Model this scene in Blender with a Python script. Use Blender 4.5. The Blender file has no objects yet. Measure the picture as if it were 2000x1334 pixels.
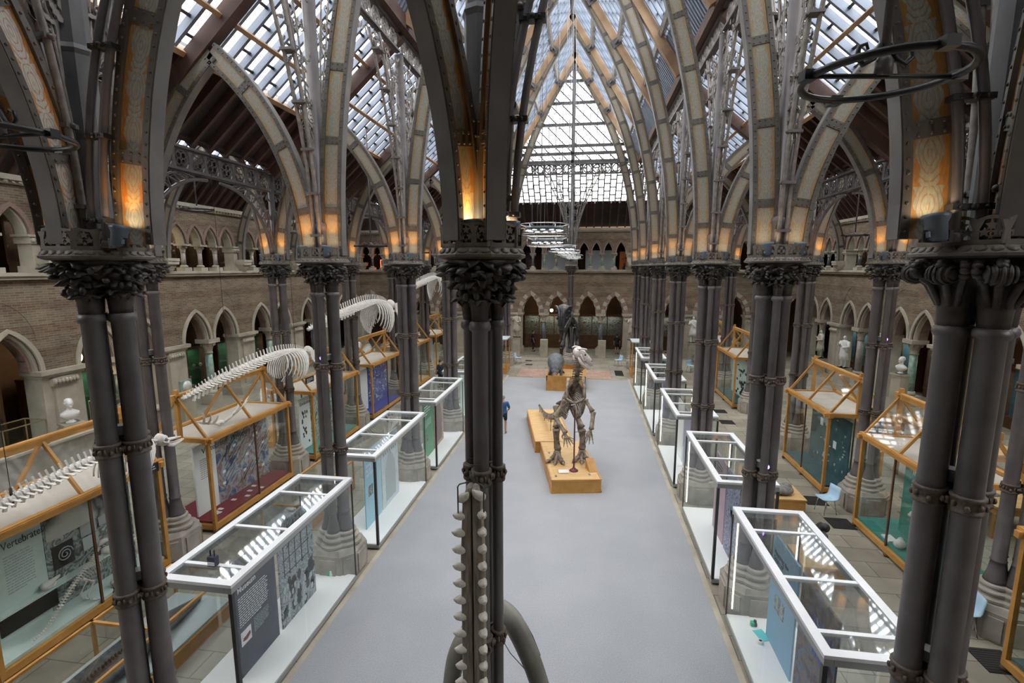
import bpy, math, random
from math import sin, cos, pi, radians, sqrt, atan2, hypot
from mathutils import Vector, Matrix

# ---------------------------------------------------------------- scene, camera, light
SC = bpy.context.scene
COL = SC.collection
rnd = random.Random(7)

cam_data = bpy.data.cameras.new('camera')
cam_data.sensor_width = 36.0
cam_data.lens = 962.0 / 2000.0 * 36.0
cam_data.clip_end = 200
cam = bpy.data.objects.new('camera', cam_data)
cam.location = (1.06, 0.0, 7.2)
cam.rotation_euler = (radians(90 - 8.55), 0, radians(8.46))
COL.objects.link(cam)
SC.camera = cam

W = bpy.data.worlds.new('overcast_sky')
SC.world = W
W.use_nodes = True
_bg = W.node_tree.nodes['Background']
_bg.inputs[0].default_value = (1.0, 0.985, 0.965, 1)
_bg.inputs[1].default_value = 4.6

SC.view_settings.view_transform = 'Standard'
SC.view_settings.look = 'None'
SC.view_settings.gamma = 1.0
SC.view_settings.use_curve_mapping = False
SC.view_settings.exposure = 0.95
try:
    SC.cycles.transparent_max_bounces = 24
    SC.cycles.max_bounces = 7
    SC.cycles.diffuse_bounces = 4
    SC.cycles.glossy_bounces = 3
    SC.cycles.sample_clamp_indirect = 6.0
    SC.cycles.caustics_reflective = False
    SC.cycles.caustics_refractive = False
except Exception:
    pass

# ---------------------------------------------------------------- materials
MATS = {}
def _mat(name):
    m = bpy.data.materials.new(name)
    m.use_nodes = True
    return m, m.node_tree, m.node_tree.nodes['Principled BSDF']

def N(nt, t, **kw):
    n = nt.nodes.new(t)
    for k, v in kw.items():
        setattr(n, k, v)
    return n

def ramp(nt, stops, interp='LINEAR'):
    r = N(nt, 'ShaderNodeValToRGB')
    r.color_ramp.interpolation = interp
    els = r.color_ramp.elements
    while len(els) < len(stops):
        els.new(0.5)
    for e, (p, c) in zip(els, stops):
        e.position = p
        e.color = (c[0], c[1], c[2], 1)
    return r

def paint(name, c1, c2=None, scale=6.0, rough=0.5, metal=0.0, spec=0.5, bump=0.0, stretch=(1, 1, 1), detail=4):
    """noise-mottled surface"""
    m, nt, b = _mat(name)
    b.inputs['Roughness'].default_value = rough
    b.inputs['Metallic'].default_value = metal
    b.inputs['Specular IOR Level'].default_value = spec
    if c2 is None:
        b.inputs['Base Color'].default_value = (*c1, 1)
    else:
        tc = N(nt, 'ShaderNodeTexCoord')
        mp = N(nt, 'ShaderNodeMapping')
        mp.inputs['Scale'].default_value = stretch
        nz = N(nt, 'ShaderNodeTexNoise')
        nz.inputs['Scale'].default_value = scale
        nz.inputs['Detail'].default_value = detail
        r = ramp(nt, [(0.3, c1), (0.7, c2)])
        nt.links.new(tc.outputs['Object'], mp.inputs[0])
        nt.links.new(mp.outputs[0], nz.inputs['Vector'])
        nt.links.new(nz.outputs['Fac'], r.inputs[0])
        nt.links.new(r.outputs[0], b.inputs['Base Color'])
        if bump:
            bp = N(nt, 'ShaderNodeBump')
            bp.inputs['Strength'].default_value = bump
            bp.inputs['Distance'].default_value = 0.02
            nt.links.new(nz.outputs['Fac'], bp.inputs['Height'])
            nt.links.new(bp.outputs[0], b.inputs['Normal'])
    MATS[name] = m
    return m

def glow(name, c, s):
    m, nt, b = _mat(name)
    b.inputs['Base Color'].default_value = (*c, 1)
    b.inputs['Emission Color'].default_value = (*c, 1)
    b.inputs['Emission Strength'].default_value = s
    MATS[name] = m
    return m

def glass(name, tint, refl=0.05, haze=0.0, grow=0.5):
    """thin pane: mostly see-through with a mirror part that grows at grazing angles"""
    m = bpy.data.materials.new(name)
    m.use_nodes = True
    nt = m.node_tree
    for n in list(nt.nodes):
        nt.nodes.remove(n)
    out = N(nt, 'ShaderNodeOutputMaterial')
    tr = N(nt, 'ShaderNodeBsdfTransparent')
    tr.inputs[0].default_value = (*tint, 1)
    gl = N(nt, 'ShaderNodeBsdfGlossy')
    gl.inputs['Roughness'].default_value = 0.03
    gl.inputs['Color'].default_value = (0.95, 0.97, 0.97, 1)
    lw = N(nt, 'ShaderNodeLayerWeight')
    lw.inputs['Blend'].default_value = 0.18
    ma = N(nt, 'ShaderNodeMath', operation='MULTIPLY_ADD')
    ma.inputs[1].default_value = grow
    ma.inputs[2].default_value = refl
    mx = N(nt, 'ShaderNodeMixShader')
    nt.links.new(lw.outputs['Fresnel'], ma.inputs[0])
    nt.links.new(ma.outputs[0], mx.inputs[0])
    nt.links.new(tr.outputs[0], mx.inputs[1])
    nt.links.new(gl.outputs[0], mx.inputs[2])
    last = mx
    if haze:
        df = N(nt, 'ShaderNodeBsdfDiffuse')
        df.inputs[0].default_value = (0.8, 0.85, 0.83, 1)
        m2 = N(nt, 'ShaderNodeMixShader')
        m2.inputs[0].default_value = haze
        nt.links.new(mx.outputs[0], m2.inputs[1])
        nt.links.new(df.outputs[0], m2.inputs[2])
        last = m2
    nt.links.new(last.outputs[0], out.inputs[0])
    MATS[name] = m
    return m

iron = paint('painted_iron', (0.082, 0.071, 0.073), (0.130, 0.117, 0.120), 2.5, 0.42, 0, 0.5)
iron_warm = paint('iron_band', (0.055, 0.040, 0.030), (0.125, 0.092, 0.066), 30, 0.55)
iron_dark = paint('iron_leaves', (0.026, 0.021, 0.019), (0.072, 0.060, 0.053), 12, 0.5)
iron_lace = paint('wrought_iron', (0.13, 0.115, 0.105), (0.26, 0.235, 0.215), 9, 0.5)
iron_plate = paint('iron_abacus', (0.10, 0.083, 0.066), (0.17, 0.145, 0.12), 8, 0.5)
rib_side = paint('rib_flange', (0.062, 0.055, 0.048), (0.105, 0.094, 0.082), 4, 0.5)
rib_soffit = paint('rib_soffit', (0.11, 0.103, 0.097), (0.18, 0.17, 0.16), 2, 0.55)
lead = paint('lead_post', (0.07, 0.07, 0.073), (0.15, 0.15, 0.157), 3, 0.6, stretch=(1, 1, 0.4))
stone = paint('pier_stone', (0.33, 0.30, 0.235), (0.46, 0.425, 0.345), 1.6, 0.85, bump=0.1)
stone_grey = paint('plinth_stone', (0.27, 0.245, 0.21), (0.40, 0.37, 0.325), 3, 0.85, bump=0.15)
stone_red = paint('red_sandstone', (0.20, 0.13, 0.105), (0.27, 0.19, 0.155), 4, 0.85)
marble = paint('white_marble', (0.62, 0.62, 0.60), (0.74, 0.74, 0.72), 5, 0.5)
statue_stone = paint('statue_stone', (0.42, 0.39, 0.32), (0.55, 0.51, 0.43), 5, 0.8)
shaft_green = paint('green_marble', (0.14, 0.26, 0.20), (0.36, 0.45, 0.38), 5, 0.3)
shaft_dark = paint('dark_marble', (0.05, 0.06, 0.065), (0.12, 0.13, 0.135), 5, 0.3)
shaft_grey = paint('grey_marble', (0.26, 0.23, 0.22), (0.40, 0.37, 0.35), 5, 0.35)
oak = paint('honey_oak', (0.41, 0.195, 0.040), (0.55, 0.285, 0.078), 3, 0.42, stretch=(1, 1, 1))
oak_pale = paint('pale_oak', (0.56, 0.345, 0.14), (0.68, 0.45, 0.21), 2.2, 0.45, stretch=(1, 3, 1))
oak_dark = paint('dark_oak', (0.075, 0.034, 0.014), (0.14, 0.066, 0.028), 3, 0.5)
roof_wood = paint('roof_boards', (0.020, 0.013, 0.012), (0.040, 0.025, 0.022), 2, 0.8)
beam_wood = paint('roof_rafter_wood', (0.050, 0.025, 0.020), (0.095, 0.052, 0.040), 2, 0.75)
purlin_wood = paint('tan_purlin_wood', (0.22, 0.13, 0.07), (0.40, 0.265, 0.155), 1.3, 0.7)
bar_blue = paint('glazing_bar', (0.12, 0.15, 0.20), (0.22, 0.26, 0.335), 1.2, 0.5)
bar_dark = paint('glazing_bar_dark', (0.05, 0.05, 0.055), (0.085, 0.085, 0.09), 2, 0.5)
white_lac = paint('white_lacquer', (0.88, 0.89, 0.90), None, rough=0.4)
white_steel = paint('pale_steel', (0.66, 0.68, 0.70), (0.76, 0.78, 0.80), 2, 0.35)
dark_steel = paint('dark_steel', (0.035, 0.036, 0.038), None, rough=0.35)
grey_steel = paint('grey_steel', (0.30, 0.31, 0.31), None, rough=0.4)
linen = paint('linen_ceiling', (0.43, 0.385, 0.33), (0.50, 0.455, 0.40), 2, 0.9)
bone = paint('ivory_bone', (0.64, 0.61, 0.56), (0.82, 0.80, 0.76), 9, 0.6)
bone_brown = paint('brown_bone', (0.05, 0.036, 0.026), (0.36, 0.285, 0.215), 7, 0.55, bump=0.2)
bone_pale = paint('plaster_bone', (0.52, 0.46, 0.41), (0.74, 0.70, 0.67), 8, 0.6)
bone_black = paint('black_bone', (0.010, 0.009, 0.010), (0.050, 0.049, 0.053), 7, 0.4)
jaw_bone = paint('jaw_bone', (0.10, 0.086, 0.068), (0.32, 0.285, 0.23), 5, 0.5, stretch=(6, 6, 0.7))
tooth = paint('tooth_ivory', (0.52, 0.49, 0.43), (0.70, 0.68, 0.62), 20, 0.4)
black = paint('black', (0.012, 0.012, 0.013), None, rough=0.45)
chrome = paint('chrome', (0.55, 0.56, 0.57), None, rough=0.2, metal=1.0)
chair_blue = paint('pale_blue_plastic', (0.42, 0.60, 0.76), None, rough=0.4)
maroon = paint('maroon', (0.11, 0.018, 0.03), None, rough=0.4)
lamp_grey = paint('lamp_housing', (0.12, 0.15, 0.185), None, rough=0.4)
brass = paint('brass_frame', (0.42, 0.34, 0.22), None, rough=0.35, metal=0.7)
paper = paint('paper', (0.80, 0.82, 0.82), None, rough=0.8)
ink = paint('ink', (0.03, 0.032, 0.035), None, rough=0.7)
white_ink = paint('white_ink', (0.85, 0.86, 0.87), None, rough=0.7)
grey_ink = paint('grey_ink', (0.38, 0.42, 0.47), None, rough=0.7)
navy = paint('navy_board', (0.018, 0.025, 0.05), None, rough=0.55)
sky_board = paint('light_blue_board', (0.36, 0.60, 0.73), None, rough=0.55)
blue_board = paint('mid_blue_board', (0.19, 0.37, 0.53), None, rough=0.55)
green_board = paint('green_board', (0.13, 0.33, 0.21), None, rough=0.55)
pink_board = paint('mauve_board', (0.45, 0.34, 0.40), None, rough=0.55)
lilac_board = paint('lilac_board', (0.40, 0.42, 0.53), None, rough=0.55)
teal = paint('teal_cloth', (0.018, 0.19, 0.16), (0.03, 0.25, 0.21), 4, 0.8)
deep_teal = paint('deep_teal_board', (0.02, 0.075, 0.09), (0.05, 0.13, 0.14), 3, 0.7)
dark_red = paint('dark_red_cloth', (0.18, 0.015, 0.03), None, rough=0.8)
pale_green = paint('pale_green_board', (0.50, 0.62, 0.58), (0.58, 0.70, 0.66), 2, 0.8)
fossil_dark = paint('dark_fossil', (0.015, 0.016, 0.018), (0.06, 0.06, 0.065), 14, 0.5, bump=0.6)
rock = paint('grey_rock', (0.10, 0.10, 0.095), (0.27, 0.265, 0.25), 7, 0.85, bump=0.5)
vent_black = paint('vent_grating', (0.010, 0.010, 0.010), (0.035, 0.033, 0.032), 60, 0.7)
hide = paint('grey_hide', (0.075, 0.085, 0.095), (0.20, 0.22, 0.235), 6, 0.45)
beak = paint('brown_beak', (0.16, 0.085, 0.06), (0.32, 0.19, 0.14), 6, 0.45)
skin = paint('skin', (0.52, 0.31, 0.235), None, rough=0.6)
hair = paint('dark_hair', (0.035, 0.025, 0.02), None, rough=0.7)
hair_grey = paint('grey_hair', (0.28, 0.25, 0.22), None, rough=0.7)
shirt_blue = paint('blue_shirt', (0.025, 0.075, 0.20), (0.04, 0.11, 0.27), 8, 0.8)
cloth_dark = paint('dark_cloth', (0.010, 0.012, 0.020), None, rough=0.85)
cloth_navy = paint('navy_cloth', (0.015, 0.018, 0.045), None, rough=0.85)
cloth_green = paint('teal_jacket', (0.0, 0.16, 0.17), None, rough=0.8)
cloth_yellow = paint('yellow_jacket', (0.55, 0.52, 0.03), None, rough=0.8)
cloth_orange = paint('orange_cloth', (0.75, 0.19, 0.03), None, rough=0.8)
cloth_grey = paint('grey_trousers', (0.16, 0.165, 0.17), None, rough=0.85)
yellow = paint('yellow_plastic', (0.60, 0.42, 0.02), None, rough=0.5)
blue_grey = paint('blue_grey_felt', (0.13, 0.17, 0.21), (0.19, 0.235, 0.28), 20, 0.8)
cabinet_green = paint('green_cabinet_back', (0.012, 0.055, 0.018), (0.035, 0.16, 0.06), 1.5, 0.7)
cabinet_blue = paint('blue_cabinet_back', (0.03, 0.11, 0.16), (0.09, 0.25, 0.33), 1.2, 0.7)
corridor_wall = paint('corridor_wall', (0.15, 0.08, 0.04), (0.21, 0.12, 0.065), 1, 0.85)
corridor_floor = paint('corridor_floor', (0.16, 0.13, 0.10), (0.22, 0.18, 0.14), 2, 0.7)
screen_grey = paint('pale_screen', (0.42, 0.47, 0.49), None, rough=0.7)
orange_banner = paint('orange_banner', (0.52, 0.12, 0.012), None, rough=0.7)
pink_banner = paint('dark_pink_banner', (0.03, 0.012, 0.015), None, rough=0.7)
blue_tag = paint('blue_tag', (0.10, 0.18, 0.36), None, rough=0.5)
turquoise = paint('turquoise_card', (0.10, 0.62, 0.66), None, rough=0.6)
green_plastic = paint('green_plastic', (0.02, 0.50, 0.25), None, rough=0.4)
glass_pane = glass('case_glass', (0.975, 0.987, 0.984), 0.014, 0.0, 0.13)
glass_top = glass('case_top_glass', (0.97, 0.982, 0.982), 0.045, 0.015, 0.45)
glass_gable = glass('gable_case_glass', (0.97, 0.98, 0.975), 0.010, 0.012, 0.10)
glass_roof = glass('roof_glass', (0.93, 0.95, 0.97), 0.02, 0.0, 0.3)
lamp_warm = glow('uplight_lens', (1.0, 0.72, 0.42), 14)
led_white = glow('led_disc', (1.0, 0.93, 0.82), 3.2)
led_strip = glow('led_strip', (1.0, 0.88, 0.74), 2.2)
globe_glow = glow('opal_globe', (1.0, 0.90, 0.72), 5)
neon_red = glow('red_neon', (1.0, 0.06, 0.02), 7)
violet_led = glow('violet_led', (0.25, 0.12, 0.9), 6)

# --- textured settings surfaces
def brick_mat(name, c1, c2, mortar, sc, bw=0.24, bh=0.075, wall_axis='X', mort=0.012, bands=None):
    m, nt, b = _mat(name)
    b.inputs['Roughness'].default_value = 0.9
    tc = N(nt, 'ShaderNodeTexCoord')
    sp = N(nt, 'ShaderNodeSeparateXYZ')
    cb = N(nt, 'ShaderNodeCombineXYZ')
    nt.links.new(tc.outputs['Object'], sp.inputs[0])
    if wall_axis == 'floor':
        nt.links.new(sp.outputs['X'], cb.inputs['X']); nt.links.new(sp.outputs['Y'], cb.inputs['Y'])
    else:
        nt.links.new(sp.outputs[wall_axis], cb.inputs['X']); nt.links.new(sp.outputs['Z'], cb.inputs['Y'])
    br = N(nt, 'ShaderNodeTexBrick')
    br.inputs['Color1'].default_value = (*c1, 1)
    br.inputs['Color2'].default_value = (*c2, 1)
    br.inputs['Mortar'].default_value = (*mortar, 1)
    br.inputs['Scale'].default_value = sc
    br.inputs['Mortar Size'].default_value = mort
    br.inputs['Brick Width'].default_value = bw
    br.inputs['Row Height'].default_value = bh
    nt.links.new(cb.outputs[0], br.inputs['Vector'])
    nz = N(nt, 'ShaderNodeTexNoise')
    nz.inputs['Scale'].default_value = 1.1
    nz.inputs['Detail'].default_value = 5
    nt.links.new(tc.outputs['Object'], nz.inputs['Vector'])
    rr = ramp(nt, [(0.25, (0.72, 0.72, 0.72)), (0.75, (1.15, 1.12, 1.08))])
    nt.links.new(nz.outputs['Fac'], rr.inputs[0])
    mx = N(nt, 'ShaderNodeMix', data_type='RGBA', blend_type='MULTIPLY')
    mx.inputs[0].default_value = 1.0
    nt.links.new(br.outputs['Color'], mx.inputs[6])
    nt.links.new(rr.outputs[0], mx.inputs[7])
    last = mx.outputs[2]
    if bands:
        # courses of redder brick at regular heights
        wv = N(nt, 'ShaderNodeMath', operation='FRACT')
        dv = N(nt, 'ShaderNodeMath', operation='DIVIDE')
        dv.inputs[1].default_value = bands[0]
        nt.links.new(sp.outputs['Z'], dv.inputs[0]); nt.links.new(dv.outputs[0], wv.inputs[0])
        gt = N(nt, 'ShaderNodeMath', operation='GREATER_THAN')
        gt.inputs[1].default_value = bands[1]
        nt.links.new(wv.outputs[0], gt.inputs[0])
        m3 = N(nt, 'ShaderNodeMix', data_type='RGBA', blend_type='MULTIPLY')
        m3.inputs[7].default_value = (*bands[2], 1)
        nt.links.new(gt.outputs[0], m3.inputs[0])
        nt.links.new(last, m3.inputs[6])
        last = m3.outputs[2]
    nt.links.new(last, b.inputs['Base Color'])
    bp = N(nt, 'ShaderNodeBump')
    bp.inputs['Strength'].default_value = 0.25
    bp.inputs['Distance'].default_value = 0.01
    iv = N(nt, 'ShaderNodeMath', operation='SUBTRACT')
    iv.inputs[0].default_value = 1.0
    nt.links.new(br.outputs['Fac'], iv.inputs[1])
    nt.links.new(iv.outputs[0], bp.inputs['Height'])
    nt.links.new(bp.outputs[0], b.inputs['Normal'])
    MATS[name] = m
    return m

BR1, BR2, BMO = (0.145, 0.107, 0.074), (0.225, 0.178, 0.126), (0.30, 0.26, 0.195)
brick_side = brick_mat('side_wall_brick', BR1, BR2, BMO, 1.0, 0.30, 0.085, 'Y', 0.008, (0.86, 0.62, (0.86, 0.77, 0.75)))
brick_far = brick_mat('far_wall_brick', BR1, BR2, BMO, 1.0, 0.30, 0.085, 'X', 0.008, (0.86, 0.62, (0.86, 0.77, 0.75)))
flags = brick_mat('stone_flags', (0.26, 0.24, 0.195), (0.35, 0.325, 0.265), (0.15, 0.14, 0.118), 1.0, 1.15, 0.62, 'floor', 0.012)
tiles_red = brick_mat('red_floor_tiles', (0.40, 0.26, 0.21), (0.47, 0.32, 0.26), (0.34, 0.24, 0.20), 1.0, 0.16, 0.16, 'floor', 0.006)

def carpet_mat():
    m, nt, b = _mat('grey_carpet')
    b.inputs['Roughness'].default_value = 0.95
    b.inputs['Specular IOR Level'].default_value = 0.15
    tc = N(nt, 'ShaderNodeTexCoord')
    n1 = N(nt, 'ShaderNodeTexNoise'); n1.inputs['Scale'].default_value = 55; n1.inputs['Detail'].default_value = 3
    n2 = N(nt, 'ShaderNodeTexNoise'); n2.inputs['Scale'].default_value = 0.8; n2.inputs['Detail'].default_value = 5
    nt.links.new(tc.outputs['Object'], n1.inputs['Vector']); nt.links.new(tc.outputs['Object'], n2.inputs['Vector'])
    r1 = ramp(nt, [(0.3, (0.275, 0.287, 0.31)), (0.7, (0.385, 0.397, 0.42))])
    r2 = ramp(nt, [(0.35, (0.955, 0.96, 0.96)), (0.65, (1.03, 1.025, 1.025))])
    nt.links.new(n1.outputs['Fac'], r1.inputs[0]); nt.links.new(n2.outputs['Fac'], r2.inputs[0])
    mx = N(nt, 'ShaderNodeMix', data_type='RGBA', blend_type='MULTIPLY'); mx.inputs[0].default_value = 1
    nt.links.new(r1.outputs[0], mx.inputs[6]); nt.links.new(r2.outputs[0], mx.inputs[7])
    nt.links.new(mx.outputs[2], b.inputs['Base Color'])
    bp = N(nt, 'ShaderNodeBump'); bp.inputs['Strength'].default_value = 0.3; bp.inputs['Distance'].default_value = 0.005
    nt.links.new(n1.outputs['Fac'], bp.inputs['Height']); nt.links.new(bp.outputs[0], b.inputs['Normal'])
    return m
carpet = carpet_mat()

def scroll_mat(name, ground, motif, line, period=0.42):
    """stencilled leaf scroll along a rib: needs UVs (u = metres along, v = 0..1 across)"""
    m, nt, b = _mat(name)
    b.inputs['Roughness'].default_value = 0.55
    uv = N(nt, 'ShaderNodeUVMap')
    sp = N(nt, 'ShaderNodeSeparateXYZ')
    nt.links.new(uv.outputs[0], sp.inputs[0])
    def M(op, a, b_=None):
        n = N(nt, 'ShaderNodeMath', operation=op)
        for i, x in enumerate((a, b_)):
            if x is None: continue
            if isinstance(x, (int, float)): n.inputs[i].default_value = x
            else: nt.links.new(x, n.inputs[i])
        return n.outputs[0]
    v = M('ABSOLUTE', M('SUBTRACT', sp.outputs['Y'], 0.5))
    cb = N(nt, 'ShaderNodeCombineXYZ')
    nt.links.new(sp.outputs['X'], cb.inputs['X']); nt.links.new(v, cb.inputs['Y'])
    nz = N(nt, 'ShaderNodeTexNoise'); nz.inputs['Scale'].default_value = 5.0; nz.inputs['Detail'].default_value = 2
    nt.links.new(cb.outputs[0], nz.inputs['Vector'])
    u = M('FRACT', M('DIVIDE', sp.outputs['X'], period))
    # saw-tooth leaf outline, swelling then cutting back
    edge = M('ADD', M('MULTIPLY', M('POWER', u, 0.7), 0.24), M('MULTIPLY', M('SINE', M('MULTIPLY', u, 12.56)), 0.05))
    edge = M('ADD', edge, M('MULTIPLY', M('SUBTRACT', nz.outputs['Fac'], 0.5), 0.22))
    mask = M('LESS_THAN', v, M('ADD', edge, 0.17))
    # veins: concentric bands around the leaf eye
    du = M('SUBTRACT', u, 0.62)
    d = M('SQRT', M('ADD', M('MULTIPLY', M('MULTIPLY', du, du), 0.55), M('MULTIPLY', v, v)))
    rings = M('LESS_THAN', M('FRACT', M('ADD', M('MULTIPLY', d, 9.0), M('MULTIPLY', nz.outputs['Fac'], 1.2))), 0.24)
    rings = M('MULTIPLY', rings, M('GREATER_THAN', v, 0.02))
    n2 = N(nt, 'ShaderNodeTexNoise'); n2.inputs['Scale'].default_value = 14; n2.inputs['Detail'].default_value = 4
    nt.links.new(uv.outputs[0], n2.inputs['Vector'])
    rr = ramp(nt, [(0.3, (0.78, 0.78, 0.78)), (0.7, (1.12, 1.12, 1.12))])
    nt.links.new(n2.outputs['Fac'], rr.inputs[0])
    m1 = N(nt, 'ShaderNodeMix', data_type='RGBA'); m1.inputs[6].default_value = (*ground, 1); m1.inputs[7].default_value = (*motif, 1)
    nt.links.new(mask, m1.inputs[0])
    m2 = N(nt, 'ShaderNodeMix', data_type='RGBA'); m2.inputs[7].default_value = (*line, 1)
    nt.links.new(M('MULTIPLY', rings, 0.75), m2.inputs[0]); nt.links.new(m1.outputs[2], m2.inputs[6])
    m3 = N(nt, 'ShaderNodeMix', data_type='RGBA', blend_type='MULTIPLY'); m3.inputs[0].default_value = 1
    nt.links.new(m2.outputs[2], m3.inputs[6]); nt.links.new(rr.outputs[0], m3.inputs[7])
    nt.links.new(m3.outputs[2], b.inputs['Base Color'])
    MATS[name] = m
    return m
scroll_warm = scroll_mat('stencil_ochre', (0.36, 0.18, 0.05), (0.31, 0.325, 0.28), (0.32, 0.17, 0.07), 0.46)
scroll_red = scroll_mat('stencil_red', (0.50, 0.27, 0.08), (0.46, 0.47, 0.41), (0.40, 0.10, 0.07), 0.46)
scroll_grey = scroll_mat('stencil_grey', (0.30, 0.205, 0.105), (0.265, 0.255, 0.215), (0.255, 0.19, 0.115), 0.40)

def art_mat(name, cols, scale=4.0, dist=2.0, kind='noise', rough=0.6):
    """printed picture: irregular patches of a few inks"""
    m, nt, b = _mat(name)
    b.inputs['Roughness'].default_value = rough
    tc = N(nt, 'ShaderNodeTexCoord')
    if kind == 'noise':
        t = N(nt, 'ShaderNodeTexNoise'); t.inputs['Scale'].default_value = scale; t.inputs['Detail'].default_value = 6
        t.inputs['Distortion'].default_value = dist
        o = t.outputs['Fac']
    elif kind == 'wave':
        t = N(nt, 'ShaderNodeTexWave'); t.inputs['Scale'].default_value = scale; t.inputs['Distortion'].default_value = dist
        t.inputs['Detail'].default_value = 4
        o = t.outputs['Fac']
    else:
        t = N(nt, 'ShaderNodeTexVoronoi'); t.inputs['Scale'].default_value = scale
        o = t.outputs['Distance']
    nt.links.new(tc.outputs['Object'], t.inputs['Vector'])
    k = len(cols)
    lo, hi = (0.32, 0.68) if kind == 'noise' else (0.05, 0.9)
    r = ramp(nt, [(lo + (hi - lo) * i / (k - 1), c) for i, c in enumerate(cols)])
    nt.links.new(o, r.inputs[0])
    nt.links.new(r.outputs[0], b.inputs['Base Color'])
    MATS[name] = m
    return m
art_engraving = art_mat('engraving_print', [(0.04, 0.05, 0.06), (0.16, 0.19, 0.22), (0.40, 0.45, 0.48), (0.10, 0.12, 0.14), (0.55, 0.60, 0.62)], 5, 3)
art_arch = art_mat('arch_photo', [(0.45, 0.55, 0.60), (0.62, 0.70, 0.74), (0.50, 0.60, 0.66)], 3, 2)
art_brown = art_mat('doorway_photo', [(0.30, 0.21, 0.16), (0.45, 0.35, 0.27), (0.36, 0.27, 0.2)], 3, 1)
art_stained = art_mat('stained_glass_photo', [(0.012, 0.014, 0.03), (0.03, 0.03, 0.05), (0.16, 0.08, 0.03), (0.03, 0.10, 0.22), (0.02, 0.02, 0.03)], 4, 1.5)
art_crystal = art_mat('crystal_photo', [(0.05, 0.05, 0.08), (0.16, 0.16, 0.26), (0.45, 0.46, 0.60), (0.12, 0.12, 0.2)], 5, 4)
art_phylo = art_mat('phylogeny_picture', [(0.05, 0.06, 0.20), (0.10, 0.14, 0.28), (0.42, 0.44, 0.46), (0.22, 0.12, 0.16), (0.36, 0.32, 0.24), (0.14, 0.08, 0.12)], 2.0, 1.0)
art_evo = art_mat('woodland_picture', [(0.02, 0.06, 0.06), (0.08, 0.18, 0.13), (0.42, 0.52, 0.46), (0.05, 0.12, 0.10)], 3, 2)
art_deep = art_mat('deep_blue_picture', [(0.03, 0.04, 0.22), (0.055, 0.07, 0.33), (0.07, 0.09, 0.36), (0.35, 0.4, 0.5)], 5, 1)
art_stripe = art_mat('striped_hide', [(0.55, 0.56, 0.50), (0.05, 0.055, 0.06), (0.60, 0.60, 0.54)], 1.3, 2.5, 'wave')
art_bw = art_mat('collage_picture', [(0.03, 0.035, 0.04), (0.10, 0.12, 0.12), (0.36, 0.42, 0.41), (0.06, 0.07, 0.075), (0.48, 0.52, 0.50)], 2.6, 2)
art_sea = art_mat('sea_picture', [(0.10, 0.28, 0.42), (0.30, 0.46, 0.55), (0.16, 0.26, 0.22)], 2, 2)
insect_board = art_mat('specimen_board', [(0.40, 0.37, 0.30), (0.05, 0.05, 0.045)], 12, 0, 'voronoi')
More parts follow.
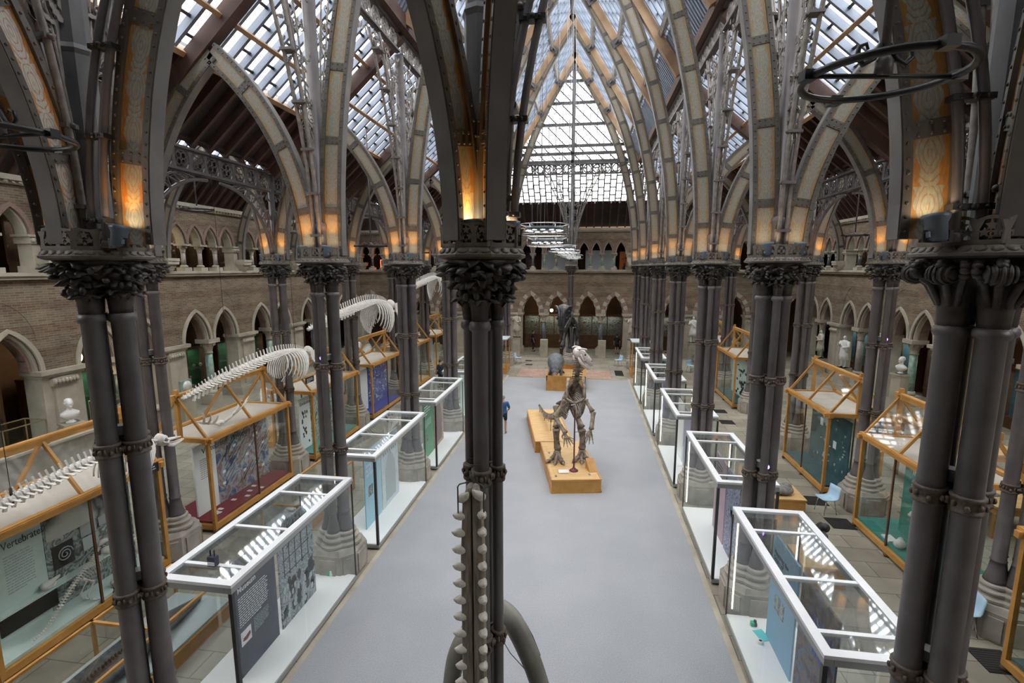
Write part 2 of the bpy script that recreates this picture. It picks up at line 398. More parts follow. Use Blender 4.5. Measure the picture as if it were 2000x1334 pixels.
# ---------------------------------------------------------------- mesh helpers
class MB:
    """collects solids into one mesh"""
    def __init__(self):
        self.v, self.f, self.s, self.uv = [], [], [], None
    def add(self, vs, fs, smooth=False, M=None):
        o = len(self.v)
        if M is not None:
            vs = [M @ Vector(p) for p in vs]
        self.v.extend([tuple(p) for p in vs])
        self.f.extend([tuple(i + o for i in f) for f in fs])
        self.s.extend([smooth] * len(fs))
        return self
    def box(self, c, s, M=None, rz=0.0):
        x, y, z = s[0] / 2, s[1] / 2, s[2] / 2
        vs = [(a, b, d) for a in (-x, x) for b in (-y, y) for d in (-z, z)]
        fs = [(0, 1, 3, 2), (4, 6, 7, 5), (0, 4, 5, 1), (2, 3, 7, 6), (0, 2, 6, 4), (1, 5, 7, 3)]
        T = Matrix.Translation(c)
        if rz: T = T @ Matrix.Rotation(rz, 4, 'Z')
        if M is not None: T = M @ T
        return self.add(vs, fs, False, T)
    def box2(self, a, b, M=None):
        return self.box([(a[i] + b[i]) / 2 for i in range(3)], [abs(b[i] - a[i]) for i in range(3)], M)
    def bar(self, p0, p1, w, h, up=(0, 0, 1)):
        """rectangular beam from p0 to p1; h along up, w across"""
        p0, p1, up = Vector(p0), Vector(p1), Vector(up)
        d = (p1 - p0).normalized()
        n = d.cross(up)
        if n.length < 1e-5: n = d.cross(Vector((1, 0, 0)))
        n.normalize(); u = n.cross(d)
        vs = []
        for p in (p0, p1):
            for a, b in ((-1, -1), (1, -1), (1, 1), (-1, 1)):
                vs.append(p + n * (a * w / 2) + u * (b * h / 2))
        return self.add(vs, [(3, 2, 1, 0), (4, 5, 6, 7), (0, 1, 5, 4), (1, 2, 6, 5), (2, 3, 7, 6), (3, 0, 4, 7)])
    def tube(self, pts, r, n=8, closed=False, flat=None):
        pts = [Vector(p) for p in pts]
        k = len(pts)
        rs = r if isinstance(r, (list, tuple)) else [r] * k
        vs, fs = [], []
        ref = None
        for i, p in enumerate(pts):
            a = pts[(i - 1) % k] if (closed or i) else pts[0]
            b = pts[(i + 1) % k] if (closed or i < k - 1) else pts[-1]
            d = (b - a)
            d = d.normalized() if d.length > 1e-9 else Vector((0, 0, 1))
            if ref is None:
                ref = d.cross(Vector((0, 0, 1)))
                if ref.length < 0.1: ref = d.cross(Vector((0, 1, 0)))
            ref = (ref - d * ref.dot(d)).normalized()
            q = d.cross(ref)
            for j in range(n):
                t = 2 * pi * j / n
                vs.append(p + (ref * cos(t) + q * sin(t) * (flat or 1)) * rs[i])
        m = k if closed else k - 1
        for i in range(m):
            for j in range(n):
                a, b = i * n + j, i * n + (j + 1) % n
                c, d = ((i + 1) % k) * n + (j + 1) % n, ((i + 1) % k) * n + j
                fs.append((a, b, c, d))
        if not closed:
            fs.append(tuple(reversed(range(n))))
            fs.append(tuple(range((k - 1) * n, k * n)))
        return self.add(vs, fs, n > 4)
    def lathe(self, prof, c=(0, 0, 0), n=16, M=None, smooth=True, sx=1, sy=1):
        vs, fs = [], []
        for r, z in prof:
            for j in range(n):
                t = 2 * pi * j / n
                vs.append((c[0] + r * cos(t) * sx, c[1] + r * sin(t) * sy, c[2] + z))
        for i in range(len(prof) - 1):
            for j in range(n):
                fs.append((i * n + j, i * n + (j + 1) % n, (i + 1) * n + (j + 1) % n, (i + 1) * n + j))
        fs.append(tuple(reversed(range(n))))
        fs.append(tuple(range((len(prof) - 1) * n, len(prof) * n)))
        return self.add(vs, fs, smooth, M)
    def loft(self, rings, smooth=False, M=None):
        n = len(rings[0]); vs = [p for r in rings for p in r]; fs = []
        for i in range(len(rings) - 1):
            for j in range(n):
                fs.append((i * n + j, i * n + (j + 1) % n, (i + 1) * n + (j + 1) % n, (i + 1) * n + j))
        fs.append(tuple(reversed(range(n)))); fs.append(tuple(range((len(rings) - 1) * n, len(rings) * n)))
        return self.add(vs, fs, smooth, M)
    def ell(self, c, r, nu=10, nv=7, M=None):
        r = (r, r, r) if isinstance(r, (int, float)) else r
        vs = [(c[0], c[1], c[2] - r[2])]; fs = []
        for i in range(1, nv):
            t = -pi / 2 + pi * i / nv
            for j in range(nu):
                a = 2 * pi * j / nu
                vs.append((c[0] + r[0] * cos(t) * cos(a), c[1] + r[1] * cos(t) * sin(a), c[2] + r[2] * sin(t)))
        vs.append((c[0], c[1], c[2] + r[2]))
        for j in range(nu):
            fs.append((0, 1 + (j + 1) % nu, 1 + j))
        for i in range(nv - 2):
            for j in range(nu):
                a, b = 1 + i * nu + j, 1 + i * nu + (j + 1) % nu
                fs.append((a, b, b + nu, a + nu))
        e = len(vs) - 1; o = 1 + (nv - 2) * nu
        for j in range(nu):
            fs.append((e, o + j, o + (j + 1) % nu))
        return self.add(vs, fs, True, M)
    def prism(self, poly, O, U, V, Nn, d0, d1):
        """poly (u,v) in plane O+uU+vV extruded along Nn from d0 to d1"""
        O, U, V, Nn = Vector(O), Vector(U), Vector(V), Vector(Nn)
        k = len(poly)
        vs = [O + U * a + V * b + Nn * d0 for a, b in poly] + [O + U * a + V * b + Nn * d1 for a, b in poly]
        fs = [tuple(reversed(range(k))), tuple(range(k, 2 * k))]
        for i in range(k):
            j = (i + 1) % k
            fs.append((i, j, j + k, i + k))
        return self.add(vs, fs)
    def sweep(self, pts, nrm, prof, closed_prof=True, uv=False):
        """prof (a,b): a along in-plane normal, b along nrm; pts a planar path"""
        pts = [Vector(p) for p in pts]; nrm = Vector(nrm).normalized()
        k, m = len(pts), len(prof)
        vs, fs = [], []
        for i, p in enumerate(pts):
            d = (pts[min(i + 1, k - 1)] - pts[max(i - 1, 0)]).normalized()
            a = nrm.cross(d).normalized()
            for (x, y) in prof:
                vs.append(p + a * x + nrm * y)
        for i in range(k - 1):
            for j in range(m if closed_prof else m - 1):
                j2 = (j + 1) % m
                fs.append((i * m + j, i * m + j2, (i + 1) * m + j2, (i + 1) * m + j))
        if closed_prof:
            fs.append(tuple(reversed(range(m)))); fs.append(tuple(range((k - 1) * m, k * m)))
        return self.add(vs, fs)
    def mesh(self, name, mat):
        me = bpy.data.meshes.new(name)
        me.from_pydata(self.v, [], self.f)
        me.polygons.foreach_set('use_smooth', self.s)
        if self.uv:
            ul = me.uv_layers.new(name='UVMap')
            flat = []
            for f in self.f:
                for i in f:
                    flat.extend(self.uv.get(i, (0, 0)))
            ul.data.foreach_set('uv', flat)
        me.materials.append(mat)
        me.update()
        return me
    def build(self, name, mat, parent=None, loc=None, rz=0):
        o = bpy.data.objects.new(name, self.mesh(name, mat))
        COL.objects.link(o)
        if parent is not None: o.parent = parent
        if loc is not None: o.location = loc
        if rz: o.rotation_euler = (0, 0, rz)
        return o

def tag(o, label=None, cat=None, group=None, kind=None):
    if label: o['label'] = label
    if cat: o['category'] = cat
    if group: o['group'] = group
    if kind: o['kind'] = kind
    return o
def thing(name, label, cat, loc=(0, 0, 0), rz=0, group=None, kind='thing'):
    o = bpy.data.objects.new(name, None)
    o.empty_display_size = 0.2
    COL.objects.link(o)
    o.location = loc; o.rotation_euler = (0, 0, rz)
    return tag(o, label, cat, group, kind)
def struct(o):
    o['kind'] = 'structure'
    return o
def copy_tree(o, parent=None):
    c = o.copy(); COL.objects.link(c)
    if parent is not None:
        c.parent = parent
    for ch in list(o.children):
        copy_tree(ch, c)
    return c
def place(o, loc, rz=0, label=None, group=None):
    o.location = loc; o.rotation_euler = (0, 0, rz)
    if label: o['label'] = label
    if group: o['group'] = group
    return o
def spot(name, parent, loc, aim, energy, color, size=75, blend=0.6, radius=0.06):
    l = bpy.data.lights.new(name, 'SPOT')
    l.energy = energy; l.color = color; l.spot_size = radians(size); l.spot_blend = blend; l.shadow_soft_size = radius
    o = bpy.data.objects.new(name, l); COL.objects.link(o)
    o.parent = parent; o.location = loc
    d = Vector(aim) - Vector(loc)
    o.rotation_euler = d.to_track_quat('-Z', 'Y').to_euler()
    return o
def lettering(name, txt, mat, parent, loc, rot, size, align='LEFT', bold=0.0, sx=1.0):
    cu = bpy.data.curves.new(name, 'FONT')
    cu.body = txt; cu.size = size; cu.align_x = align; cu.extrude = 0.002; cu.offset = bold
    cu.materials.append(mat)
    tmp = bpy.data.objects.new('tmp_text', cu); COL.objects.link(tmp)
    bpy.context.view_layer.update()
    me = bpy.data.meshes.new_from_object(tmp.evaluated_get(bpy.context.evaluated_depsgraph_get()))
    bpy.data.objects.remove(tmp); bpy.data.curves.remove(cu)
    me.name = name
    if not me.materials: me.materials.append(mat)
    o = bpy.data.objects.new(name, me); COL.objects.link(o)
    o.parent = parent; o.location = loc; o.rotation_euler = rot; o.scale = (sx, 1, 1)
    return o
def text_lines(mb, O, U, V, Nn, n, w, lh, seed=0, th=0.35, d=0.004):
    """rows of small print as thin word bars"""
    r = random.Random(seed)
    for i in range(n):
        x = 0
        end = w * (r.uniform(0.35, 0.8) if i == n - 1 else r.uniform(0.9, 1.0))
        while x < end:
            ww = r.uniform(0.6, 1.9) * lh
            ww = min(ww, end - x + 0.001)
            a = -i * lh
            mb.prism([(x, a), (x + ww, a), (x + ww, a + lh * th), (x, a + lh * th)], O, U, V, Nn, 0, d)
            x += ww + lh * 0.35
def arc_pts(p0, p1, R, n, zap=None):
    """half of a pointed arch in (s,z): from springing p0 (vertical tangent) bending to s direction"""
    return None
ORD = ['first', 'second', 'third', 'fourth', 'fifth', 'sixth', 'seventh', 'eighth', 'ninth', 'tenth']
YK = [5.2 + 5.1 * k for k in range(7)]
XN = 4.7
XL, XR = -9.25, 9.45
WLX, WRX, WFY = -18.3, 17.8, 40.6
# ---------------------------------------------------------------- the setting
fl = MB(); fl.box2((-24, -2.2, -0.2), (24, 46.5, 0)); struct(fl.build('floor', flags))
cp = MB(); cp.box2((-3.93, -1.0, 0.0), (3.88, 31.6, 0.018))
tag(cp.build('carpet', carpet), 'grey carpet running down the middle of the court floor', 'carpet', kind='thing')
kb = MB()
for sx, x0, x1 in ((-1, -4.05, -3.93), (1, 3.88, 4.0)):
    kb.box2((x0, -1.0, 0), (x1, 32.2, 0.012))
struct(kb.build('trim_1', stone))
for i, (x0, x1) in enumerate(((-3.4, -1.25), (0.75, 2.85))):
    t = MB(); t.box2((x0, 31.9, 0), (x1, 34.6, 0.01))
    struct(t.build('floor_tiles', tiles_red))

def pointed(s0, s1, zs, za, n=8):
    a, h = (s1 - s0) / 2, za - zs
    R = (a * a + h * h) / (2 * a)
    t1 = math.asin(min(1, h / R))
    L = [(s0 + R - R * cos(t1 * i / n), zs + R * sin(t1 * i / n)) for i in range(n + 1)]
    Rr = [(s0 + s1 - p[0], p[1]) for p in reversed(L[:-1])]
    return L + Rr

def ring(mbs, O, U, Nn, path, w, d0, d1):
    """voussoirs: wedge blocks of width w outside an arch path, dealt in turn to the meshes in mbs"""
    k = len(path)
    outs = []
    for i, p in enumerate(path):
        a, b = path[max(i - 1, 0)], path[min(i + 1, k - 1)]
        dx, dz = b[0] - a[0], b[1] - a[1]
        L = hypot(dx, dz)
        outs.append((p[0] - dz / L * w, p[1] + dx / L * w))
    for i in range(k - 1):
        mbs[i % len(mbs)].prism([path[i], path[i + 1], outs[i + 1], outs[i]], O, U, (0, 0, 1), Nn, d0, d1)

def P3(O, U, Nn, s, z, d):
    return Vector(O) + Vector(U) * s + Vector((0, 0, z)) + Vector(Nn) * d

def arcade_wall(name, O, U, Nn, piers, brick, hp=0.72, stripes=False, seed=1, mh=.17):
    r = random.Random(seed)
    TH = 0.75
    V = (0, 0, 1)
    w = MB()
    ZI, ZA, ZS = 3.5, 4.98, 6.9
    ZU, ZC, ZCA, ZT = 7.0, 8.35, 9.25, 10.0
    pr_, lo, up = [], [], []
    first, last = piers[0], piers[-1]
    for i, p in enumerate(piers):
        w.prism([(p - hp, ZI), (p + hp, ZI), (p + hp, ZS), (p - hp, ZS)], O, U, V, Nn, 0, TH)
    for a, b in zip(piers[:-1], piers[1:]):
        m = (a + b) / 2
        w.prism([(m - mh, ZI), (m + mh, ZI), (m + mh, ZS), (m - mh, ZS)], O, U, V, Nn, 0, TH)
        for s0, s1 in ((a + hp, m - mh), (m + mh, b - hp)):
            ar = pointed(s0, s1, ZI, ZA)
            w.prism(ar + [(s1, ZS), (s0, ZS)], O, U, V, Nn, 0, TH)
            lo.append((s0, s1, ar))
        # upper arcade: four arches on three shafts
        e0, e1 = a + .42, b - .42
        st = (e1 - e0) / 4
        for q in range(4):
            s0, s1 = e0 + st * q + (.07 if q else 0), e0 + st * (q + 1) - (.07 if q < 3 else 0)
            ar = pointed(s0, s1, ZC, ZCA, 6)
            w.prism(ar + [(s1, ZT), (s0, ZT)], O, U, V, Nn, 0.05, TH - .1)
            up.append((s0, s1, ar, q, e0, st))
            if q:
                sm = e0 + st * q
                w.prism([(sm - .07, ZC), (sm + .07, ZC), (sm + .07, ZT), (sm - .07, ZT)], O, U, V, Nn, 0.05, TH - .1)
    for p in piers:
        w.prism([(p - .42, ZC), (p + .42, ZC), (p + .42, ZT), (p - .42, ZT)], O, U, V, Nn, 0.05, TH - .1)
    wall = struct(w.build(name, brick))
    def part(mb, nm, mat, kind='structure'):
        o = mb.build(nm, mat, wall); o['kind'] = 'structure'; return o
    # ledges and cornice
    c = MB()
    c.prism([(first - hp, 6.78), (last + hp, 6.78), (last + hp, 7.0), (first - hp, 7.0)], O, U, V, Nn, -0.16, TH)
    c.prism([(first - hp, 6.9), (last + hp, 6.9), (last + hp, 7.02), (first - hp, 7.02)], O, U, V, Nn, -0.24, TH)
    part(c, 'gallery_ledge', stone)
    c = MB()
    c.prism([(first - hp, 10.0), (last + hp, 10.0), (last + hp, 10.12), (first - hp, 10.12)], O, U, V, Nn, -0.08, TH)
    c.prism([(first - hp, 10.12), (last + hp, 10.12), (last + hp, 10.3), (first - hp, 10.3)], O, U, V, Nn, -0.2, TH)
    x = first - hp
    while x < last + hp:
        c.prism([(x, 10.04), (x + .09, 10.04), (x + .09, 10.12), (x, 10.12)], O, U, V, Nn, -0.15, -0.08)
        x += .22
    part(c, 'cornice', stone)
    # piers
    for p in piers:
        m = MB()
        m.prism([(p - hp, 0), (p + hp, 0), (p + hp, ZI - .28), (p - hp, ZI - .28)], O, U, V, Nn, -0.02, TH)
        m.prism([(p - hp - .12, 0), (p + hp + .12, 0), (p + hp + .12, .45), (p - hp - .12, .45)], O, U, V, Nn, -0.16, TH)
        m.prism([(p - hp - .06, .45), (p + hp + .06, .45), (p + hp + .06, .6), (p - hp - .06, .6)], O, U, V, Nn, -0.09, TH)
        # half-column face of the pier and its carved cap
        for dd, zz in ((0.10, 0.6),):
            m.prism([(p - .38, zz), (p + .38, zz), (p + .38, ZI - .3), (p - .38, ZI - .3)], O, U, V, Nn, -dd - .02, 0)
        m.prism([(p - .46, ZI - .62), (p + .46, ZI - .62), (p + .46, ZI - .34), (p - .46, ZI - .34)], O, U, V, Nn, -0.17, 0)
        for q in range(7):
            m.ell(P3(O, U, Nn, p - .39 + .13 * q, ZI - .47, -.19), (.07, .07, .11), 6, 4)
        m.prism([(p - hp - .05, ZI - .28), (p + hp + .05, ZI - .28), (p + hp + .05, ZI - .16), (p - hp - .05, ZI - .16)], O, U, V, Nn, -0.10, TH)
        m.prism([(p - hp - .13, ZI - .16), (p + hp + .13, ZI - .16), (p + hp + .13, ZI), (p - hp - .13, ZI)], O, U, V, Nn, -0.22, TH)
        part(m, 'pier', stone)
        m = MB()
        m.prism([(p - .38, 7.02), (p + .38, 7.02), (p + .38, ZC - .3), (p - .38, ZC - .3)], O, U, V, Nn, 0.03, TH - .12)
        m.prism([(p - .45, 7.02), (p + .45, 7.02), (p + .45, 7.25), (p - .45, 7.25)], O, U, V, Nn, -0.03, TH - .08)
        m.prism([(p - .46, ZC - .32), (p + .46, ZC - .32), (p + .46, ZC - .08), (p - .46, ZC - .08)], O, U, V, Nn, -0.03, TH - .08)
        m.prism([(p - .52, ZC - .08), (p + .52, ZC - .08), (p + .52, ZC), (p - .52, ZC)], O, U, V, Nn, -0.08, TH - .05)
        for q in range(6):
            m.ell(P3(O, U, Nn, p - .36 + .144 * q, ZC - .2, -.04), (.075, .075, .09), 6, 4)
        part(m, 'gallery_pier', stone)
        # corbel carrying the foot of the roof arch
        m = MB()
        prof = [(.10, 6.98), (.16, 7.08), (.20, 7.18), (.30, 7.34), (.33, 7.5), (.33, 7.62)]
        for (h0, z0), (h1, z1) in zip(prof[:-1], prof[1:]):
            m.prism([(p - h0, z0), (p + h0, z0), (p + h1, z1), (p - h1, z1)], O, U, V, Nn, -.18 - h0 * 1.1, .05)
        part(m, 'corbel', stone)
    # lower arches: two moulded orders, hood and shaft
    for i, (s0, s1, ar) in enumerate(lo):
        pale, red = MB(), MB()
        if stripes:
            ar2 = pointed(s0, s1, ZI, ZA, 6)
            ring((pale, red), O, U, Nn, ar2, .32, -0.05, .12)
            ring((red, pale), O, U, Nn, pointed(s0 + .1, s1 - .1, ZI, ZA - .1, 6), .1, 0.12, .45)
            part(red, 'dark_voussoirs', stone_red)
        else:
            ring((pale,), O, U, Nn, ar, .15, -0.07 - .006 * (i % 2), .1)
            ring((pale,), O, U, Nn, pointed(s0 + .1, s1 - .1, ZI, ZA - .1), .12, 0.06, .4)
            ring((red,), O, U, Nn, pointed(s0 + .2, s1 - .2, ZI, ZA - .2), .12, 0.2, .6)
            part(red, 'inner_order', stone_red)
        part(pale, 'arch_moulding', stone)
    for a, b in zip(piers[:-1], piers[1:]):
        m = (a + b) / 2
        sh = MB(); st_ = MB()
        c0 = P3(O, U, Nn, m, 0, .3)
        st_.prism([(m - .36, 0), (m + .36, 0), (m + .36, .55), (m - .36, .55)], O, U, V, Nn, 0, .66)
        st_.lathe([(.27, .55), (.29, .62), (.25, .7), (.22, .76)], c0, 14)
        sh.lathe([(.19, .76), (.175, ZI - .8)], c0, 14)
        st_.lathe([(.2, ZI - .8), (.21, ZI - .74), (.18, ZI - .7), (.22, ZI - .5), (.34, ZI - .22)], c0, 14)
        for q in range(8):
            t = 2 * pi * q / 8
            st_.ell((c0[0] + .29 * cos(t), c0[1] + .29 * sin(t), ZI - .3), (.08, .08, .11), 6, 4)
        st_.prism([(m - .4, ZI - .22), (m + .4, ZI - .22), (m + .4, ZI), (m - .4, ZI)], O, U, V, Nn, -.1, .7)
        part(st_, 'capital_and_base', stone)
        part(sh, 'marble_shaft', r.choice([shaft_green, shaft_grey, shaft_green, shaft_dark]) if not stripes else shaft_dark)
        # relieving arch of bricks set on edge
        if not stripes:
            rel = MB()
            ring((rel,), O, U, Nn, pointed(a + .7, b - .7, 4.6, 6.15, 9), .22, -0.015, .05)
            part(rel, 'relieving_arch', brick)
    # upper arches
    for (s0, s1, ar, q, e0, st) in up:
        pale, red = MB(), MB()
        ring((red,), O, U, Nn, pointed(s0, s1, ZC, ZCA, 6), .15, -0.02 - .012 * (q % 2), .3 + .01 * (q % 2))
        ring((pale,), O, U, Nn, pointed(s0 + .08, s1 - .08, ZC, ZCA - .08, 6), .082, 0.08, .5)
        part(red, 'arch_hood', stone_red); part(pale, 'arch_moulding', stone)
        if q:
            sm = e0 + st * q
            c0 = P3(O, U, Nn, sm, 0, .3)
            st_, sh = MB(), MB()
            st_.prism([(sm - .23, 7.02), (sm + .23, 7.02), (sm + .23, 7.2), (sm - .23, 7.2)], O, U, V, Nn, .07, .53)
            st_.lathe([(.17, 7.2), (.18, 7.26), (.13, 7.32)], c0, 10)
            sh.lathe([(.105, 7.32), (.1, ZC - .42)], c0, 10)
            st_.lathe([(.12, ZC - .42), (.11, ZC - .38), (.14, ZC - .24), (.22, ZC - .1)], c0, 10)
            for k in range(6):
                t = 2 * pi * k / 6
                st_.ell((c0[0] + .18 * cos(t), c0[1] + .18 * sin(t), ZC - .16), (.06, .06, .08), 5, 4)
            st_.prism([(sm - .24, ZC - .1), (sm + .24, ZC - .1), (sm + .24, ZC), (sm - .24, ZC)], O, U, V, Nn, .02, .58)
            part(st_, 'capital_and_base', stone)
            part(sh, 'marble_shaft', r.choice([shaft_grey, shaft_dark, shaft_grey, shaft_green]))
    return wall

SIDE_P = [0.1 + 5.1 * k for k in range(9)]
arcade_wall('wall_left', (WLX, 0, 0), (0, 1, 0), (-1, 0, 0), SIDE_P, brick_side, seed=3)
arcade_wall('wall_right', (WRX, 0, 0), (0, 1, 0), (1, 0, 0), SIDE_P, brick_side, seed=5)
FAR_P = [-18.6, -13.95, -9.3, -4.65, 0, 4.65, 9.3, 13.95, 18.2]
arcade_wall('wall_far', (0, WFY, 0), (1, 0, 0), (0, 1, 0), FAR_P, brick_far, hp=.5, stripes=True, seed=8, mh=.335)
nw = MB(); nw.box2((-22.8, -2.2, 0), (22.8, -1.7, 10.3)); struct(nw.build('wall_near', brick_far))

# corridors behind the arcades: upper floor, back wall, ceiling
for nm, x0, x1 in (('left', -22.6, WLX - .75), ('right', WRX + .75, 22.1)):
    m = MB(); m.box2((x0, -2.0, 6.55), (x1, 45.4, 6.9)); struct(m.build('floor_gallery_' + nm, corridor_floor))
    m = MB(); xo = x0 if nm == 'left' else x1
    m.box2((xo - .15, -2.0, 0), (xo + .15, 45.4, 10.6)); struct(m.build('wall_corridor_' + nm, corridor_wall))
    m = MB(); m.box2((x0, -2.0, 10.3), (x1, 45.4, 10.5)); struct(m.build('ceiling_corridor_' + nm, corridor_wall))
m = MB(); m.box2((WLX - .7, WFY + .75, 6.55), (WRX + .7, 45.4, 6.9)); struct(m.build('floor_gallery_far', corridor_floor))
m = MB(); m.box2((-22.6, 45.3, 0), (22.1, 45.5, 10.6)); struct(m.build('wall_corridor_far', corridor_wall))
m = MB(); m.box2((WLX - .7, WFY + .75, 10.3), (WRX + .7, 45.4, 10.5)); struct(m.build('ceiling_corridor_far', corridor_wall))

# ---------------------------------------------------------------- glass roof
def slope(name, E0, E1, y0, y1, t0=0.0, t1=1.0, pitch=0.42, barm=None, barw=.075, barh=.17, cross=.62, lean=False, pane=True, bay=5.1):
    """glazed slope between eave line E0=(x,z) and head line E1; t0..t1 is the glazed part; y0..y1 its length.
    lean=True: E are (y,z) and y0..y1 are x"""
    def P(t, y, off=0):
        a = E0[0] + (E1[0] - E0[0]) * t; z = E0[1] + (E1[1] - E0[1]) * t
        n = Vector((-(E1[1] - E0[1]), (E1[0] - E0[0]))).normalized()
        if n[1] < 0: n = -n
        a += n[0] * off; z += n[1] * off
        return Vector((y, a, z)) if lean else Vector((a, y, z))
    L = hypot(E1[0] - E0[0], E1[1] - E0[1])
    upv = P(0, 0, 1) - P(0, 0, 0)
    b, c = MB(), MB()
    n = int((y1 - y0) / pitch)
    for i in range(n + 1):
        y = y0 + (y1 - y0) * i / n
        b.bar(P(t0, y), P(t1, y), barw, barh, upv)
        if i < n:
            y2 = y0 + (y1 - y0) * (i + 1) / n
            k = int((t1 - t0) * L / cross)
            for j in range(1, k + 1):
                t = t0 + (t1 - t0) * (j - (0.5 if i % 2 else 0.0)) / k
                if t0 < t < t1:
                    c.bar(P(t, y, .05), P(t, y2, .05), .07, .07, upv)
    struct(b.build(name + '_bars', barm or bar_blue)); struct(c.build(name + '_crossbars', bar_dark))
    if pane:
        p = MB()
        yy = y0
        while yy < y1 - .01:
            ye = min(yy + bay, y1)
            q = [P(t0, yy, .11), P(t1, yy, .11), P(t1, ye, .11), P(t0, ye, .11)]
            p.add(q, [(0, 1, 2, 3)])
            yy = ye
        struct(p.build(name + '_glass', glass_roof))
    return P

def boards(name, P, t0, t1, y0, y1, rafter=.55, mat=None, off=.12, rm=None, rh=.2):
    b, r = MB(), MB()
    A, B_, C_, D_ = P(t0, y0, off), P(t1, y0, off), P(t1, y1, off), P(t0, y1, off)
    A2, B2, C2, D2 = P(t0, y0, off + .06), P(t1, y0, off + .06), P(t1, y1, off + .06), P(t0, y1, off + .06)
    b.add([A, B_, C_, D_, A2, B2, C2, D2], [(0, 1, 2, 3), (7, 6, 5, 4), (0, 4, 5, 1), (1, 5, 6, 2), (2, 6, 7, 3), (3, 7, 4, 0)])
    n = int((y1 - y0) / rafter)
    upv = P(0, 0, 1) - P(0, 0, 0)
    for i in range(n + 1):
        y = y0 + (y1 - y0) * i / n
        r.bar(P(t0, y, off - rh / 2), P(t1, y, off - rh / 2), .1, rh, upv)
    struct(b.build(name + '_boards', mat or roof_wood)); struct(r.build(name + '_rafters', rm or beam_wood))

ZG, ZR, ZO, ZM = 14.35, 21.75, 10.35, 15.2
Y0, Y1 = 0.2, 35.8
for sd, sg, xo, xw in (('left', -1, XL, WLX), ('right', 1, XR, WRX)):
    # nave slope
    P = slope('ceiling_nave_' + sd, (sg * XN, ZG), (0, ZR), Y0, Y1, .17, .985, .50, None, .095, .19, .56)
    boards('ceiling_nave_%s_foot' % sd, P, .02, .18, Y0, Y1, .21, bar_dark, .06, bar_blue, .12)
    pu, ra = MB(), MB()
    upv = P(0, 0, 1) - P(0, 0, 0)
    for t in (.2, .47, .73):
        pu.bar(P(t, Y0, -.13), P(t, Y1, -.13), .17, .22, upv)
    for y in YK:
        ra.bar(P(0.02, y, -.25), P(.985, y, -.25), .26, .34, upv)
    struct(pu.build('ceiling_nave_%s_purlins' % sd, iron_lace)); struct(ra.build('ceiling_nave_%s_rafters' % sd, purlin_wood))
    # iron knees from the nave rafters down to the arches
    kn = MB()
    for y in YK[1:]:
        for t in (.47, .73):
            kn.bar(P(t - .02, y, -.30), P(t + .02, y, -.30), .34, .42, upv)
            for w_ in (-.45, .45):
                kn.bar(P(t, y + w_, -.2), P(t, y, -.45), .05, .12, (0, 0, 1))
    struct(kn.build('ceiling_nave_%s_knees' % sd, iron))
    # passage slope
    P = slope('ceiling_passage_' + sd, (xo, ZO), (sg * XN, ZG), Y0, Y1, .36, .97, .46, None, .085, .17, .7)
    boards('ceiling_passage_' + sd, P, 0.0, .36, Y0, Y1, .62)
    pu, ra = MB(), MB()
    upv = P(0, 0, 1) - P(0, 0, 0)
    pu.bar(P(.36, Y0, -.02), P(.36, Y1, -.02), .12, .24, upv)
    for t in (.55, .76):
        pu.bar(P(t, Y0, -.15), P(t, Y1, -.15), .1, .14, upv)
    struct(pu.build('ceiling_passage_%s_purlins' % sd, purlin_wood))
    for y in YK:
        ra.bar(P(0, y, -.2), P(.98, y, -.2), .26, .34, upv)
    struct(ra.build('ceiling_passage_%s_beams' % sd, beam_wood))
    # side aisle, two slopes
    xm = (xo + xw) / 2
    for q, (xa, za) in enumerate(((xo, ZO), (xw, 10.25))):
        P = slope('ceiling_aisle_%s_%s' % (sd, 'inner' if q == 0 else 'outer'), (xa, za), (xm, ZM), Y0, 40.0, .42, .98, .46)
        boards('ceiling_aisle_%s_%s' % (sd, 'inner' if q == 0 else 'outer'), P, 0, .42, Y0, 40.6, .6)
        upv = P(0, 0, 1) - P(0, 0, 0)
        pu = MB()
        for t in (.42, .7):
            pu.bar(P(t, Y0, -.05), P(t, 40.4, -.05), .12, .2, upv)
        struct(pu.build('ceiling_aisle_%s_purlins' % sd, beam_wood))
    m = MB(); m.bar((xm, Y0, ZM), (xm, 40.4, ZM), .2, .3); struct(m.build('ceiling_aisle_%s_ridge' % sd, iron))
for sg in (-1, 1):
    m = MB(); m.box2((sg * XN - .3, Y0, ZG - .12), (sg * XN + .3, Y1, ZG + .28)); struct(m.build('ceiling_gutter', beam_wood))
m = MB(); m.bar((0, Y0, ZR - .1), (0, Y1, ZR - .1), .22, .45); struct(m.build('ceiling_nave_ridge', iron))
# lean-to roofs across the two ends
P = slope('ceiling_far_lean', (WFY, 10.3), (Y1, ZG), XL, XR, .42, .98, .42, bar_dark, .085, .16, .7, lean=True, bay=6)
boards('ceiling_far_lean', P, 0, .42, XL, XR, .6)
P = slope('ceiling_near_lean', (-1.9, 10.3), (5.2, ZG), XL, XR, .66, .98, .46, None, .085, .17, .7, lean=True, bay=6)
boards('ceiling_near_lean', P, 0, .66, XL, XR, .6)

for sd, xo, xw in (('left', XL, WLX), ('right', XR, WRX)):
    m = MB(); m.prism([(xo, 10.25), (xw, 10.25), ((xo + xw) / 2, ZM + .1)], (0, 40.62, 0), (1, 0, 0), (0, 0, 1), (0, 1, 0), 0, .12); struct(m.build('wall_gable_' + sd, roof_wood))
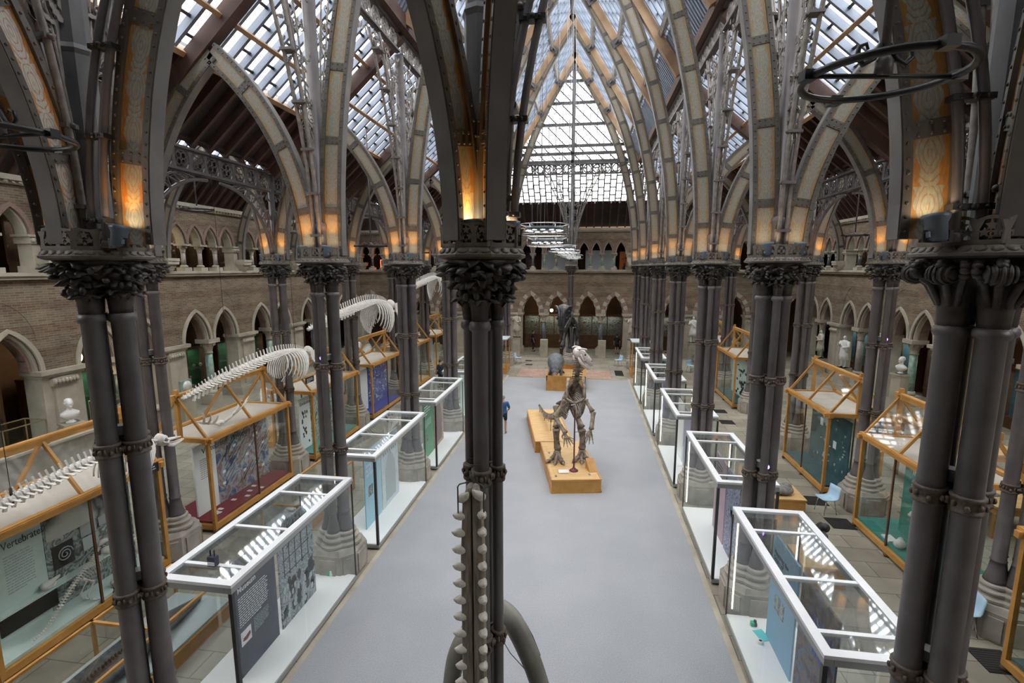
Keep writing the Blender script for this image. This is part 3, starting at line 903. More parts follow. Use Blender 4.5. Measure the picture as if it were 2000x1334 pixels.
# glazed gable over the far end
gb, gd, gg = MB(), MB(), MB()
yg = 35.95
def roof_z(x): return ZG + (ZR - ZG) * (1 - abs(x) / XN)
x = -4.5
while x <= 4.51:
    gb.bar((x, yg, ZG - .2), (x, yg, max(ZG, roof_z(x) - .2)), .05, .07, (0, 1, 0)); x += .47
for z in (15.5, 16.9, 18.3, 19.7):
    hw = XN * (1 - (z - ZG) / (ZR - ZG))
    gb.bar((-hw, yg - .05, z), (hw, yg - .05, z), .15, .2)
gb.bar((0, yg - .1, 7.5), (0, yg - .1, ZR - .6), .24, .2, (0, 1, 0))
# slanting bars outside the gable glass
k = -14.0
while k < 8:
    x0, z0 = -4.6, ZG + k * .9 + 9
    pts = []
    for s in range(0, 93):
        xx = -4.6 + s * .1
        zz = z0 - s * .1
        if ZG < zz < roof_z(xx) - .1: pts.append((xx, yg + .3, zz))
    if len(pts) > 3: gd.bar(pts[0], pts[-1], .075, .08, (0, 1, 0))
    k += .9
gg.add([(-XN, yg + .06, ZG - .2), (XN, yg + .06, ZG - .2), (0, yg + .06, ZR)], [(0, 1, 2)])
for z in (14.45, 14.98):
    gb.bar((-4.6, yg - .1, z), (4.6, yg - .1, z), .2, .2)
g = struct(gb.build('window_1', bar_dark)); d = gd.build('outer_bars', bar_dark, g); d['kind'] = 'structure'
d = gg.build('gable_glass', glass_roof, g); d['kind'] = 'structure'
# ---------------------------------------------------------------- cast iron columns
def leaf(mb, base, ang, h, out, w, curl=0.35, lobes=3, tilt=0.0, nl=7):
    """a cast leaf rising from base, leaning outwards and curling over at its tip"""
    ca, sa = cos(ang), sin(ang)
    rows = []
    for i in range(nl + 1):
        t = i / nl
        r = out * (t ** 1.6) + (curl * .35 * max(0, t - .7))
        z = h * (sin(t * pi * .5 * (1 + curl * .9)) if curl else t)
        ww = w * (0.28 + sin(pi * min(1, t * 1.02)) * .75) * (1 + .28 * sin(t * lobes * 2 * pi))
        row = []
        for j, q in enumerate((-1, -.5, 0, .5, 1)):
            bend = -abs(q) * w * .28 + (0.02 if j % 2 else 0)
            x, y = r + bend, q * ww
            row.append((base[0] + ca * x - sa * y, base[1] + sa * x + ca * y, base[2] + z + tilt * q * w))
        rows.append(row)
    vs = [p for r in rows for p in r]
    k = len(vs)
    th = .014
    vs2 = [(p[0] - ca * th, p[1] - sa * th, p[2] - th * .5) for p in vs]
    fs = []
    for i in range(nl):
        for j in range(4):
            a = i * 5 + j
            fs.append((a, a + 1, a + 6, a + 5)); fs.append((k + a, k + a + 5, k + a + 6, k + a + 1))
        fs.append((i * 5, i * 5 + 5, k + i * 5 + 5, k + i * 5)); fs.append((i * 5 + 4, k + i * 5 + 4, k + i * 5 + 9, i * 5 + 9))
    a = nl * 5
    for j in range(4):
        fs.append((a + j, a + j + 1, k + a + j + 1, k + a + j))
    mb.add(vs + vs2, fs, True)

def lobed(shafts, extra, n=48, hub=.1):
    """outline that wraps a cluster of shafts: list of (x,y)"""
    pts = []
    for i in range(n):
        t = 2 * pi * i / n
        best = hub + extra * .4
        for (x, y, r) in shafts:
            R = r + extra
            b = x * cos(t) + y * sin(t)
            disc = b * b - (x * x + y * y - R * R)
            if disc > 0: best = max(best, b + sqrt(disc))
        pts.append((best * cos(t), best * sin(t)))
    return pts

def make_column(label, loc, shafts, pw=.5, style=0, post_top=13.55, post_r=.14, rz=0, detail=True, group='clustered iron columns'):
    t = thing('iron_column', label, 'column', loc, rz, group)
    rr = random.Random(31 + style)
    # stone plinth with notched corners
    m = MB()
    w = .56
    oct_ = [(-w, -w * .55), (-w * .55, -w), (w * .55, -w), (w, -w * .55), (w, w * .55), (w * .55, w), (-w * .55, w), (-w, w * .55)]
    m.prism(oct_, (0, 0, 0), (1, 0, 0), (0, 1, 0), (0, 0, 1), 0, .60)
    for q in range(8):
        a, b = oct_[q], oct_[(q + 1) % 8]
        cx, cy = (a[0] + b[0]) / 2, (a[1] + b[1]) / 2
        L = hypot(b[0] - a[0], b[1] - a[1])
        m.box((cx * 1.0, cy * 1.0, .29), (L * .62, .07, .46), rz=atan2(b[1] - a[1], b[0] - a[0]))
    m.loft([[(x * .97, y * .97, .60) for x, y in oct_], [(x * .86, y * .86, .70) for x, y in oct_]])
    m.build('plinth', stone_grey, t)
    # moulded cluster base
    m = MB()
    prof = [(.22, .69), (.235, .72), (.235, .77), (.205, .79), (.165, .80), (.165, .84), (.185, .87), (.185, .90), (.15, .92), (.12, .93), (.12, .96), (.135, .985), (.13, 1.02), (.09, 1.04)]
    m.loft([[(x, y, z) for x, y in lobed(shafts, e)] for e, z in prof], smooth=False)
    m.build('base_moulding', stone_grey, t)
    # shafts with bell feet
    for (x, y, r) in shafts:
        m = MB()
        m.lathe([(r + .085, 1.02), (r + .07, 1.1), (r + .035, 1.22), (r + .012, 1.38), (r + .004, 1.46), (r + .02, 1.475), (r + .02, 1.5), (r + .002, 1.515),
                 (r * 1.0, 3.0), (r * .985, 6.55), (r + .022, 6.57), (r + .03, 6.60), (r + .022, 6.64), (r * .98, 6.66)], (x, y, 0), 18)
        m.build('shaft', iron, t)
    # leafy collars tie the shafts together
    for zc in (3.0, 4.98):
        m = MB()
        for (x, y, r) in shafts:
            m.lathe([(r, -.09), (r + .022, -.085), (r + .026, -.06), (r + .012, -.05), (r + .018, .05), (r + .028, .06), (r + .026, .085), (r, .09)], (x, y, zc), 16)
            k = 8
            for q in range(k):
                a = 2 * pi * q / k + .2
                m.ell((x + (r + .02) * cos(a), y + (r + .02) * sin(a), zc - .005 + .012 * (-1) ** q), (.026, .026, .034), 6, 4)
                if style != 1:
                    m.ell((x + (r + .026) * cos(a + .39), y + (r + .026) * sin(a + .39), zc + .01), (.014, .014, .04), 5, 4)
        for i in range(len(shafts)):
            a, b = shafts[i], shafts[(i + 1) % len(shafts)]
            m.bar((a[0], a[1], zc), (b[0], b[1], zc), .035, .08)
            mx, my = (a[0] + b[0]) / 2, (a[1] + b[1]) / 2
            f = 1 + .05 / max(.01, hypot(mx, my))
            m.ell((mx * f, my * f, zc), (.035, .035, .04), 7, 5)
        m.build('collar', iron_warm, t)
    # capital: bells, two tiers of leaves, top sprays
    m = MB()
    for si, (x, y, r) in enumerate(shafts):
        m.lathe([(r, 6.64), (r * 1.08, 6.8), (r * 1.35, 7.0), (r * 1.9, 7.17), (r * 2.2, 7.3)], (x, y, 0), 12)
        oa = atan2(y, x)
        for q in range(7):
            a = oa + (q - 3) * .62
            if style == 1:
                leaf(m, (x + r * .8 * cos(a), y + r * .8 * sin(a), 6.7), a, .34, .07, .05, .1, 2)
            else:
                leaf(m, (x + r * .85 * cos(a), y + r * .85 * sin(a), 6.66), a, .25 + rr.uniform(-.03, .05), .10, .085, .45, 3, rr.uniform(-.1, .1))
        if style != 1:
            for q in range(6):
                a = oa + (q - 2.5) * .6 + rr.uniform(-.08, .08)
                leaf(m, (x + r * .95 * cos(a), y + r * .95 * sin(a), 6.76), a, .30 + rr.uniform(-.03, .03), .11 + rr.uniform(-.02, .04), .095, .5, 3, rr.uniform(-.1, .1))
                m.ell((x + (r + .1) * cos(a + .3), y + (r + .1) * sin(a + .3), 6.95 + rr.uniform(-.06, .08)), (.035, .035, .045), 6, 4)
        for q in range(5):
            a = oa + (q - 2) * .55 + rr.uniform(-.1, .1)
            if style == 1:
                # rolled volutes
                for s in range(9):
                    u = s / 8 * 1.5 * pi
                    rad = .11 * (1 - s / 14)
                    cx, cz = r + .16 + rad * sin(u), 7.17 + rad * -cos(u) * .8 + .03
                    m.ell((x + cx * cos(a), y + cx * sin(a), cz), (.05, .05, .035), 6, 4)
                m.tube([(x + r * cos(a), y + r * sin(a), 6.85), (x + (r + .1) * cos(a), y + (r + .1) * sin(a), 7.05), (x + (r + .18) * cos(a), y + (r + .18) * sin(a), 7.1)], [.03, .035, .03], 6)
            else:
                leaf(m, (x + r * 1.1 * cos(a), y + r * 1.1 * sin(a), 6.82 + rr.uniform(0, .06)), a, .36 + rr.uniform(-.05, .05), .17 + rr.uniform(-.04, .06), .12, .42, 3, rr.uniform(-.15, .15))
    if style == 1:
        # big rolled volutes under the abacus
        for q in range(8):
            a = 2 * pi * q / 8 + pi / 8
            M = Matrix.Translation((pw * .98 * cos(a), pw * .98 * sin(a), 7.14)) @ Matrix.Rotation(a, 4, 'Z')
            m.ell((0, 0, 0), (.105, .115, .085), 12, 8, M)
            for e in (-.085, -.045, 0, .045, .085):
                k_ = sqrt(max(.05, 1 - (e / .125) ** 2))
                m.tube([M @ Vector((.108 * k_ * cos(u * .52), e, .09 * k_ * sin(u * .52))) for u in range(12)], .014, 5, closed=True)
            leaf(m, (pw * .55 * cos(a), pw * .55 * sin(a), 6.92), a, .24, .2, .09, .3, 2)
    if style != 1:
        for q in range(15):
            a = 2 * pi * q / 15 + rr.uniform(-.12, .12)
            R = pw * rr.uniform(.66, .84)
            leaf(m, (R * cos(a), R * sin(a), 7.06 + rr.uniform(-.04, .06)), a, rr.uniform(.13, .19), rr.uniform(.07, .13), rr.uniform(.10, .14), .6, 2, rr.uniform(-.3, .3), 5)
            for e in range(3):
                m.ell(((R + rr.uniform(-.02, .12)) * cos(a + rr.uniform(-.2, .2)), (R + rr.uniform(-.02, .12)) * sin(a + rr.uniform(-.2, .2)), 7.14 + rr.uniform(-.1, .07)), (rr.uniform(.03, .055), rr.uniform(.03, .055), rr.uniform(.02, .04)), 7, 5)
            if style == 2:
                for s in range(4):
                    m.ell(((R + .05 + .04 * s) * cos(a), (R + .05 + .04 * s) * sin(a), 7.17 - .05 * s), .035 - .004 * s, 6, 4)
    m.lathe([(pw * .45, 7.0), (pw * .8, 7.2), (pw * .92, 7.3)], (0, 0, 0), 16)
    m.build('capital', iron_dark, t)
    # abacus with scaled edge
    m = MB()
    o = [(pw * cos(pi / 8 + q * pi / 4) / cos(pi / 8), pw * sin(pi / 8 + q * pi / 4) / cos(pi / 8)) for q in range(8)]
    m.loft([[(x * s, y * s, z) for x, y in o] for s, z in ((.94, 7.28), (1.06, 7.30), (1.07, 7.325), (1.04, 7.335), (.95, 7.39), (.95, 7.40))])
    for q in range(8):
        a, b = Vector((*o[q], 0)), Vector((*o[(q + 1) % 8], 0))
        L = (b - a).length; n = max(2, int(L / .085)); mid = (a + b) / 2; nn = mid.normalized()
        for i in range(n):
            c = a.lerp(b, (i + .5) / n)
            M = Matrix.Translation((c.x * 1.0, c.y * 1.0, 7.362)) @ Matrix.Rotation(atan2(nn.y, nn.x), 4, 'Z') @ Matrix.Rotation(radians(-35), 4, 'Y')
            m.ell((0, 0, 0), (.014, L / n * .5, .036), 6, 4, M)
    m.build('abacus', iron_plate, t)
    # pierced cresting
    m = MB()
    for q in range(8):
        a, b = Vector((*o[q], 0)) * .93, Vector((*o[(q + 1) % 8], 0)) * .93
        nn = ((a + b) / 2).normalized(); U = (b - a).normalized(); L = (b - a).length
        m.prism([(0, 0), (L, 0), (L, .035), (0, .035)], (a.x, a.y, 7.40), U, (0, 0, 1), nn, -.012, .012)
        n = max(2, round(L / .2)); s = L / n
        top = .235
        for i in range(n):
            c = (i + .5) * s
            # shouldered panel posts
            m.prism([(i * s - .03, 0), (i * s + .03, 0), (i * s + .022, .12), (i * s + .05, top - .04), (i * s - .05, top - .04), (i * s - .022, .12)], (a.x, a.y, 7.40), U, (0, 0, 1), nn, -.01, .01)
            # trefoil leaf in the opening
            for du, dv, rx in ((0, .155, .036), (-.042, .095, .034), (.042, .095, .034), (0, .06, .018)):
                pts = [(c + du + rx * (1.3 if j % 2 else .62) * sin(2 * pi * j / 10), dv - rx * (1.35 if j % 2 else .62) * cos(2 * pi * j / 10)) for j in range(10)]
                m.prism(pts, (a.x, a.y, 7.40), U, (0, 0, 1), nn, -.008, .008)
            if style == 1:
                arc = [(c - s / 2 + s * j / 6, top - .03 + .035 * sin(pi * j / 6)) for j in range(7)]
            else:
                arc = [(c - s / 2 + s * j / 6, top - .012 + .008 * sin(pi * j / 3)) for j in range(7)]
            m.prism(arc + [(p[0], p[1] - .03) for p in reversed(arc)], (a.x, a.y, 7.40), U, (0, 0, 1), nn, -.012, .012)
    m.build('cresting', iron_plate if style != 0 else iron_plate, t)
    # post standing on the capital
    m = MB()
    if style in (0, 1) and post_r > .15:
        m.lathe([(post_r, 7.4), (post_r, 9.55), (post_r * 1.12, 9.6), (post_r * .9, 9.66), (post_r * .86, post_top)], (0, 0, 0), 8, smooth=False)
        m.build('post', lead, t)
    else:
        m.lathe([(post_r * 1.25, 7.4), (post_r * 1.25, 8.0), (post_r * 1.4, 8.05), (post_r * 1.35, 8.12), (post_r, 8.18), (post_r * .95, post_top)], (0, 0, 0), 12)
        m.build('post', iron, t)
    return t

D_ = .2
SH_STD = [(-D_, 0, .115), (0, -D_ * .95, .075), (D_, 0, .115), (0, D_ * .95, .075)]
SH_FAT = [(-.2, 0, .12), (0, -.2, .115), (.2, 0, .12), (0, .2, .115)]
SH_CEN = [(-.15, 0, .06), (0, -.15, .085), (.15, 0, .06), (0, .15, .085)]
ROW = {'L': ('left', 'left-hand white glass cases'), 'R': ('right', 'right-hand white glass cases')}
protos = {}
def column(key, label, loc, **kw):
    if key in protos:
        return place(copy_tree(protos[key]), loc, kw.get('rz', 0), label)
    kw.pop('rz2', None)
    protos[key] = make_column(label, loc, **kw)
    return protos[key]
for k, y in enumerate(YK):
    which = 'nearest to the gallery, ' if k == 0 else ''
    for sd, x in (('left', -XN), ('right', XN)):
        if k == 0:
            key, kw = ('near' + sd), dict(shafts=SH_FAT, style=0 if sd == 'left' else 1, post_r=.17)
        elif k % 2:
            key, kw = 'stdA', dict(shafts=SH_STD, style=2)
        else:
            key, kw = 'stdB', dict(shafts=SH_STD, style=3)
        column(key, '%sclustered iron column %s in the row beside the %s white cases' % (
            'big ' if k == 0 else '', ORD[k], sd), (x, y, 0), **kw)
    for sd, x in (('left', XL), ('right', XR)):
        column('out%d' % (k % 2), 'clustered iron column %s in the row between the %s oak gabled cases' % (ORD[k], sd), (x, y, 0),
               shafts=SH_STD, style=2 + k % 2, pw=.46, post_top=10.2, post_r=.1)
column('cen', 'slim clustered iron column standing alone behind the toothed jaw bone', (0, 5.05, 0), shafts=SH_CEN, style=0, pw=.40, post_r=.16)
column('cenfar', 'slim clustered iron column standing alone in front of the far wall', (0, 35.8, 0), shafts=SH_CEN, style=2, pw=.40, post_r=.1, post_top=14)

# ---------------------------------------------------------------- painted arch ribs
def rib_path(foot, d, half, za, n=26, R=None):
    """from springing foot, vertical at first, bending along horizontal unit d until half is reached"""
    h = za - foot[2]
    if R is None: R = (half * half + h * h) / (2 * half)
    t1 = math.acos(max(-1, min(1, (R - half) / R)))
    return [Vector((foot[0] + d[0] * (R - R * cos(t1 * i / n)), foot[1] + d[1] * (R - R * cos(t1 * i / n)), foot[2] + R * sin(t1 * i / n))) for i in range(n + 1)]

def make_rib(parent, pts, d, depth=.40, thick=.2, panel=scroll_grey, rivets=False, strap=1.45):
    nrm = Vector((-d[1], d[0], 0))          # horizontal normal of the rib's plane
    hd, ht = depth / 2, thick / 2
    fw = .075
    # I section
    prof = [(-hd, -ht), (-hd, ht), (-hd + fw, ht), (-hd + fw, ht * .55), (hd - fw, ht * .55), (hd - fw, ht), (hd, ht), (hd, -ht), (hd - fw, -ht), (hd - fw, -ht * .55), (-hd + fw, -ht * .55), (-hd + fw, -ht)]
    body = MB(); body.sweep(pts, nrm, prof)
    b = body.build('rib', rib_side, parent)
    # pale soffit and back plates
    sf = MB()
    for a in (-hd - .006, hd + .006):
        sf.sweep(pts, nrm, [(a - .006, -ht * .9), (a - .006, ht * .9), (a + .006, ht * .9), (a + .006, -ht * .9)])
    sf.build('edge_plate', rib_soffit, b)
    # stencilled panels on both faces
    pn = MB(); pn.uv = {}
    for sg in (-1, 1):
        vs, L = [], 0
        base = len(pn.v)
        for i, p in enumerate(pts):
            dd = (pts[min(i + 1, len(pts) - 1)] - pts[max(i - 1, 0)]).normalized()
            a = nrm.cross(dd).normalized()
            if i: L += (pts[i] - pts[i - 1]).length
            for q, s in ((0, -1), (1, 1)):
                vs.append(p + a * (hd - fw) * s + nrm * sg * (ht * .55 + .004))
                pn.uv[base + len(vs) - 1] = (L, q)
        fs = []
        for i in range(len(pts) - 1):
            f = (2 * i, 2 * i + 1, 2 * i + 3, 2 * i + 2)
            fs.append(f if sg > 0 else tuple(reversed(f)))
        pn.add(vs, fs, True)
    pn.build('painted_panel', panel, b)
    # straps across, rivets along the flanges
    st, rv = MB(), MB()
    acc, nxt, nr = 0, .95, .06
    def rivet(c, sg, r=.017):
        M = Matrix.Translation(c) @ nrm.to_track_quat('Z', 'Y').to_matrix().to_4x4()
        if sg < 0: M = M @ Matrix.Rotation(pi, 4, 'X')
        rv.lathe([(r, 0), (r * .75, r * .6), (r * .2, r * .85)], (0, 0, 0), 6, M)
    for i in range(1, len(pts)):
        seg = pts[i] - pts[i - 1]; L = seg.length; dd = seg.normalized(); a = nrm.cross(dd).normalized()
        while acc + L > nxt:
            p = pts[i - 1] + dd * (nxt - acc)
            for sg in (-1, 1):
                c = p + nrm * sg * (ht * .55 + .012)
                st.bar(c - a * (hd - fw * .9), c + a * (hd - fw * .9), .15, .024, nrm)
                if rivets:
                    for q in (-1, 0, 1):
                        for e in (-.045, .045):
                            rivet(c + a * q * (hd - fw) * .66 + dd * e + nrm * sg * .012, sg)
            st.build('strap', rib_side, b); st = MB()
            nxt += strap
        if rivets:
            while acc + L > nr:
                p = pts[i - 1] + dd * (nr - acc)
                for sg in (-1, 1):
                    for q in (-1, 1):
                        rivet(p + a * q * (hd - fw * .5) + nrm * sg * ht, sg)
                nr += .13
        acc += L
    if rivets and rv.v: rv.build('rivets', rib_side, b)['kind'] = 'stuff'
    return b

ZSP = 7.46
GA = 'painted iron roof arches'
def arch(label, f0, f1, za, panel, rivets=False, R=None, depth=.40, thick=.2, halves=(1, 1)):
    f0, f1 = Vector(f0), Vector(f1)
    d = (f1 - f0); half = d.length / 2; d.normalize()
    t = thing('iron_arch', label, 'arch', (0, 0, 0), 0, GA)
    if halves[0]: make_rib(t, rib_path(f0, (d.x, d.y), half, za), (d.x, d.y), depth, thick, panel, rivets)
    if halves[1]: make_rib(t, rib_path(f1, (-d.x, -d.y), half, za), (-d.x, -d.y), depth, thick, panel, rivets)
    return t
for k, y in enumerate(YK):
    rv = k <= 2
    pn = scroll_warm if k == 0 else scroll_grey
    if k == 0:
        arch('low painted iron arch over the nave, right above the nearest columns', (-4.02, y - .1, ZSP), (4.08, y - .1, ZSP), 13.9, scroll_warm, True, depth=.46)
    else:
        arch('tall pointed painted iron arch over the carpet, springing from the %s pair of columns' % ORD[k], (-4.42, y, ZSP), (4.42, y, ZSP), 20.95, pn, rv, depth=.46, thick=.22)
    for sd, xi, xo, xw in (('left', -XN, XL, WLX), ('right', XN, XR, WRX)):
        sg = -1 if xi < 0 else 1
        arch('narrow pointed iron arch of the %s passage, at the %s column along' % (sd, ORD[k]), (xi + sg * .27, y, ZSP), (xo - sg * .25, y, ZSP), 11.75, pn, rv, depth=.42)
        arch('wide iron arch of the %s aisle, at the %s column along' % (sd, ORD[k]), (xo + sg * .25, y, ZSP), (xw - sg * .12, y, 7.62), 13.3, scroll_grey, k in (1, 2), depth=.40)
# ribs that lean from the first columns back to the near gallery wall
def half_rib(label, foot, d, panel=scroll_warm):
    d = Vector((d[0], d[1])).normalized()
    t = thing('iron_rib', label, 'arch', (0, 0, 0), 0, GA)
    make_rib(t, rib_path(foot, (d.x, d.y), 2.35, 11.75), (d.x, d.y), .40, .2, panel, True)
half_rib('riveted painted rib curving up to the left from the slim column behind the jaw', (-.14, 4.86, ZSP), (-.42, -.9))
half_rib('plain dark rib rising straight from the slim column behind the jaw', (.13, 4.86, ZSP), (.40, -.9))
half_rib('riveted rib with red stencil leaning left over the big left column', (-4.74, 4.93, ZSP), (.10, -1), scroll_red)
half_rib('shadowed rib furthest left on the big left column', (-4.93, 4.98, ZSP), (-.72, -.68))
half_rib('riveted rib leaning right over the big right column', (4.62, 4.93, ZSP), (-.36, -.9))
half_rib('shadowed rib furthest right on the big right column', (4.93, 4.98, ZSP), (.72, -.68))

# ---------------------------------------------------------------- fans of iron tubes and foliage under the girders
def fan_curve(reach, top, n=14, e=2.1, z0=7.45, o0=.16):
    return [(o0 + (reach - o0) * (i / n) ** e, z0 + (top - z0) * i / n) for i in range(n + 1)]
def scroll(mb, c, r, turns=1.35, r0=.014, flip=1, ph=0.0, off=0.0):
    pts = []
    for i in range(15):
        u = i / 14
        a = ph + flip * turns * 2 * pi * u
        R = r * (1 - .82 * u)
        pts.append((off, c[0] + R * cos(a), c[1] + R * sin(a)))
    mb.tube(pts, [r0 * (1 - .4 * i / 14) for i in range(15)], 4)
    mb.ell((off, pts[-1][1], pts[-1][2]), r0 * 1.7, 5, 4)
def flat_leaf(mb, c, ang, L, w, off=0.0):
    prof = [(0, .08), (.15, .5), (.3, .32), (.48, .55), (.62, .3), (.8, .34), (1, 0)]
    poly = [(L * u, w * v) for u, v in prof] + [(L * u, -w * v) for u, v in reversed(prof[:-1])]
    ca, sa = cos(ang), sin(ang)
    mb.prism([(c[0] + ca * x - sa * y, c[1] + sa * x + ca * y) for x, y in poly], (off, 0, 0), (0, 1, 0), (0, 0, 1), (1, 0, 0), -.008, .008)

def make_fan(label, loc, rz, top=13.5, dense=1.0, seed=0, reach=2.0, sides=(1, -1)):
    """stands in its local YZ plane, spreading to both sides of the post"""
    t = thing('iron_spandrel', label, 'ironwork', loc, rz, 'ironwork fans under the roof girders')
    r = random.Random(seed)
    for sg in sides:
        tb, bd = MB(), MB()
        cs = [fan_curve(reach, top), fan_curve(reach * .83, top, o0=.2), fan_curve(reach * .55, top - .5, e=1.8, o0=.12)]
        for q, cv in enumerate(cs):
            xo = (-.07, .07, 0)[q]
            tb.tube([(xo, sg * a, z) for a, z in cv], .04 if q < 2 else .032, 7)
        tb.build('tubes', iron_lace, t)
        for i in range(1, 14, 2):
            a, z = cs[0][i]
            b, z2 = cs[1][i]
            bd.box((0, sg * (a + b) / 2, z), (.24, abs(a - b) + .11, .05))
            bd.ell((-.12, sg * (a + b) / 2, z), .035, 6, 4); bd.ell((.12, sg * (a + b) / 2, z), .035, 6, 4)
            bd.build('tube_clip', iron, t); bd = MB()
        fo = MB()
        n = int(58 * dense)
        for i in range(n):
            z = r.uniform(9.4, top - .1)
            u = (z - 7.45) / (top - 7.45)
            am = .16 + (reach * .8 - .16) * u ** 2.1
            a = r.uniform(.14, max(.2, am))
            fl_ = r.choice((1, -1))
            scroll(fo, (sg * a, z), r.uniform(.09, .2), r.uniform(1.0, 1.5), .013, fl_, r.uniform(0, 6.28), r.uniform(-.05, .05))
        for i in range(int(80 * dense)):
            z = r.uniform(9.2, top)
            u = (z - 7.45) / (top - 7.45)
            am = .16 + (reach * .85 - .16) * u ** 2.1
            a = r.uniform(.12, max(.2, am))
            flat_leaf(fo, (sg * a, z), r.uniform(0, 6.28), r.uniform(.12, .26), r.uniform(.05, .10), r.uniform(-.06, .06))
        # stems climbing the fan
        for q in range(3):
            e = r.uniform(.2, .7) * reach
            pts = [(r.uniform(-.03, .03), sg * (.13 + (e - .13) * (i / 9) ** 1.9), 8.0 + (top - 8.3) * i / 9) for i in range(10)]
            fo.tube(pts, .02, 5)
        # foliage creeping along below the girder
        for i in range(int(16 * dense)):
            a = r.uniform(reach * .8, 2.52)
            z = top - r.uniform(.02, .35) * (1.1 - (a - reach * .8) / 2)
            flat_leaf(fo, (sg * a, z), r.uniform(3.3, 6), r.uniform(.12, .22), .07, r.uniform(-.05, .05))
            if i % 2: scroll(fo, (sg * a, z), .1, 1.2, .012, 1, r.uniform(0, 6))
        fo.build('foliage', iron_lace, t)
    return t
fanp = {}
for k, y in enumerate(YK):
    for sd, x in (('left', -XN), ('right', XN)):
        lab = 'fan of iron tubes and wrought leaves above the %s column beside the %s white cases' % (ORD[k], sd)
        key = 'a' if k <= 1 else 'b'
        if key in fanp: place(copy_tree(fanp[key]), (x, y, 0), 0 if sd == 'left' else pi, lab)
        else: fanp[key] = make_fan(lab, (x, y, 0), 0, dense=.5 if key == 'a' else 1.1, seed=11 if key == 'a' else 23)
make_fan('fan of iron tubes to the right of the slim column behind the jaw', (0.05, 5.15, 0), -pi / 2, top=13.6, dense=.12, seed=5, reach=1.7, sides=(1,))
make_fan('branching iron tubes above the lone column at the far wall', (0, 35.7, 0), pi / 2, top=13.9, dense=.3, seed=6, reach=2.1)

# lattice girders
def make_girder(label, loc, rz, L, h, motif):
    t = thing('lattice_girder', label, 'girder', loc, rz, 'pierced iron girders')
    c = MB()
    for z in (0, h):
        c.box((0, 0, z), (.2, L, .06)); c.box((0, 0, z), (.07, L, .11))
    c.build('chord', iron, t)
    m = MB()
    s = h * .95; n = int(L / s); s = L / n
    for i in range(n):
        y = -L / 2 + (i + .5) * s
        R = min(s, h) * .40
        m.tube([(0, y + R * cos(2 * pi * j / 14), h / 2 + R * sin(2 * pi * j / 14)) for j in range(14)], h * .05, 4, closed=True)
        if motif == 'quatrefoil':
            for q in range(4):
                a = q * pi / 2 + pi / 4
                m.tube([(0, y + R * .5 * cos(a) + R * .36 * cos(2 * pi * j / 8), h / 2 + R * .5 * sin(a) + R * .36 * sin(2 * pi * j / 8)) for j in range(8)], h * .03, 4, closed=True)
            m.box((0, y - s / 2, h / 2), (.05, .09, h))
            for q in (-1, 1):
                m.prism([(y - s / 2, h * .5), (y - s * .28, h if q > 0 else 0), (y - s / 2, h if q > 0 else 0)], (0, 0, 0), (0, 1, 0), (0, 0, 1), (1, 0, 0), -.02, .02)
                m.prism([(y + s / 2, h * .5), (y + s * .28, h if q > 0 else 0), (y + s / 2, h if q > 0 else 0)], (0, 0, 0), (0, 1, 0), (0, 0, 1), (1, 0, 0), -.02, .02)
        else:
            scroll(m, (y + R * .3, h / 2), R * .55, 1.3, h * .035, 1, 0); scroll(m, (y - R * .3, h / 2), R * .55, 1.3, h * .035, -1, pi)
            for q in range(4):
                flat_leaf(m, (y, h / 2), q * pi / 2 + .78, R * 1.1, R * .45)
    m.build('pierced_web', iron_lace if motif != 'quatrefoil' else iron, t)
    return t
g1 = g2 = None
for k in range(6):
    ym = YK[k] + 2.55
    for sd, sg in (('left', -1), ('right', 1)):
        lab = 'leaf-pierced high girder in the %s bay above the %s white cases' % (ORD[k], sd)
        if g1 is None: g1 = make_girder(lab, (sg * XN, ym, 13.62), 0, 4.85, .58, 'leaf')
        else: place(copy_tree(g1), (sg * XN, ym, 13.62), 0, lab)
        lab = 'low quatrefoil-pierced girder in the %s bay above the %s oak cases' % (ORD[k], sd)
        xo = XL if sd == 'left' else XR
        if g2 is None: g2 = make_girder(lab, (xo, ym, 9.68), 0, 4.85, .56, 'quatrefoil')
        else: place(copy_tree(g2), (xo, ym, 9.68), 0, lab)
g3 = make_girder('leaf-pierced girder across the foot of the glazed far gable', (0, 35.8, 13.62), pi / 2, 9.2, .66, 'quatrefoil')

# pierced brackets under the low girders
def make_bracket(label, loc, rz):
    t = thing('arched_bracket', label, 'bracket', loc, rz, 'pierced brackets under the low girders')
    m = MB()
    n = 10
    a1 = [(.2 + 2.1 * (1 - cos(pi / 2 * i / n)), 7.5 + 2.05 * sin(pi / 2 * i / n)) for i in range(n + 1)]
    a2 = [(.12 + 1.5 * (1 - cos(pi / 2 * i / n)), 8.0 + 1.65 * sin(pi / 2 * i / n)) for i in range(n + 1)]
    m.tube([(0, a, z) for a, z in a1], .05, 6); m.tube([(0, a, z) for a, z in a2], .035, 6)
    m.build('bracket_ribs', iron, t)
    w = MB(); r = random.Random(4)
    for i in range(1, n):
        p, q = a1[i], a2[i]
        w.bar((0, p[0], p[1]), (0, q[0], q[1]), .03, .05, (1, 0, 0))
        if i < n - 1:
            q2 = a2[i + 1]; w.bar((0, p[0], p[1]), (0, q2[0], q2[1]), .025, .04, (1, 0, 0))
        scroll(w, ((p[0] + q[0]) / 2, (p[1] + q[1]) / 2), .1, 1.2, .014, 1, i)
    for i in range(14):
        z = r.uniform(8.6, 9.55)
        flat_leaf(w, (r.uniform(.12, .9) * (z - 8.2) / 1.4 + .06, z), r.uniform(0, 6.28), .2, .08)
    w.build('pierced_web', iron, t)
    return t
br0 = None
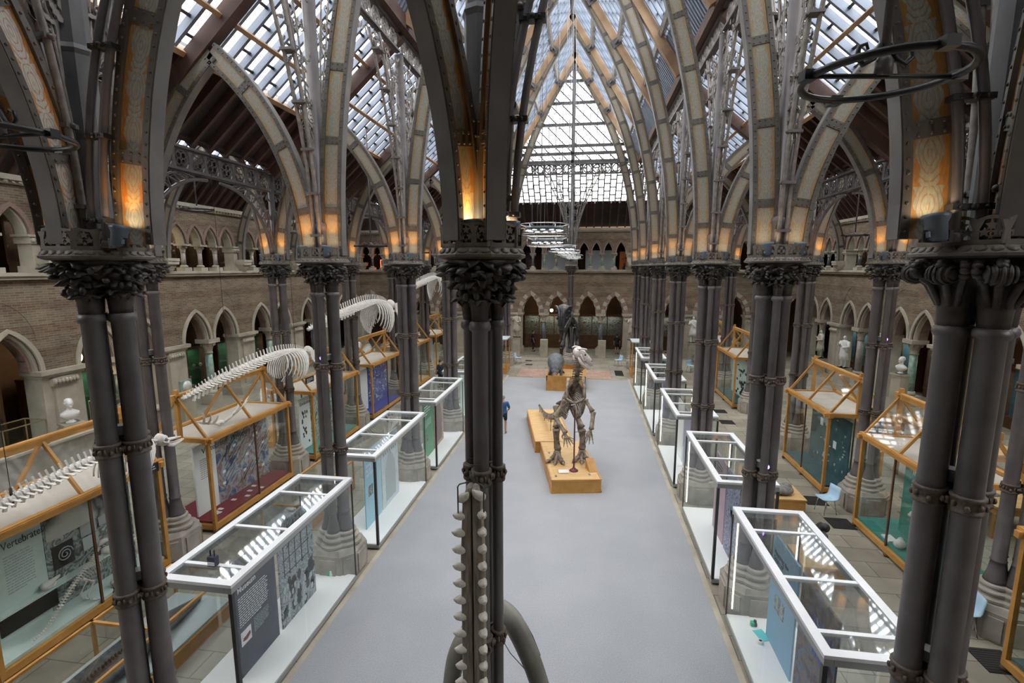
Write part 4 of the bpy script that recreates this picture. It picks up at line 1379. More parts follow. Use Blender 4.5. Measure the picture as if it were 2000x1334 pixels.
for k, y in enumerate(YK):
    for sd, xo in (('left', XL), ('right', XR)):
        for q, dn in ((0, 'far'), (1, 'near')):
            if (k == 6 and q == 0) or (k == 0 and q == 1): continue
            lab = 'pierced bracket on the %s side of the %s column between the %s oak cases' % (dn, ORD[k], sd)
            if br0 is None: br0 = make_bracket(lab, (xo, y, 0), q * pi)
            else: place(copy_tree(br0), (xo, y, 0), q * pi, lab)

# ---------------------------------------------------------------- uplights
def make_uplight(label, loc, aim, energy, scale=1.0):
    t = thing('uplight', label, 'lamp', loc, 0, 'uplights on the column heads')
    d = (Vector(aim) - Vector(loc)).normalized()
    M = d.to_track_quat('Z', 'Y').to_matrix().to_4x4() @ Matrix.Scale(scale, 4)
    c = MB()
    c.lathe([(.05, 0), (.075, .01), (.08, .16), (.10, .20), (.105, .235), (.09, .235), (.085, .20)], (0, 0, 0), 14, M)
    c.box((0, 0, .06), (.2, .03, .05), M)
    c.build('lamp_housing', lamp_grey, t)
    y = MB(); y.bar((-.1 * scale, 0, .0), (-.1 * scale, 0, .1 * scale), .02, .03, (1, 0, 0)); y.bar((.1 * scale, 0, 0), (.1 * scale, 0, .1 * scale), .02, .03, (1, 0, 0)); y.box((0, 0, .0), (.22 * scale, .04, .015))
    y.build('yoke', black, t)
    l = MB(); l.lathe([(.083, .212), (.083, .218)], (0, 0, 0), 14, M); l.build('lens', lamp_warm, t)
    spot('uplight_beam', t, d * .26 * scale, d * 2.0, energy, (1.0, .40, .04), 78, .7, .05)
    return t
zc = 7.42
for k, y in enumerate(YK):
    for sd, sg, xo in (('left', -1, XL), ('right', 1, XR)):
        s = 1.0
        e = (13, 22, 22, 22, 22, 22, 22)[k] if sd == 'left' else (1.0, 1.2, 6, 14, 20, 20, 20)[k]
        e2 = 22
        xa = XN - (.27 if k else .64)
        make_uplight('uplight at the nave arch foot on the %s column by the %s white cases' % (ORD[k], sd), (sg * xa, y - .36, zc), (sg * (xa - .09), y - .12, 9.0), e, s)
        make_uplight('uplight at the passage arch foot on the %s column by the %s white cases' % (ORD[k], sd), (sg * (XN + .27), y - .33, zc), (sg * (XN + .40), y - .12, 9.0), e, s)
        ax = abs(xo)
        make_uplight('uplight facing the passage on the %s column between %s oak cases' % (ORD[k], sd), (sg * (ax - .26), y - .3, zc), (sg * (ax - .42), y - .1, 8.9), e2, .9)
        make_uplight('uplight facing the wall on the %s column between %s oak cases' % (ORD[k], sd), (sg * (ax + .26), y - .3, zc), (sg * (ax + .42), y - .1, 8.9), e2, .9)
make_uplight('uplight between the two ribs on the slim column behind the jaw', (-.02, 4.78, zc), (-.16, 4.80, 9.2), 9)
make_uplight('uplight on the right edge of the slim column behind the jaw', (.3, 4.98, zc), (.30, 4.95, 9.2), 6)

# ---------------------------------------------------------------- clamped pipes on the first columns
def pipes(label, feet, d, R, y, r_=.042, top=11.6):
    t = thing('iron_pipes', label, 'pipes', (0, 0, 0), 0, 'clamped iron pipes on the first columns')
    ps = []
    for x0 in feet:
        pts = []
        for i in range(15):
            h = (top - 7.42) * i / 14
            pts.append((x0 + d * (R - sqrt(R * R - h * h)), y, 7.42 + h))
        m = MB(); m.tube(pts, r_, 10); m.lathe([(r_ + .012, 0), (r_ + .014, .06), (r_, .08)], (x0, y, 7.42), 10); m.build('pipe', iron, t); ps.append(pts)
    for i in (1, 4, 7, 10, 13):
        a, b = Vector(ps[0][i]), Vector(ps[-1][i])
        u = (b - a).normalized()
        m = MB(); m.bar(a - u * (r_ + .02), b + u * (r_ + .02), .11, .05, (0, 0, 1)); c = (a + b) / 2
        m.ell(c + Vector((0, -.06, 0)), .03, 8, 5); m.ell(a + Vector((0, -.055, 0)), .018, 6, 4); m.ell(b + Vector((0, -.055, 0)), .018, 6, 4)
        m.build('clamp', black, t)
    return t
pipes('pair of clamped dark pipes before the post of the big left column', (-4.46, -4.29), 1, 6.8, 4.93)
pipes('pair of clamped dark pipes before the post of the big right column', (4.44, 4.24), -1, 6.8, 4.93)
pipes('pair of clamped dark pipes to the right of the slim column behind the jaw', (.20, .335), 1, 9.0, 5.0, .038)
# ---------------------------------------------------------------- white glass cases beside the carpet
def panel(parent, name, mat, x, y0, y1, z0, z1, sg, th=.03):
    m = MB(); m.box2((x - th / 2, y0, z0), (x + th / 2, y1, z1))
    return m.build(name, mat, parent)
def rowdir(sg):
    """reading direction on a board seen from the nave: U, N and the text rotation"""
    return ((0, 1, 0), (1, 0, 0), (pi / 2, 0, pi / 2)) if sg < 0 else ((0, -1, 0), (-1, 0, 0), (pi / 2, 0, -pi / 2))

def white_case(label, sg, y0, y1, H=2.53, depth=1.3, led=False):
    t = thing('glass_display_case', label, 'display case', (0, 0, 0), 0, 'white glass cases along the carpet')
    xf, xb = sg * 4.05, sg * (4.05 + depth)
    xa, xz = min(xf, xb), max(xf, xb)
    m = MB(); m.box2((xa + .05, y0 + .05, .0), (xz - .05, y1 - .05, .05)); m.build('recessed_foot', dark_steel, t)
    m = MB(); m.box2((xa, y0, .05), (xz, y1, .14)); m.build('base', grey_steel, t)
    m = MB(); m.box2((xa + .02, y0 + .02, .13), (xz - .02, y1 - .02, .155)); m.build('deck', white_lac, t)
    w = .13
    m = MB()
    for a in (xa, xz - w): m.box2((a, y0, H - .05), (a + w, y1, H))
    for b in (y0, y1 - w): m.box2((xa + w, b, H - .05), (xz - w, b + w, H))
    m.build('top_frame', white_steel, t)
    m = MB()
    for a in (xa + .008, xz - w + .008): m.box2((a, y0 + .008, H - .15), (a + w - .016, y1 - .008, H - .05))
    for b in (y0 + .008, y1 - w + .008): m.box2((xa + w, b, H - .15), (xz - w, b + w - .016, H - .05))
    m.build('frame_side', grey_steel, t)
    L = y1 - y0
    for q in (.12, .42, .78):
        m = MB(); yy = y0 + L * q; m.box2((xa + w, yy - .035, H - .06), (xz - w, yy + .035, H - .012)); m.build('crossbar', white_steel, t)
    # corner edges: dark gaskets; a stouter post at the near corners
    for (a, b, s) in ((xf, y0, .06), (xf, y1, .025), (xb, y0, .05), (xb, y1, .025)):
        m = MB()
        sx = -1 if a == xz else 1
        sy = -1 if b == y1 else 1
        m.box2((a, b, .14), (a + sx * s, b + sy * s, H - .15)); m.build('corner_post', dark_steel, t)
    for a, nm in ((xf, 'front_pane'), (xb, 'back_pane')):
        m = MB(); s = 1 if a == xa else -1
        for ya, yb in ((y0 + .06, y0 + L * .47), (y0 + L * .475, y1 - .03)):
            m.box2((a + s * .012, ya, .15), (a + s * .022, yb, H - .14))
        m.build(nm, glass_pane, t)
    for b, s in ((y0, 1), (y1, -1)):
        m = MB(); m.box2((xa + .05, b + s * .012, .15), (xz - .05, b + s * .022, H - .14)); m.build('end_pane', glass_pane, t)
    m = MB(); m.box2((xa + w, y0 + w, H - .022), (xz - w, y1 - w, H - .014)); m.build('top_pane', glass_top, t)
    if led:
        for a in (xf + sg * .09, xb - sg * .09):
            m = MB(); m.box2((a - .012, y1 - .12, .35), (a + .012, y1 - .1, 2.2)); s = m.build('led_strip', led_strip, t)
            m = MB()
            for z in (.5, .9, 1.3, 1.7, 2.1): m.box2((a - .02, y1 - .1, z), (a + .02, y1 - .085, z + .03))
            m.build('strip_clip', dark_steel, s)
    return t
def board_text(bd, sg, x, ystart, z, title, size, mat, lines=0, lw=.8, lz=None, seed=0, lh=.05, lmat=None):
    U, Nn, rot = rowdir(sg)
    xx = x - sg * .018
    if title: lettering('lettering', title, mat, bd, (xx, ystart, z), rot, size, 'LEFT', size * .012)
    if lines:
        m = MB(); text_lines(m, (xx, ystart, lz), U, (0, 0, 1), Nn, lines, lw, lh, seed)
        m.build('small_print', lmat or mat, bd)

CY = lambda k: (5.2 + 5.1 * k + .80, 5.2 + 5.1 * k + 4.66)
xp = 4.68
# left row
t = white_case('white glass case with a navy text board, first in the left row', -1, *CY(0))
y0, y1 = CY(0)
bd = panel(t, 'text_board', navy, -xp, 6.72, 7.86, .155, 2.3, -1); bd['label'] = 'navy board with white lettering'
board_text(bd, -1, -xp, 6.84, 1.87, 'Before the', .14, white_ink)
board_text(bd, -1, -xp, 6.84, 1.71, 'Museum', .14, white_ink, 13, .78, 1.60, 3, .043)
m = MB(); m.prism([(0, 0), (.26, 0), (.26, .26), (0, .26)], (-xp + .017, 6.84, .72), (0, 1, 0), (0, 0, 1), (1, 0, 0), 0, .006); q = m.build('printed_picture', paper, bd)
m = MB(); m.prism([(.04, .08), (.14, .06), (.23, .11), (.22, .17), (.13, .14), (.05, .13)], (-xp + .024, 6.84, .72), (0, 1, 0), (0, 0, 1), (1, 0, 0), 0, .004); m.build('picture_subject', dark_red, q)
m = MB(); text_lines(m, (-xp + .018, 7.18, 1.0), (0, 1, 0), (0, 0, 1), (1, 0, 0), 8, .42, .035, 9); m.build('caption', grey_ink, bd)
bd = panel(t, 'picture_board', art_engraving, -xp, 7.98, 9.18, .155, 2.3, -1); bd['label'] = 'black and white engraving of a crowded hall'
# drawn window bars and figures on the engraving
m = MB()
for yy in (8.12, 8.3, 8.5, 8.72, 8.95): m.prism([(yy, 1.15), (yy + .025, 1.15), (yy + .025, 2.2), (yy, 2.2)], (-xp + .016, 0, 0), (0, 1, 0), (0, 0, 1), (1, 0, 0), 0, .004)
for zz in (1.2, 1.5, 1.8, 2.1): m.prism([(8.1, zz), (9.0, zz), (9.0, zz + .02), (8.1, zz + .02)], (-xp + .016, 0, 0), (0, 1, 0), (0, 0, 1), (1, 0, 0), 0, .004)
r = random.Random(2)
for i in range(26):
    a, b = r.uniform(8.05, 9.1), r.uniform(.25, 1.0)
    m.prism([(a + .07 * cos(j) * r.uniform(.6, 1.2), b + .13 * sin(j) * r.uniform(.6, 1.2)) for j in (0, .8, 1.6, 2.4, 3.2, 4.0, 4.8, 5.6)], (-xp + .016, 0, 0), (0, 1, 0), (0, 0, 1), (1, 0, 0), 0, .003)
m.build('engraved_lines', ink, bd)
m = MB()
for i in range(20):
    a, b = r.uniform(8.05, 9.1), r.uniform(.25, 1.0)
    m.prism([(a + .05 * cos(j) * r.uniform(.6, 1.2), b + .09 * sin(j) * r.uniform(.6, 1.2)) for j in (0, .9, 1.8, 2.7, 3.6, 4.5, 5.4)], (-xp + .0165, 0, 0), (0, 1, 0), (0, 0, 1), (1, 0, 0), .003, .006)
m.build('engraved_figures', screen_grey, bd)

t = white_case('white glass case with a light blue board, second in the left row', -1, *CY(1))
bd = panel(t, 'text_board', sky_board, -xp, 11.75, 12.78, .155, 2.3, -1); bd['label'] = 'light blue text board'
board_text(bd, -1, -xp, 11.83, 1.86, 'Saving\nfor all\nour stories', .13, white_ink)
m = MB(); m.box2((-xp + .016, 11.95, 1.0), (-xp + .024, 12.2, 1.3)); m.build('printed_picture', art_bw, bd)
bd = panel(t, 'picture_board', art_arch, -xp, 12.85, 14.1, .155, 2.3, -1); bd['label'] = 'pale photograph of an arched doorway'
m = MB(); ar = pointed(13.1, 13.85, 1.1, 1.75)
m.prism([(13.1, .3)] + ar + [(13.85, .3)], (-xp + .016, 0, 0), (0, 1, 0), (0, 0, 1), (1, 0, 0), 0, .004); m.build('pictured_arch', screen_grey, bd)
m = MB()
for i in range(7):
    a = 13.0 + i * .15
    m.bar((-xp + .02, a, 1.75), (-xp + .02, a + .06 - .12 * (i % 2), 2.15), .012, .03, (1, 0, 0))
m.build('pictured_letters', grey_ink, bd)

t = white_case('white glass case with a green board, third in the left row', -1, *CY(2))
bd = panel(t, 'text_board', green_board, -xp, 16.6, 17.75, .155, 2.3, -1); bd['label'] = 'green text board'
board_text(bd, -1, -xp, 16.72, 2.12, '', .1, white_ink, 4, .7, 2.1, 5, .1)
board_text(bd, -1, -xp, 16.72, 1.6, '', .1, white_ink, 8, .8, 1.6, 6, .04, pale_green)
m = MB(); m.box2((-xp + .016, 16.85, .8), (-xp + .024, 17.05, 1.05)); m.build('printed_picture', art_bw, bd)
bd = panel(t, 'picture_board', art_brown, -xp, 17.85, 19.1, .155, 2.3, -1); bd['label'] = 'brown photograph of a stone doorway'
m = MB(); ar = pointed(18.1, 18.85, 1.2, 1.95)
m.prism([(18.1, .3)] + ar + [(18.85, .3)], (-xp + .016, 0, 0), (0, 1, 0), (0, 0, 1), (1, 0, 0), 0, .004); m.build('pictured_arch', stone_red, bd)
t = white_case('white glass case furthest along the left row, behind the person in blue', -1, *CY(3))
panel(t, 'text_board', pale_green, -xp, 22.0, 23.1, .155, 2.3, -1)
# right row
t = white_case('white glass case with a blue board and a stained-glass picture, first in the right row', 1, 5.9, 9.75, 2.5, led=True)
bd = panel(t, 'text_board', blue_board, xp, 8.13, 9.25, .155, 2.3, 1); bd['label'] = 'blue text board'
board_text(bd, 1, xp, 9.15, 1.95, 'Mapping the\nStory of\nthe Museum', .13, navy)
m = MB(); m.box2((xp - .024, 8.55, .95), (xp - .016, 8.95, 1.25)); m.build('printed_picture', art_bw, bd)
bd = panel(t, 'picture_board', art_stained, xp, 6.8, 8.0, .155, 2.3, 1); bd['label'] = 'dark photograph of stained glass'
m = MB(); r = random.Random(4)
for i in range(6):
    for j in range(5):
        a, z = 6.95 + i * .1, 1.3 + j * .13
        m.box2((xp - .022, a, z), (xp - .016, a + .075, z + .1))
m.build('pictured_blue_glass', art_deep, bd)
t = white_case('white glass case with a mauve board and a crystal picture, second in the right row', 1, 10.9, 14.4, 2.5, led=True)
bd = panel(t, 'text_board', pink_board, xp, 12.4, 13.4, .155, 2.3, 1); bd['label'] = 'mauve text board'
board_text(bd, 1, xp, 13.3, 2.1, '', .1, ink, 3, .6, 2.05, 7, .09)
m = MB(); m.lathe([(.07, 0), (.07, .006)], (0, 0, 0), 12, Matrix.Translation((xp - .018, 13.0, 1.75)) @ Matrix.Rotation(-pi / 2, 4, 'Y')); m.build('red_dot', cloth_orange, bd)
bd = panel(t, 'picture_board', art_crystal, xp, 11.3, 12.3, .155, 2.3, 1); bd['label'] = 'dark photograph of spiky crystals'
m = MB(); r = random.Random(12)
for i in range(34):
    a = r.uniform(0, 6.28); L = r.uniform(.2, .62); c = (11.8, 1.3)
    m.prism([(c[0] + .02 * -sin(a), c[1] + .02 * cos(a)), (c[0] + L * .75 * cos(a) * .75, c[1] + L * sin(a)), (c[0] - .02 * -sin(a), c[1] - .02 * cos(a))], (xp - .016, 0, 0), (0, 1, 0), (0, 0, 1), (-1, 0, 0), 0, .004)
m.build('crystal_spikes', lilac_board, bd)
t = white_case('white glass case with a lilac board, third in the right row', 1, 15.95, 19.6, 2.5, led=True)
bd = panel(t, 'text_board', lilac_board, xp, 16.6, 17.7, .155, 2.3, 1)
m = MB(); m.prism([(16.9, .4), (17.3, .4), (17.25, 1.2), (17.1, 1.6), (17.0, 1.1)], (xp - .016, 0, 0), (0, 1, 0), (0, 0, 1), (-1, 0, 0), 0, .004); m.build('pictured_figure', navy, bd)
panel(t, 'picture_board', white_lac, xp, 17.9, 19.0, .155, 2.3, 1)
t = white_case('white glass case with a violet board, fourth in the right row', 1, 21.1, 24.7, 2.5, led=True)
panel(t, 'text_board', paint('violet_board', (.14, .14, .36), None), xp, 21.7, 22.8, .155, 2.3, 1)
t = white_case('white glass case furthest along the right row, before the oak glass box', 1, 26.2, 29.8, 2.5, led=True)
panel(t, 'text_board', screen_grey, xp, 27.0, 28.1, .155, 2.3, 1)

# little things standing in and on the white cases
def small_device(label, loc, c1, c2, nm='data_logger'):
    t = thing(nm, label, 'device', loc)
    m = MB(); m.box((0, 0, .035), (.09, .06, .07)); m.lathe([(.03, .07), (.03, .12), (.02, .13)], (.01, 0, 0), 10); m.build('housing', c2, t)
    m = MB(); m.box((-.04, 0, .05), (.06, .075, .08)); m.build('sensor', c1, t)
    return t
small_device('small green and white sensor at the far end of the first left glass case', (-4.62, 9.72, .156), green_plastic, paper)
small_device('small green and black sensor on the white deck of the first right glass case', (4.52, 9.45, .156), green_plastic, black)
m = MB(); m.box2((-.1, -.15, 0), (.1, .15, .008)); tag(m.build('card', turquoise, None, (4.58, 9.2, .156), .3), 'turquoise card lying in the first right glass case', 'card')
t = thing('tape_roll', 'white paper roll lying near the blue board, first right glass case', 'roll', (4.48, 8.98, .156))
m = MB(); m.lathe([(.03, 0), (.055, 0), (.055, .06), (.03, .06)], (0, 0, 0), 14); m.build('roll', paper, t)
m = MB(); m.lathe([(.028, .002), (.028, .064)], (0, 0, 0), 10); m.build('core', black, t)
t = thing('radio_unit', 'small navy radio box standing on the glass top of the first left case', 'device', (-4.68, 6.42, 2.53))
m = MB(); m.box((0, 0, .08), (.13, .09, .16)); m.build('housing', navy, t)
for a in (-.035, .035):
    m = MB(); m.tube([(a, 0, .16), (a, 0, .26)], .012, 6); m.build('aerial', black, t)
m = MB(); m.box((0, -.047, .05), (.12, .004, .06)); m.build('face_plate', paper, t)

# ---------------------------------------------------------------- oak cases with glazed gables
def oak_case(label, xc, sg, y0, y1, floor_mat, H=2.62, ridge=3.83, hd=.8, n=2):
    """sg: side of the hall (-1 left); the face towards the nave is at xc - sg*hd"""
    t = thing('gabled_oak_case', label, 'display case', (0, 0, 0), 0, 'oak cases with glazed gables')
    xa, xz = xc - hd, xc + hd
    L = y1 - y0
    m = MB()
    for a in (xa, xz):
        m.box2((a - .05, y0 - .04, .1), (a + .05, y1 + .04, .24)); 
    for b in (y0, y1): m.box2((xa, b - .05, .1), (xz, b + .05, .24))
    m.build('base_rail', oak, t)
    m = MB()
    for a in (xa, xz):
        for b in (y0, (y0 + y1) / 2, y1): m.lathe([(.06, 0), (.075, .03), (.06, .07), (.04, .1)], (a, b, 0), 10)
    m.build('feet', oak_dark, t)
    for a in (xa, xz):
        for b in (y0, y1):
            m = MB(); m.box((a, b, (H + .24) / 2), (.085, .085, H - .24)); m.build('corner_post', oak, t)
        m = MB(); m.box((a, y0 + L * .53, (H + .24) / 2), (.035, .045, H - .24)); m.build('mullion', oak_dark, t)
    for a in (xa, xz):
        m = MB(); m.box2((a - .06, y0 - .14, H - .06), (a + .06, y1 + .14, H + .1)); m.box2((a - .085, y0 - .1, H + .03), (a + .085, y1 + .1, H + .08)); m.build('eaves_beam', oak, t)
    for b in (y0, y1):
        m = MB(); m.box2((xa - .16, b - .05, H - .05), (xz + .16, b + .05, H + .07)); m.build('end_beam', oak, t)
        m = MB(); m.box((xc, b, (H + ridge + .1) / 2), (.1, .09, ridge + .22 - H)); m.build('king_post', oak, t)
    m = MB(); m.box2((xc - .05, y0 - .2, ridge - .12), (xc + .05, y1 + .2, ridge + .04)); m.box2((xc - .075, y0 - .1, ridge - .02), (xc + .075, y1 + .1, ridge + .03)); m.build('ridge_beam', oak, t)
    for i in range(n + 1):
        b = y0 + L * i / n
        for a in (xa, xz):
            m = MB(); m.bar((a, b, H + .06), (xc, b, ridge - .05), .055, .07, (0, 0, 1)); m.build('rafter', oak, t)
    m = MB()
    for a in (xa, xz): m.box2((a - .004, y0 + .04, .24), (a + .004, y1 - .04, H - .05))
    for b in (y0, y1): m.box2((xa + .04, b - .004, .24), (xz - .04, b + .004, H - .05))
    m.build('side_glass', glass_pane, t)
    m = MB()
    for a, s in ((xa, 1), (xz, -1)):
        m.add([(a + s * .01, y0, H + .1), (a + s * .01, y1, H + .1), (xc + s * .03, y1, ridge), (xc + s * .03, y0, ridge)], [(0, 1, 2, 3)])
    for b in (y0, y1): m.add([(xa, b, H + .1), (xz, b, H + .1), (xc, b, ridge)], [(0, 1, 2)])
    m.build('roof_glass', glass_gable, t)
    m = MB(); m.box2((xa + .05, y0 + .04, H + .0), (xz - .05, y1 - .04, H + .03)); m.build('linen_ceiling', linen, t)
    m = MB(); m.box2((xa + .04, y0 + .04, .22), (xz - .04, y1 - .04, .3)); m.build('case_floor', floor_mat, t)
    return t
OKL = lambda k: (5.2 + 5.1 * k + 1.0, 5.2 + 5.1 * k + 4.48)
OKR = lambda k: (5.2 + 5.1 * k + .85, 5.2 + 5.1 * k + 3.95)
XCL, XCR = -9.62, 9.5
def oak_board(t, name, mat, x, y0, y1, z0, z1, lab=None):
    b = panel(t, name, mat, x, y0, y1, z0, z1, -1, .05)
    if lab: b['label'] = lab
    return b
XB = XCL + .12
t = oak_case('gabled oak case headed Vertebrates, first in the left row', XCL, -1, 6.2, 9.68, pale_green)
b = oak_board(t, 'title_board', pale_green, XB, 6.35, 7.6, .3, 2.3, 'pale green board headed Vertebrates')
lettering('lettering', 'Vertebrates', ink, b, (XB + .05, 6.9, 2.03), (pi / 2, 0, pi / 2), .21, 'LEFT', 0, .72)
m = MB(); text_lines(m, (XB + .026, 6.92, 1.86), (0, 1, 0), (0, 0, 1), (1, 0, 0), 14, .5, .055, 21); m.build('small_print', grey_ink, b)
b = oak_board(t, 'picture_board', art_bw, XB, 7.61, 9.5, .3, 2.3, 'grey collage of animal pictures')
m = MB(); m.box2((XB + .026, 7.65, 1.75), (XB + .034, 9.0, 2.28)); m.build('striped_picture', art_stripe, b)
for i, (a, z, w_, h_) in enumerate(((8.3, 1.5, .34, .26), (8.32, 1.18, .34, .28), (8.7, 1.55, .3, .2), (9.05, 1.2, .26, .3))):
    m = MB(); m.box2((XB + .03, a, z), (XB + .045, a + w_, z + h_)); m.build('caption_card', screen_grey, b)
m = MB()
pts = [(XB + .05, 7.95 + .16 * (1 - i / 30) * cos(i * .55), 1.35 + .16 * (1 - i / 30) * sin(i * .55)) for i in range(26)]
m.box2((XB + .026, 7.72, 1.1), (XB + .032, 8.14, 1.6)); m.build('ammonite_picture', black, b)
m = MB(); m.tube(pts, .012, 5); m.build('ammonite_spiral', grey_ink, b)
m = MB(); m.box2((XB + .03, 6.7, .42), (XB + .06, 7.7, .85)); m.build('dark_slab_picture', black, b)
m = MB(); m.box2((XB + .02, 6.4, .86), (XB + .22, 9.4, .89)); m.build('shelf', pale_green, t)

t = oak_case('gabled oak case headed Vertebrate Phylogeny, second in the left row', XCL, -1, 11.25, 14.8, dark_red)
b = oak_board(t, 'title_board', paper, XB, 11.45, 12.25, .3, 2.3, 'white board headed Vertebrate Phylogeny')
lettering('lettering', 'Vertebrate', ink, b, (XB + .03, 11.75, 2.02), (pi / 2, 0, pi / 2), .22)
m = MB(); text_lines(m, (XB + .026, 11.65, 1.85), (0, 1, 0), (0, 0, 1), (1, 0, 0), 10, .5, .06, 22); m.build('small_print', grey_ink, b)
b = oak_board(t, 'picture_board', art_phylo, XB, 12.26, 14.6, .3, 2.35, 'purple and brown painting of swimming animals')
lettering('lettering', 'Phylogeny', ink, b, (XB + .03, 12.9, 2.02), (pi / 2, 0, pi / 2), .22)
m = MB(); r = random.Random(5)
for i in range(11):
    a, z = r.uniform(12.4, 14.4), r.uniform(.5, 1.9); m.box2((XB + .03, a, z), (XB + .04, a + .12, z + .08))
m.build('caption_cards', paper, b)
m = MB(); r = random.Random(6)
for i in range(26):
    a, z = r.uniform(12.4, 14.3), r.uniform(.4, 1.9)
    m.tube([(XB + .04, a + .1 * j, z + .09 * j + r.uniform(-.02, .02)) for j in range(6)], .008, 4)
m.build('branch_lines', ink, b)
m = MB(); r = random.Random(7)
for i in range(9):
    a, y_ = r.uniform(11.6, 14.5), r.uniform(-9.3, -8.95); m.box((y_, a, .31), (.14, .1, .012))
m.build('caption_cards', paper, t)

t = oak_case('gabled oak case headed Evolution, third in the left row', XCL, -1, 16.35, 19.9, paint('teal_board2', (.10, .30, .27), None))
b = oak_board(t, 'title_board', paper, XB, 16.5, 17.25, .3, 2.3, 'white board headed Evolution')
lettering('lettering', 'Evolution', ink, b, (XB + .03, 16.58, 2.02), (pi / 2, 0, pi / 2), .19)
m = MB(); r = random.Random(15)
for i in range(16):
    a, z = r.uniform(16.6, 17.1), r.uniform(.5, 1.8)
    m.prism([(a + .05 * cos(j) * r.uniform(.4, 1.3), z + .08 * sin(j) * r.uniform(.4, 1.3)) for j in (0, 1, 2, 3, 4, 5)], (XB + .027, 0, 0), (0, 1, 0), (0, 0, 1), (1, 0, 0), 0, .004)
m.build('animal_silhouettes', ink, b)
oak_board(t, 'picture_board', art_evo, XB, 17.26, 19.7, .3, 2.35, 'green woodland picture')
t = oak_case('gabled oak case with a deep blue board, fourth in the left row', XCL, -1, 21.45, 25.0, paint('blue_cloth', (.05, .07, .36), None))
oak_board(t, 'title_board', paper, XB, 21.6, 22.4, .3, 2.3)
b = oak_board(t, 'picture_board', art_deep, XB, 22.41, 24.8, .3, 2.35, 'deep blue board')
m = MB(); r = random.Random(8)
for i in range(40):
    a, z = r.uniform(22.5, 24.7), r.uniform(.4, 2.2); m.ell((XB + .04, a, z), (.02, r.uniform(.02, .06), r.uniform(.02, .06)), 6, 4)
m.build('pale_specimens', paper, b)
t = oak_case('gabled oak case with a sea picture, fifth in the left row', XCL, -1, 26.6, 30.1, oak_pale)
oak_board(t, 'picture_board', art_sea, XB, 26.8, 29.9, .3, 2.35)
t = oak_case('gabled oak case furthest along the left row', XCL, -1, 31.7, 35.0, oak_pale)
oak_board(t, 'picture_board', screen_grey, XB, 31.9, 33.0, .3, 2.35)
# right
XBR = XCR - .05
t = oak_case('gabled oak case with green cloth headed Industrial, second from the gallery on the right', XCR, 1, 11.2, 14.25, teal)
b = oak_board(t, 'title_board', teal, XBR, 11.35, 13.6, .3, 2.35, 'green board headed Industrial')
lettering('lettering', 'Industrial', white_ink, b, (XBR - .03, 13.3, 1.98), (pi / 2, 0, -pi / 2), .24)
m = MB(); text_lines(m, (XBR - .028, 13.3, 1.75), (0, -1, 0), (0, 0, 1), (-1, 0, 0), 6, .5, .05, 31); m.build('small_print', grey_ink, b)
for i, z in enumerate((.95, 1.35)):
    m = MB(); m.box2((XBR - .3, 11.6, z), (XBR - .02, 13.3, z + .015)); m.build('glass_shelf', glass_top, t)
t = oak_case('gabled oak case with dark teal boards, third from the gallery on the right', XCR, 1, 16.2, 19.3, deep_teal)
b = oak_board(t, 'picture_board', deep_teal, XBR, 16.35, 19.0, .3, 2.35)
m = MB(); r = random.Random(9)
for i in range(26):
    a, z = r.uniform(16.5, 18.8), r.uniform(.5, 2.2); m.ell((XBR - .05, a, z), (.02, r.uniform(.02, .07), r.uniform(.02, .06)), 6, 4)
m.build('pale_specimens', screen_grey, b)
for i in range(3):
    m = MB(); m.box2((XBR - .04, 17.1 + i * .5, 1.2 + .25 * i), (XBR - .03, 17.3 + i * .5, 1.45 + .25 * i)); m.build('caption_card', paper, b)
t = oak_case('gabled oak case with a pale green board, fourth from the gallery on the right', XCR, 1, 26.0, 29.4, deep_teal)
b = oak_board(t, 'picture_board', pale_green, XBR, 26.2, 29.0, .3, 2.35)
m = MB(); r = random.Random(10)
for i in range(30):
    a, z = r.uniform(26.3, 28), r.uniform(.4, 2.0); m.ell((XBR - .05, a, z), (.03, r.uniform(.04, .14), r.uniform(.04, .12)), 6, 4)
m.build('dark_specimens', fossil_dark, b)
t = oak_case('gabled oak case furthest along the right row', XCR, 1, 31.3, 34.6, oak_pale)
oak_board(t, 'picture_board', oak, XBR, 31.5, 34.0, .3, 2.35)
t = oak_case('gabled oak case nearest the gallery on the right, cut by the picture edge', XCR, 1, 6.1, 9.15, deep_teal)
oak_board(t, 'picture_board', deep_teal, XBR, 6.3, 9.0, .3, 2.35)
t = oak_case('gabled oak case in the aisle behind the big right column', XCR + 3.6, 1, 10.4, 13.6, oak_pale, 2.5, 3.6)
oak_board(t, 'picture_board', oak, XCR + 3.6, 10.6, 13.3, .3, 2.3)

t = thing('antlers', 'pair of white branching antlers lying under the glass gable of the Phylogeny case', 'antlers', (-9.35, 12.4, 2.68))
for sg in (-1, 1):
    m = MB()
    m.tube([(0, sg * .08, .04), (.1, sg * .35, .16), (.05, sg * .7, .28), (-.1, sg * .95, .42)], [.05, .045, .04, .012], 7)
    for u, e in ((.35, (.3, .12, .3)), (.55, (.28, .2, .34)), (.75, (.2, .22, .38))):
        b = Vector((.08, sg * (.1 + .8 * u), .05 + .28 * u)); m.tube([b, b + Vector((e[0] * .6, sg * e[1] * .5, e[2] * .5)), b + Vector((e[0], sg * e[1], e[2]))], [.036, .03, .008], 6)
    m.build('antler', bone, t)
m = MB(); m.ell((0, 0, .07), (.09, .12, .07), 9, 6); m.build('skull_plate', bone, t)
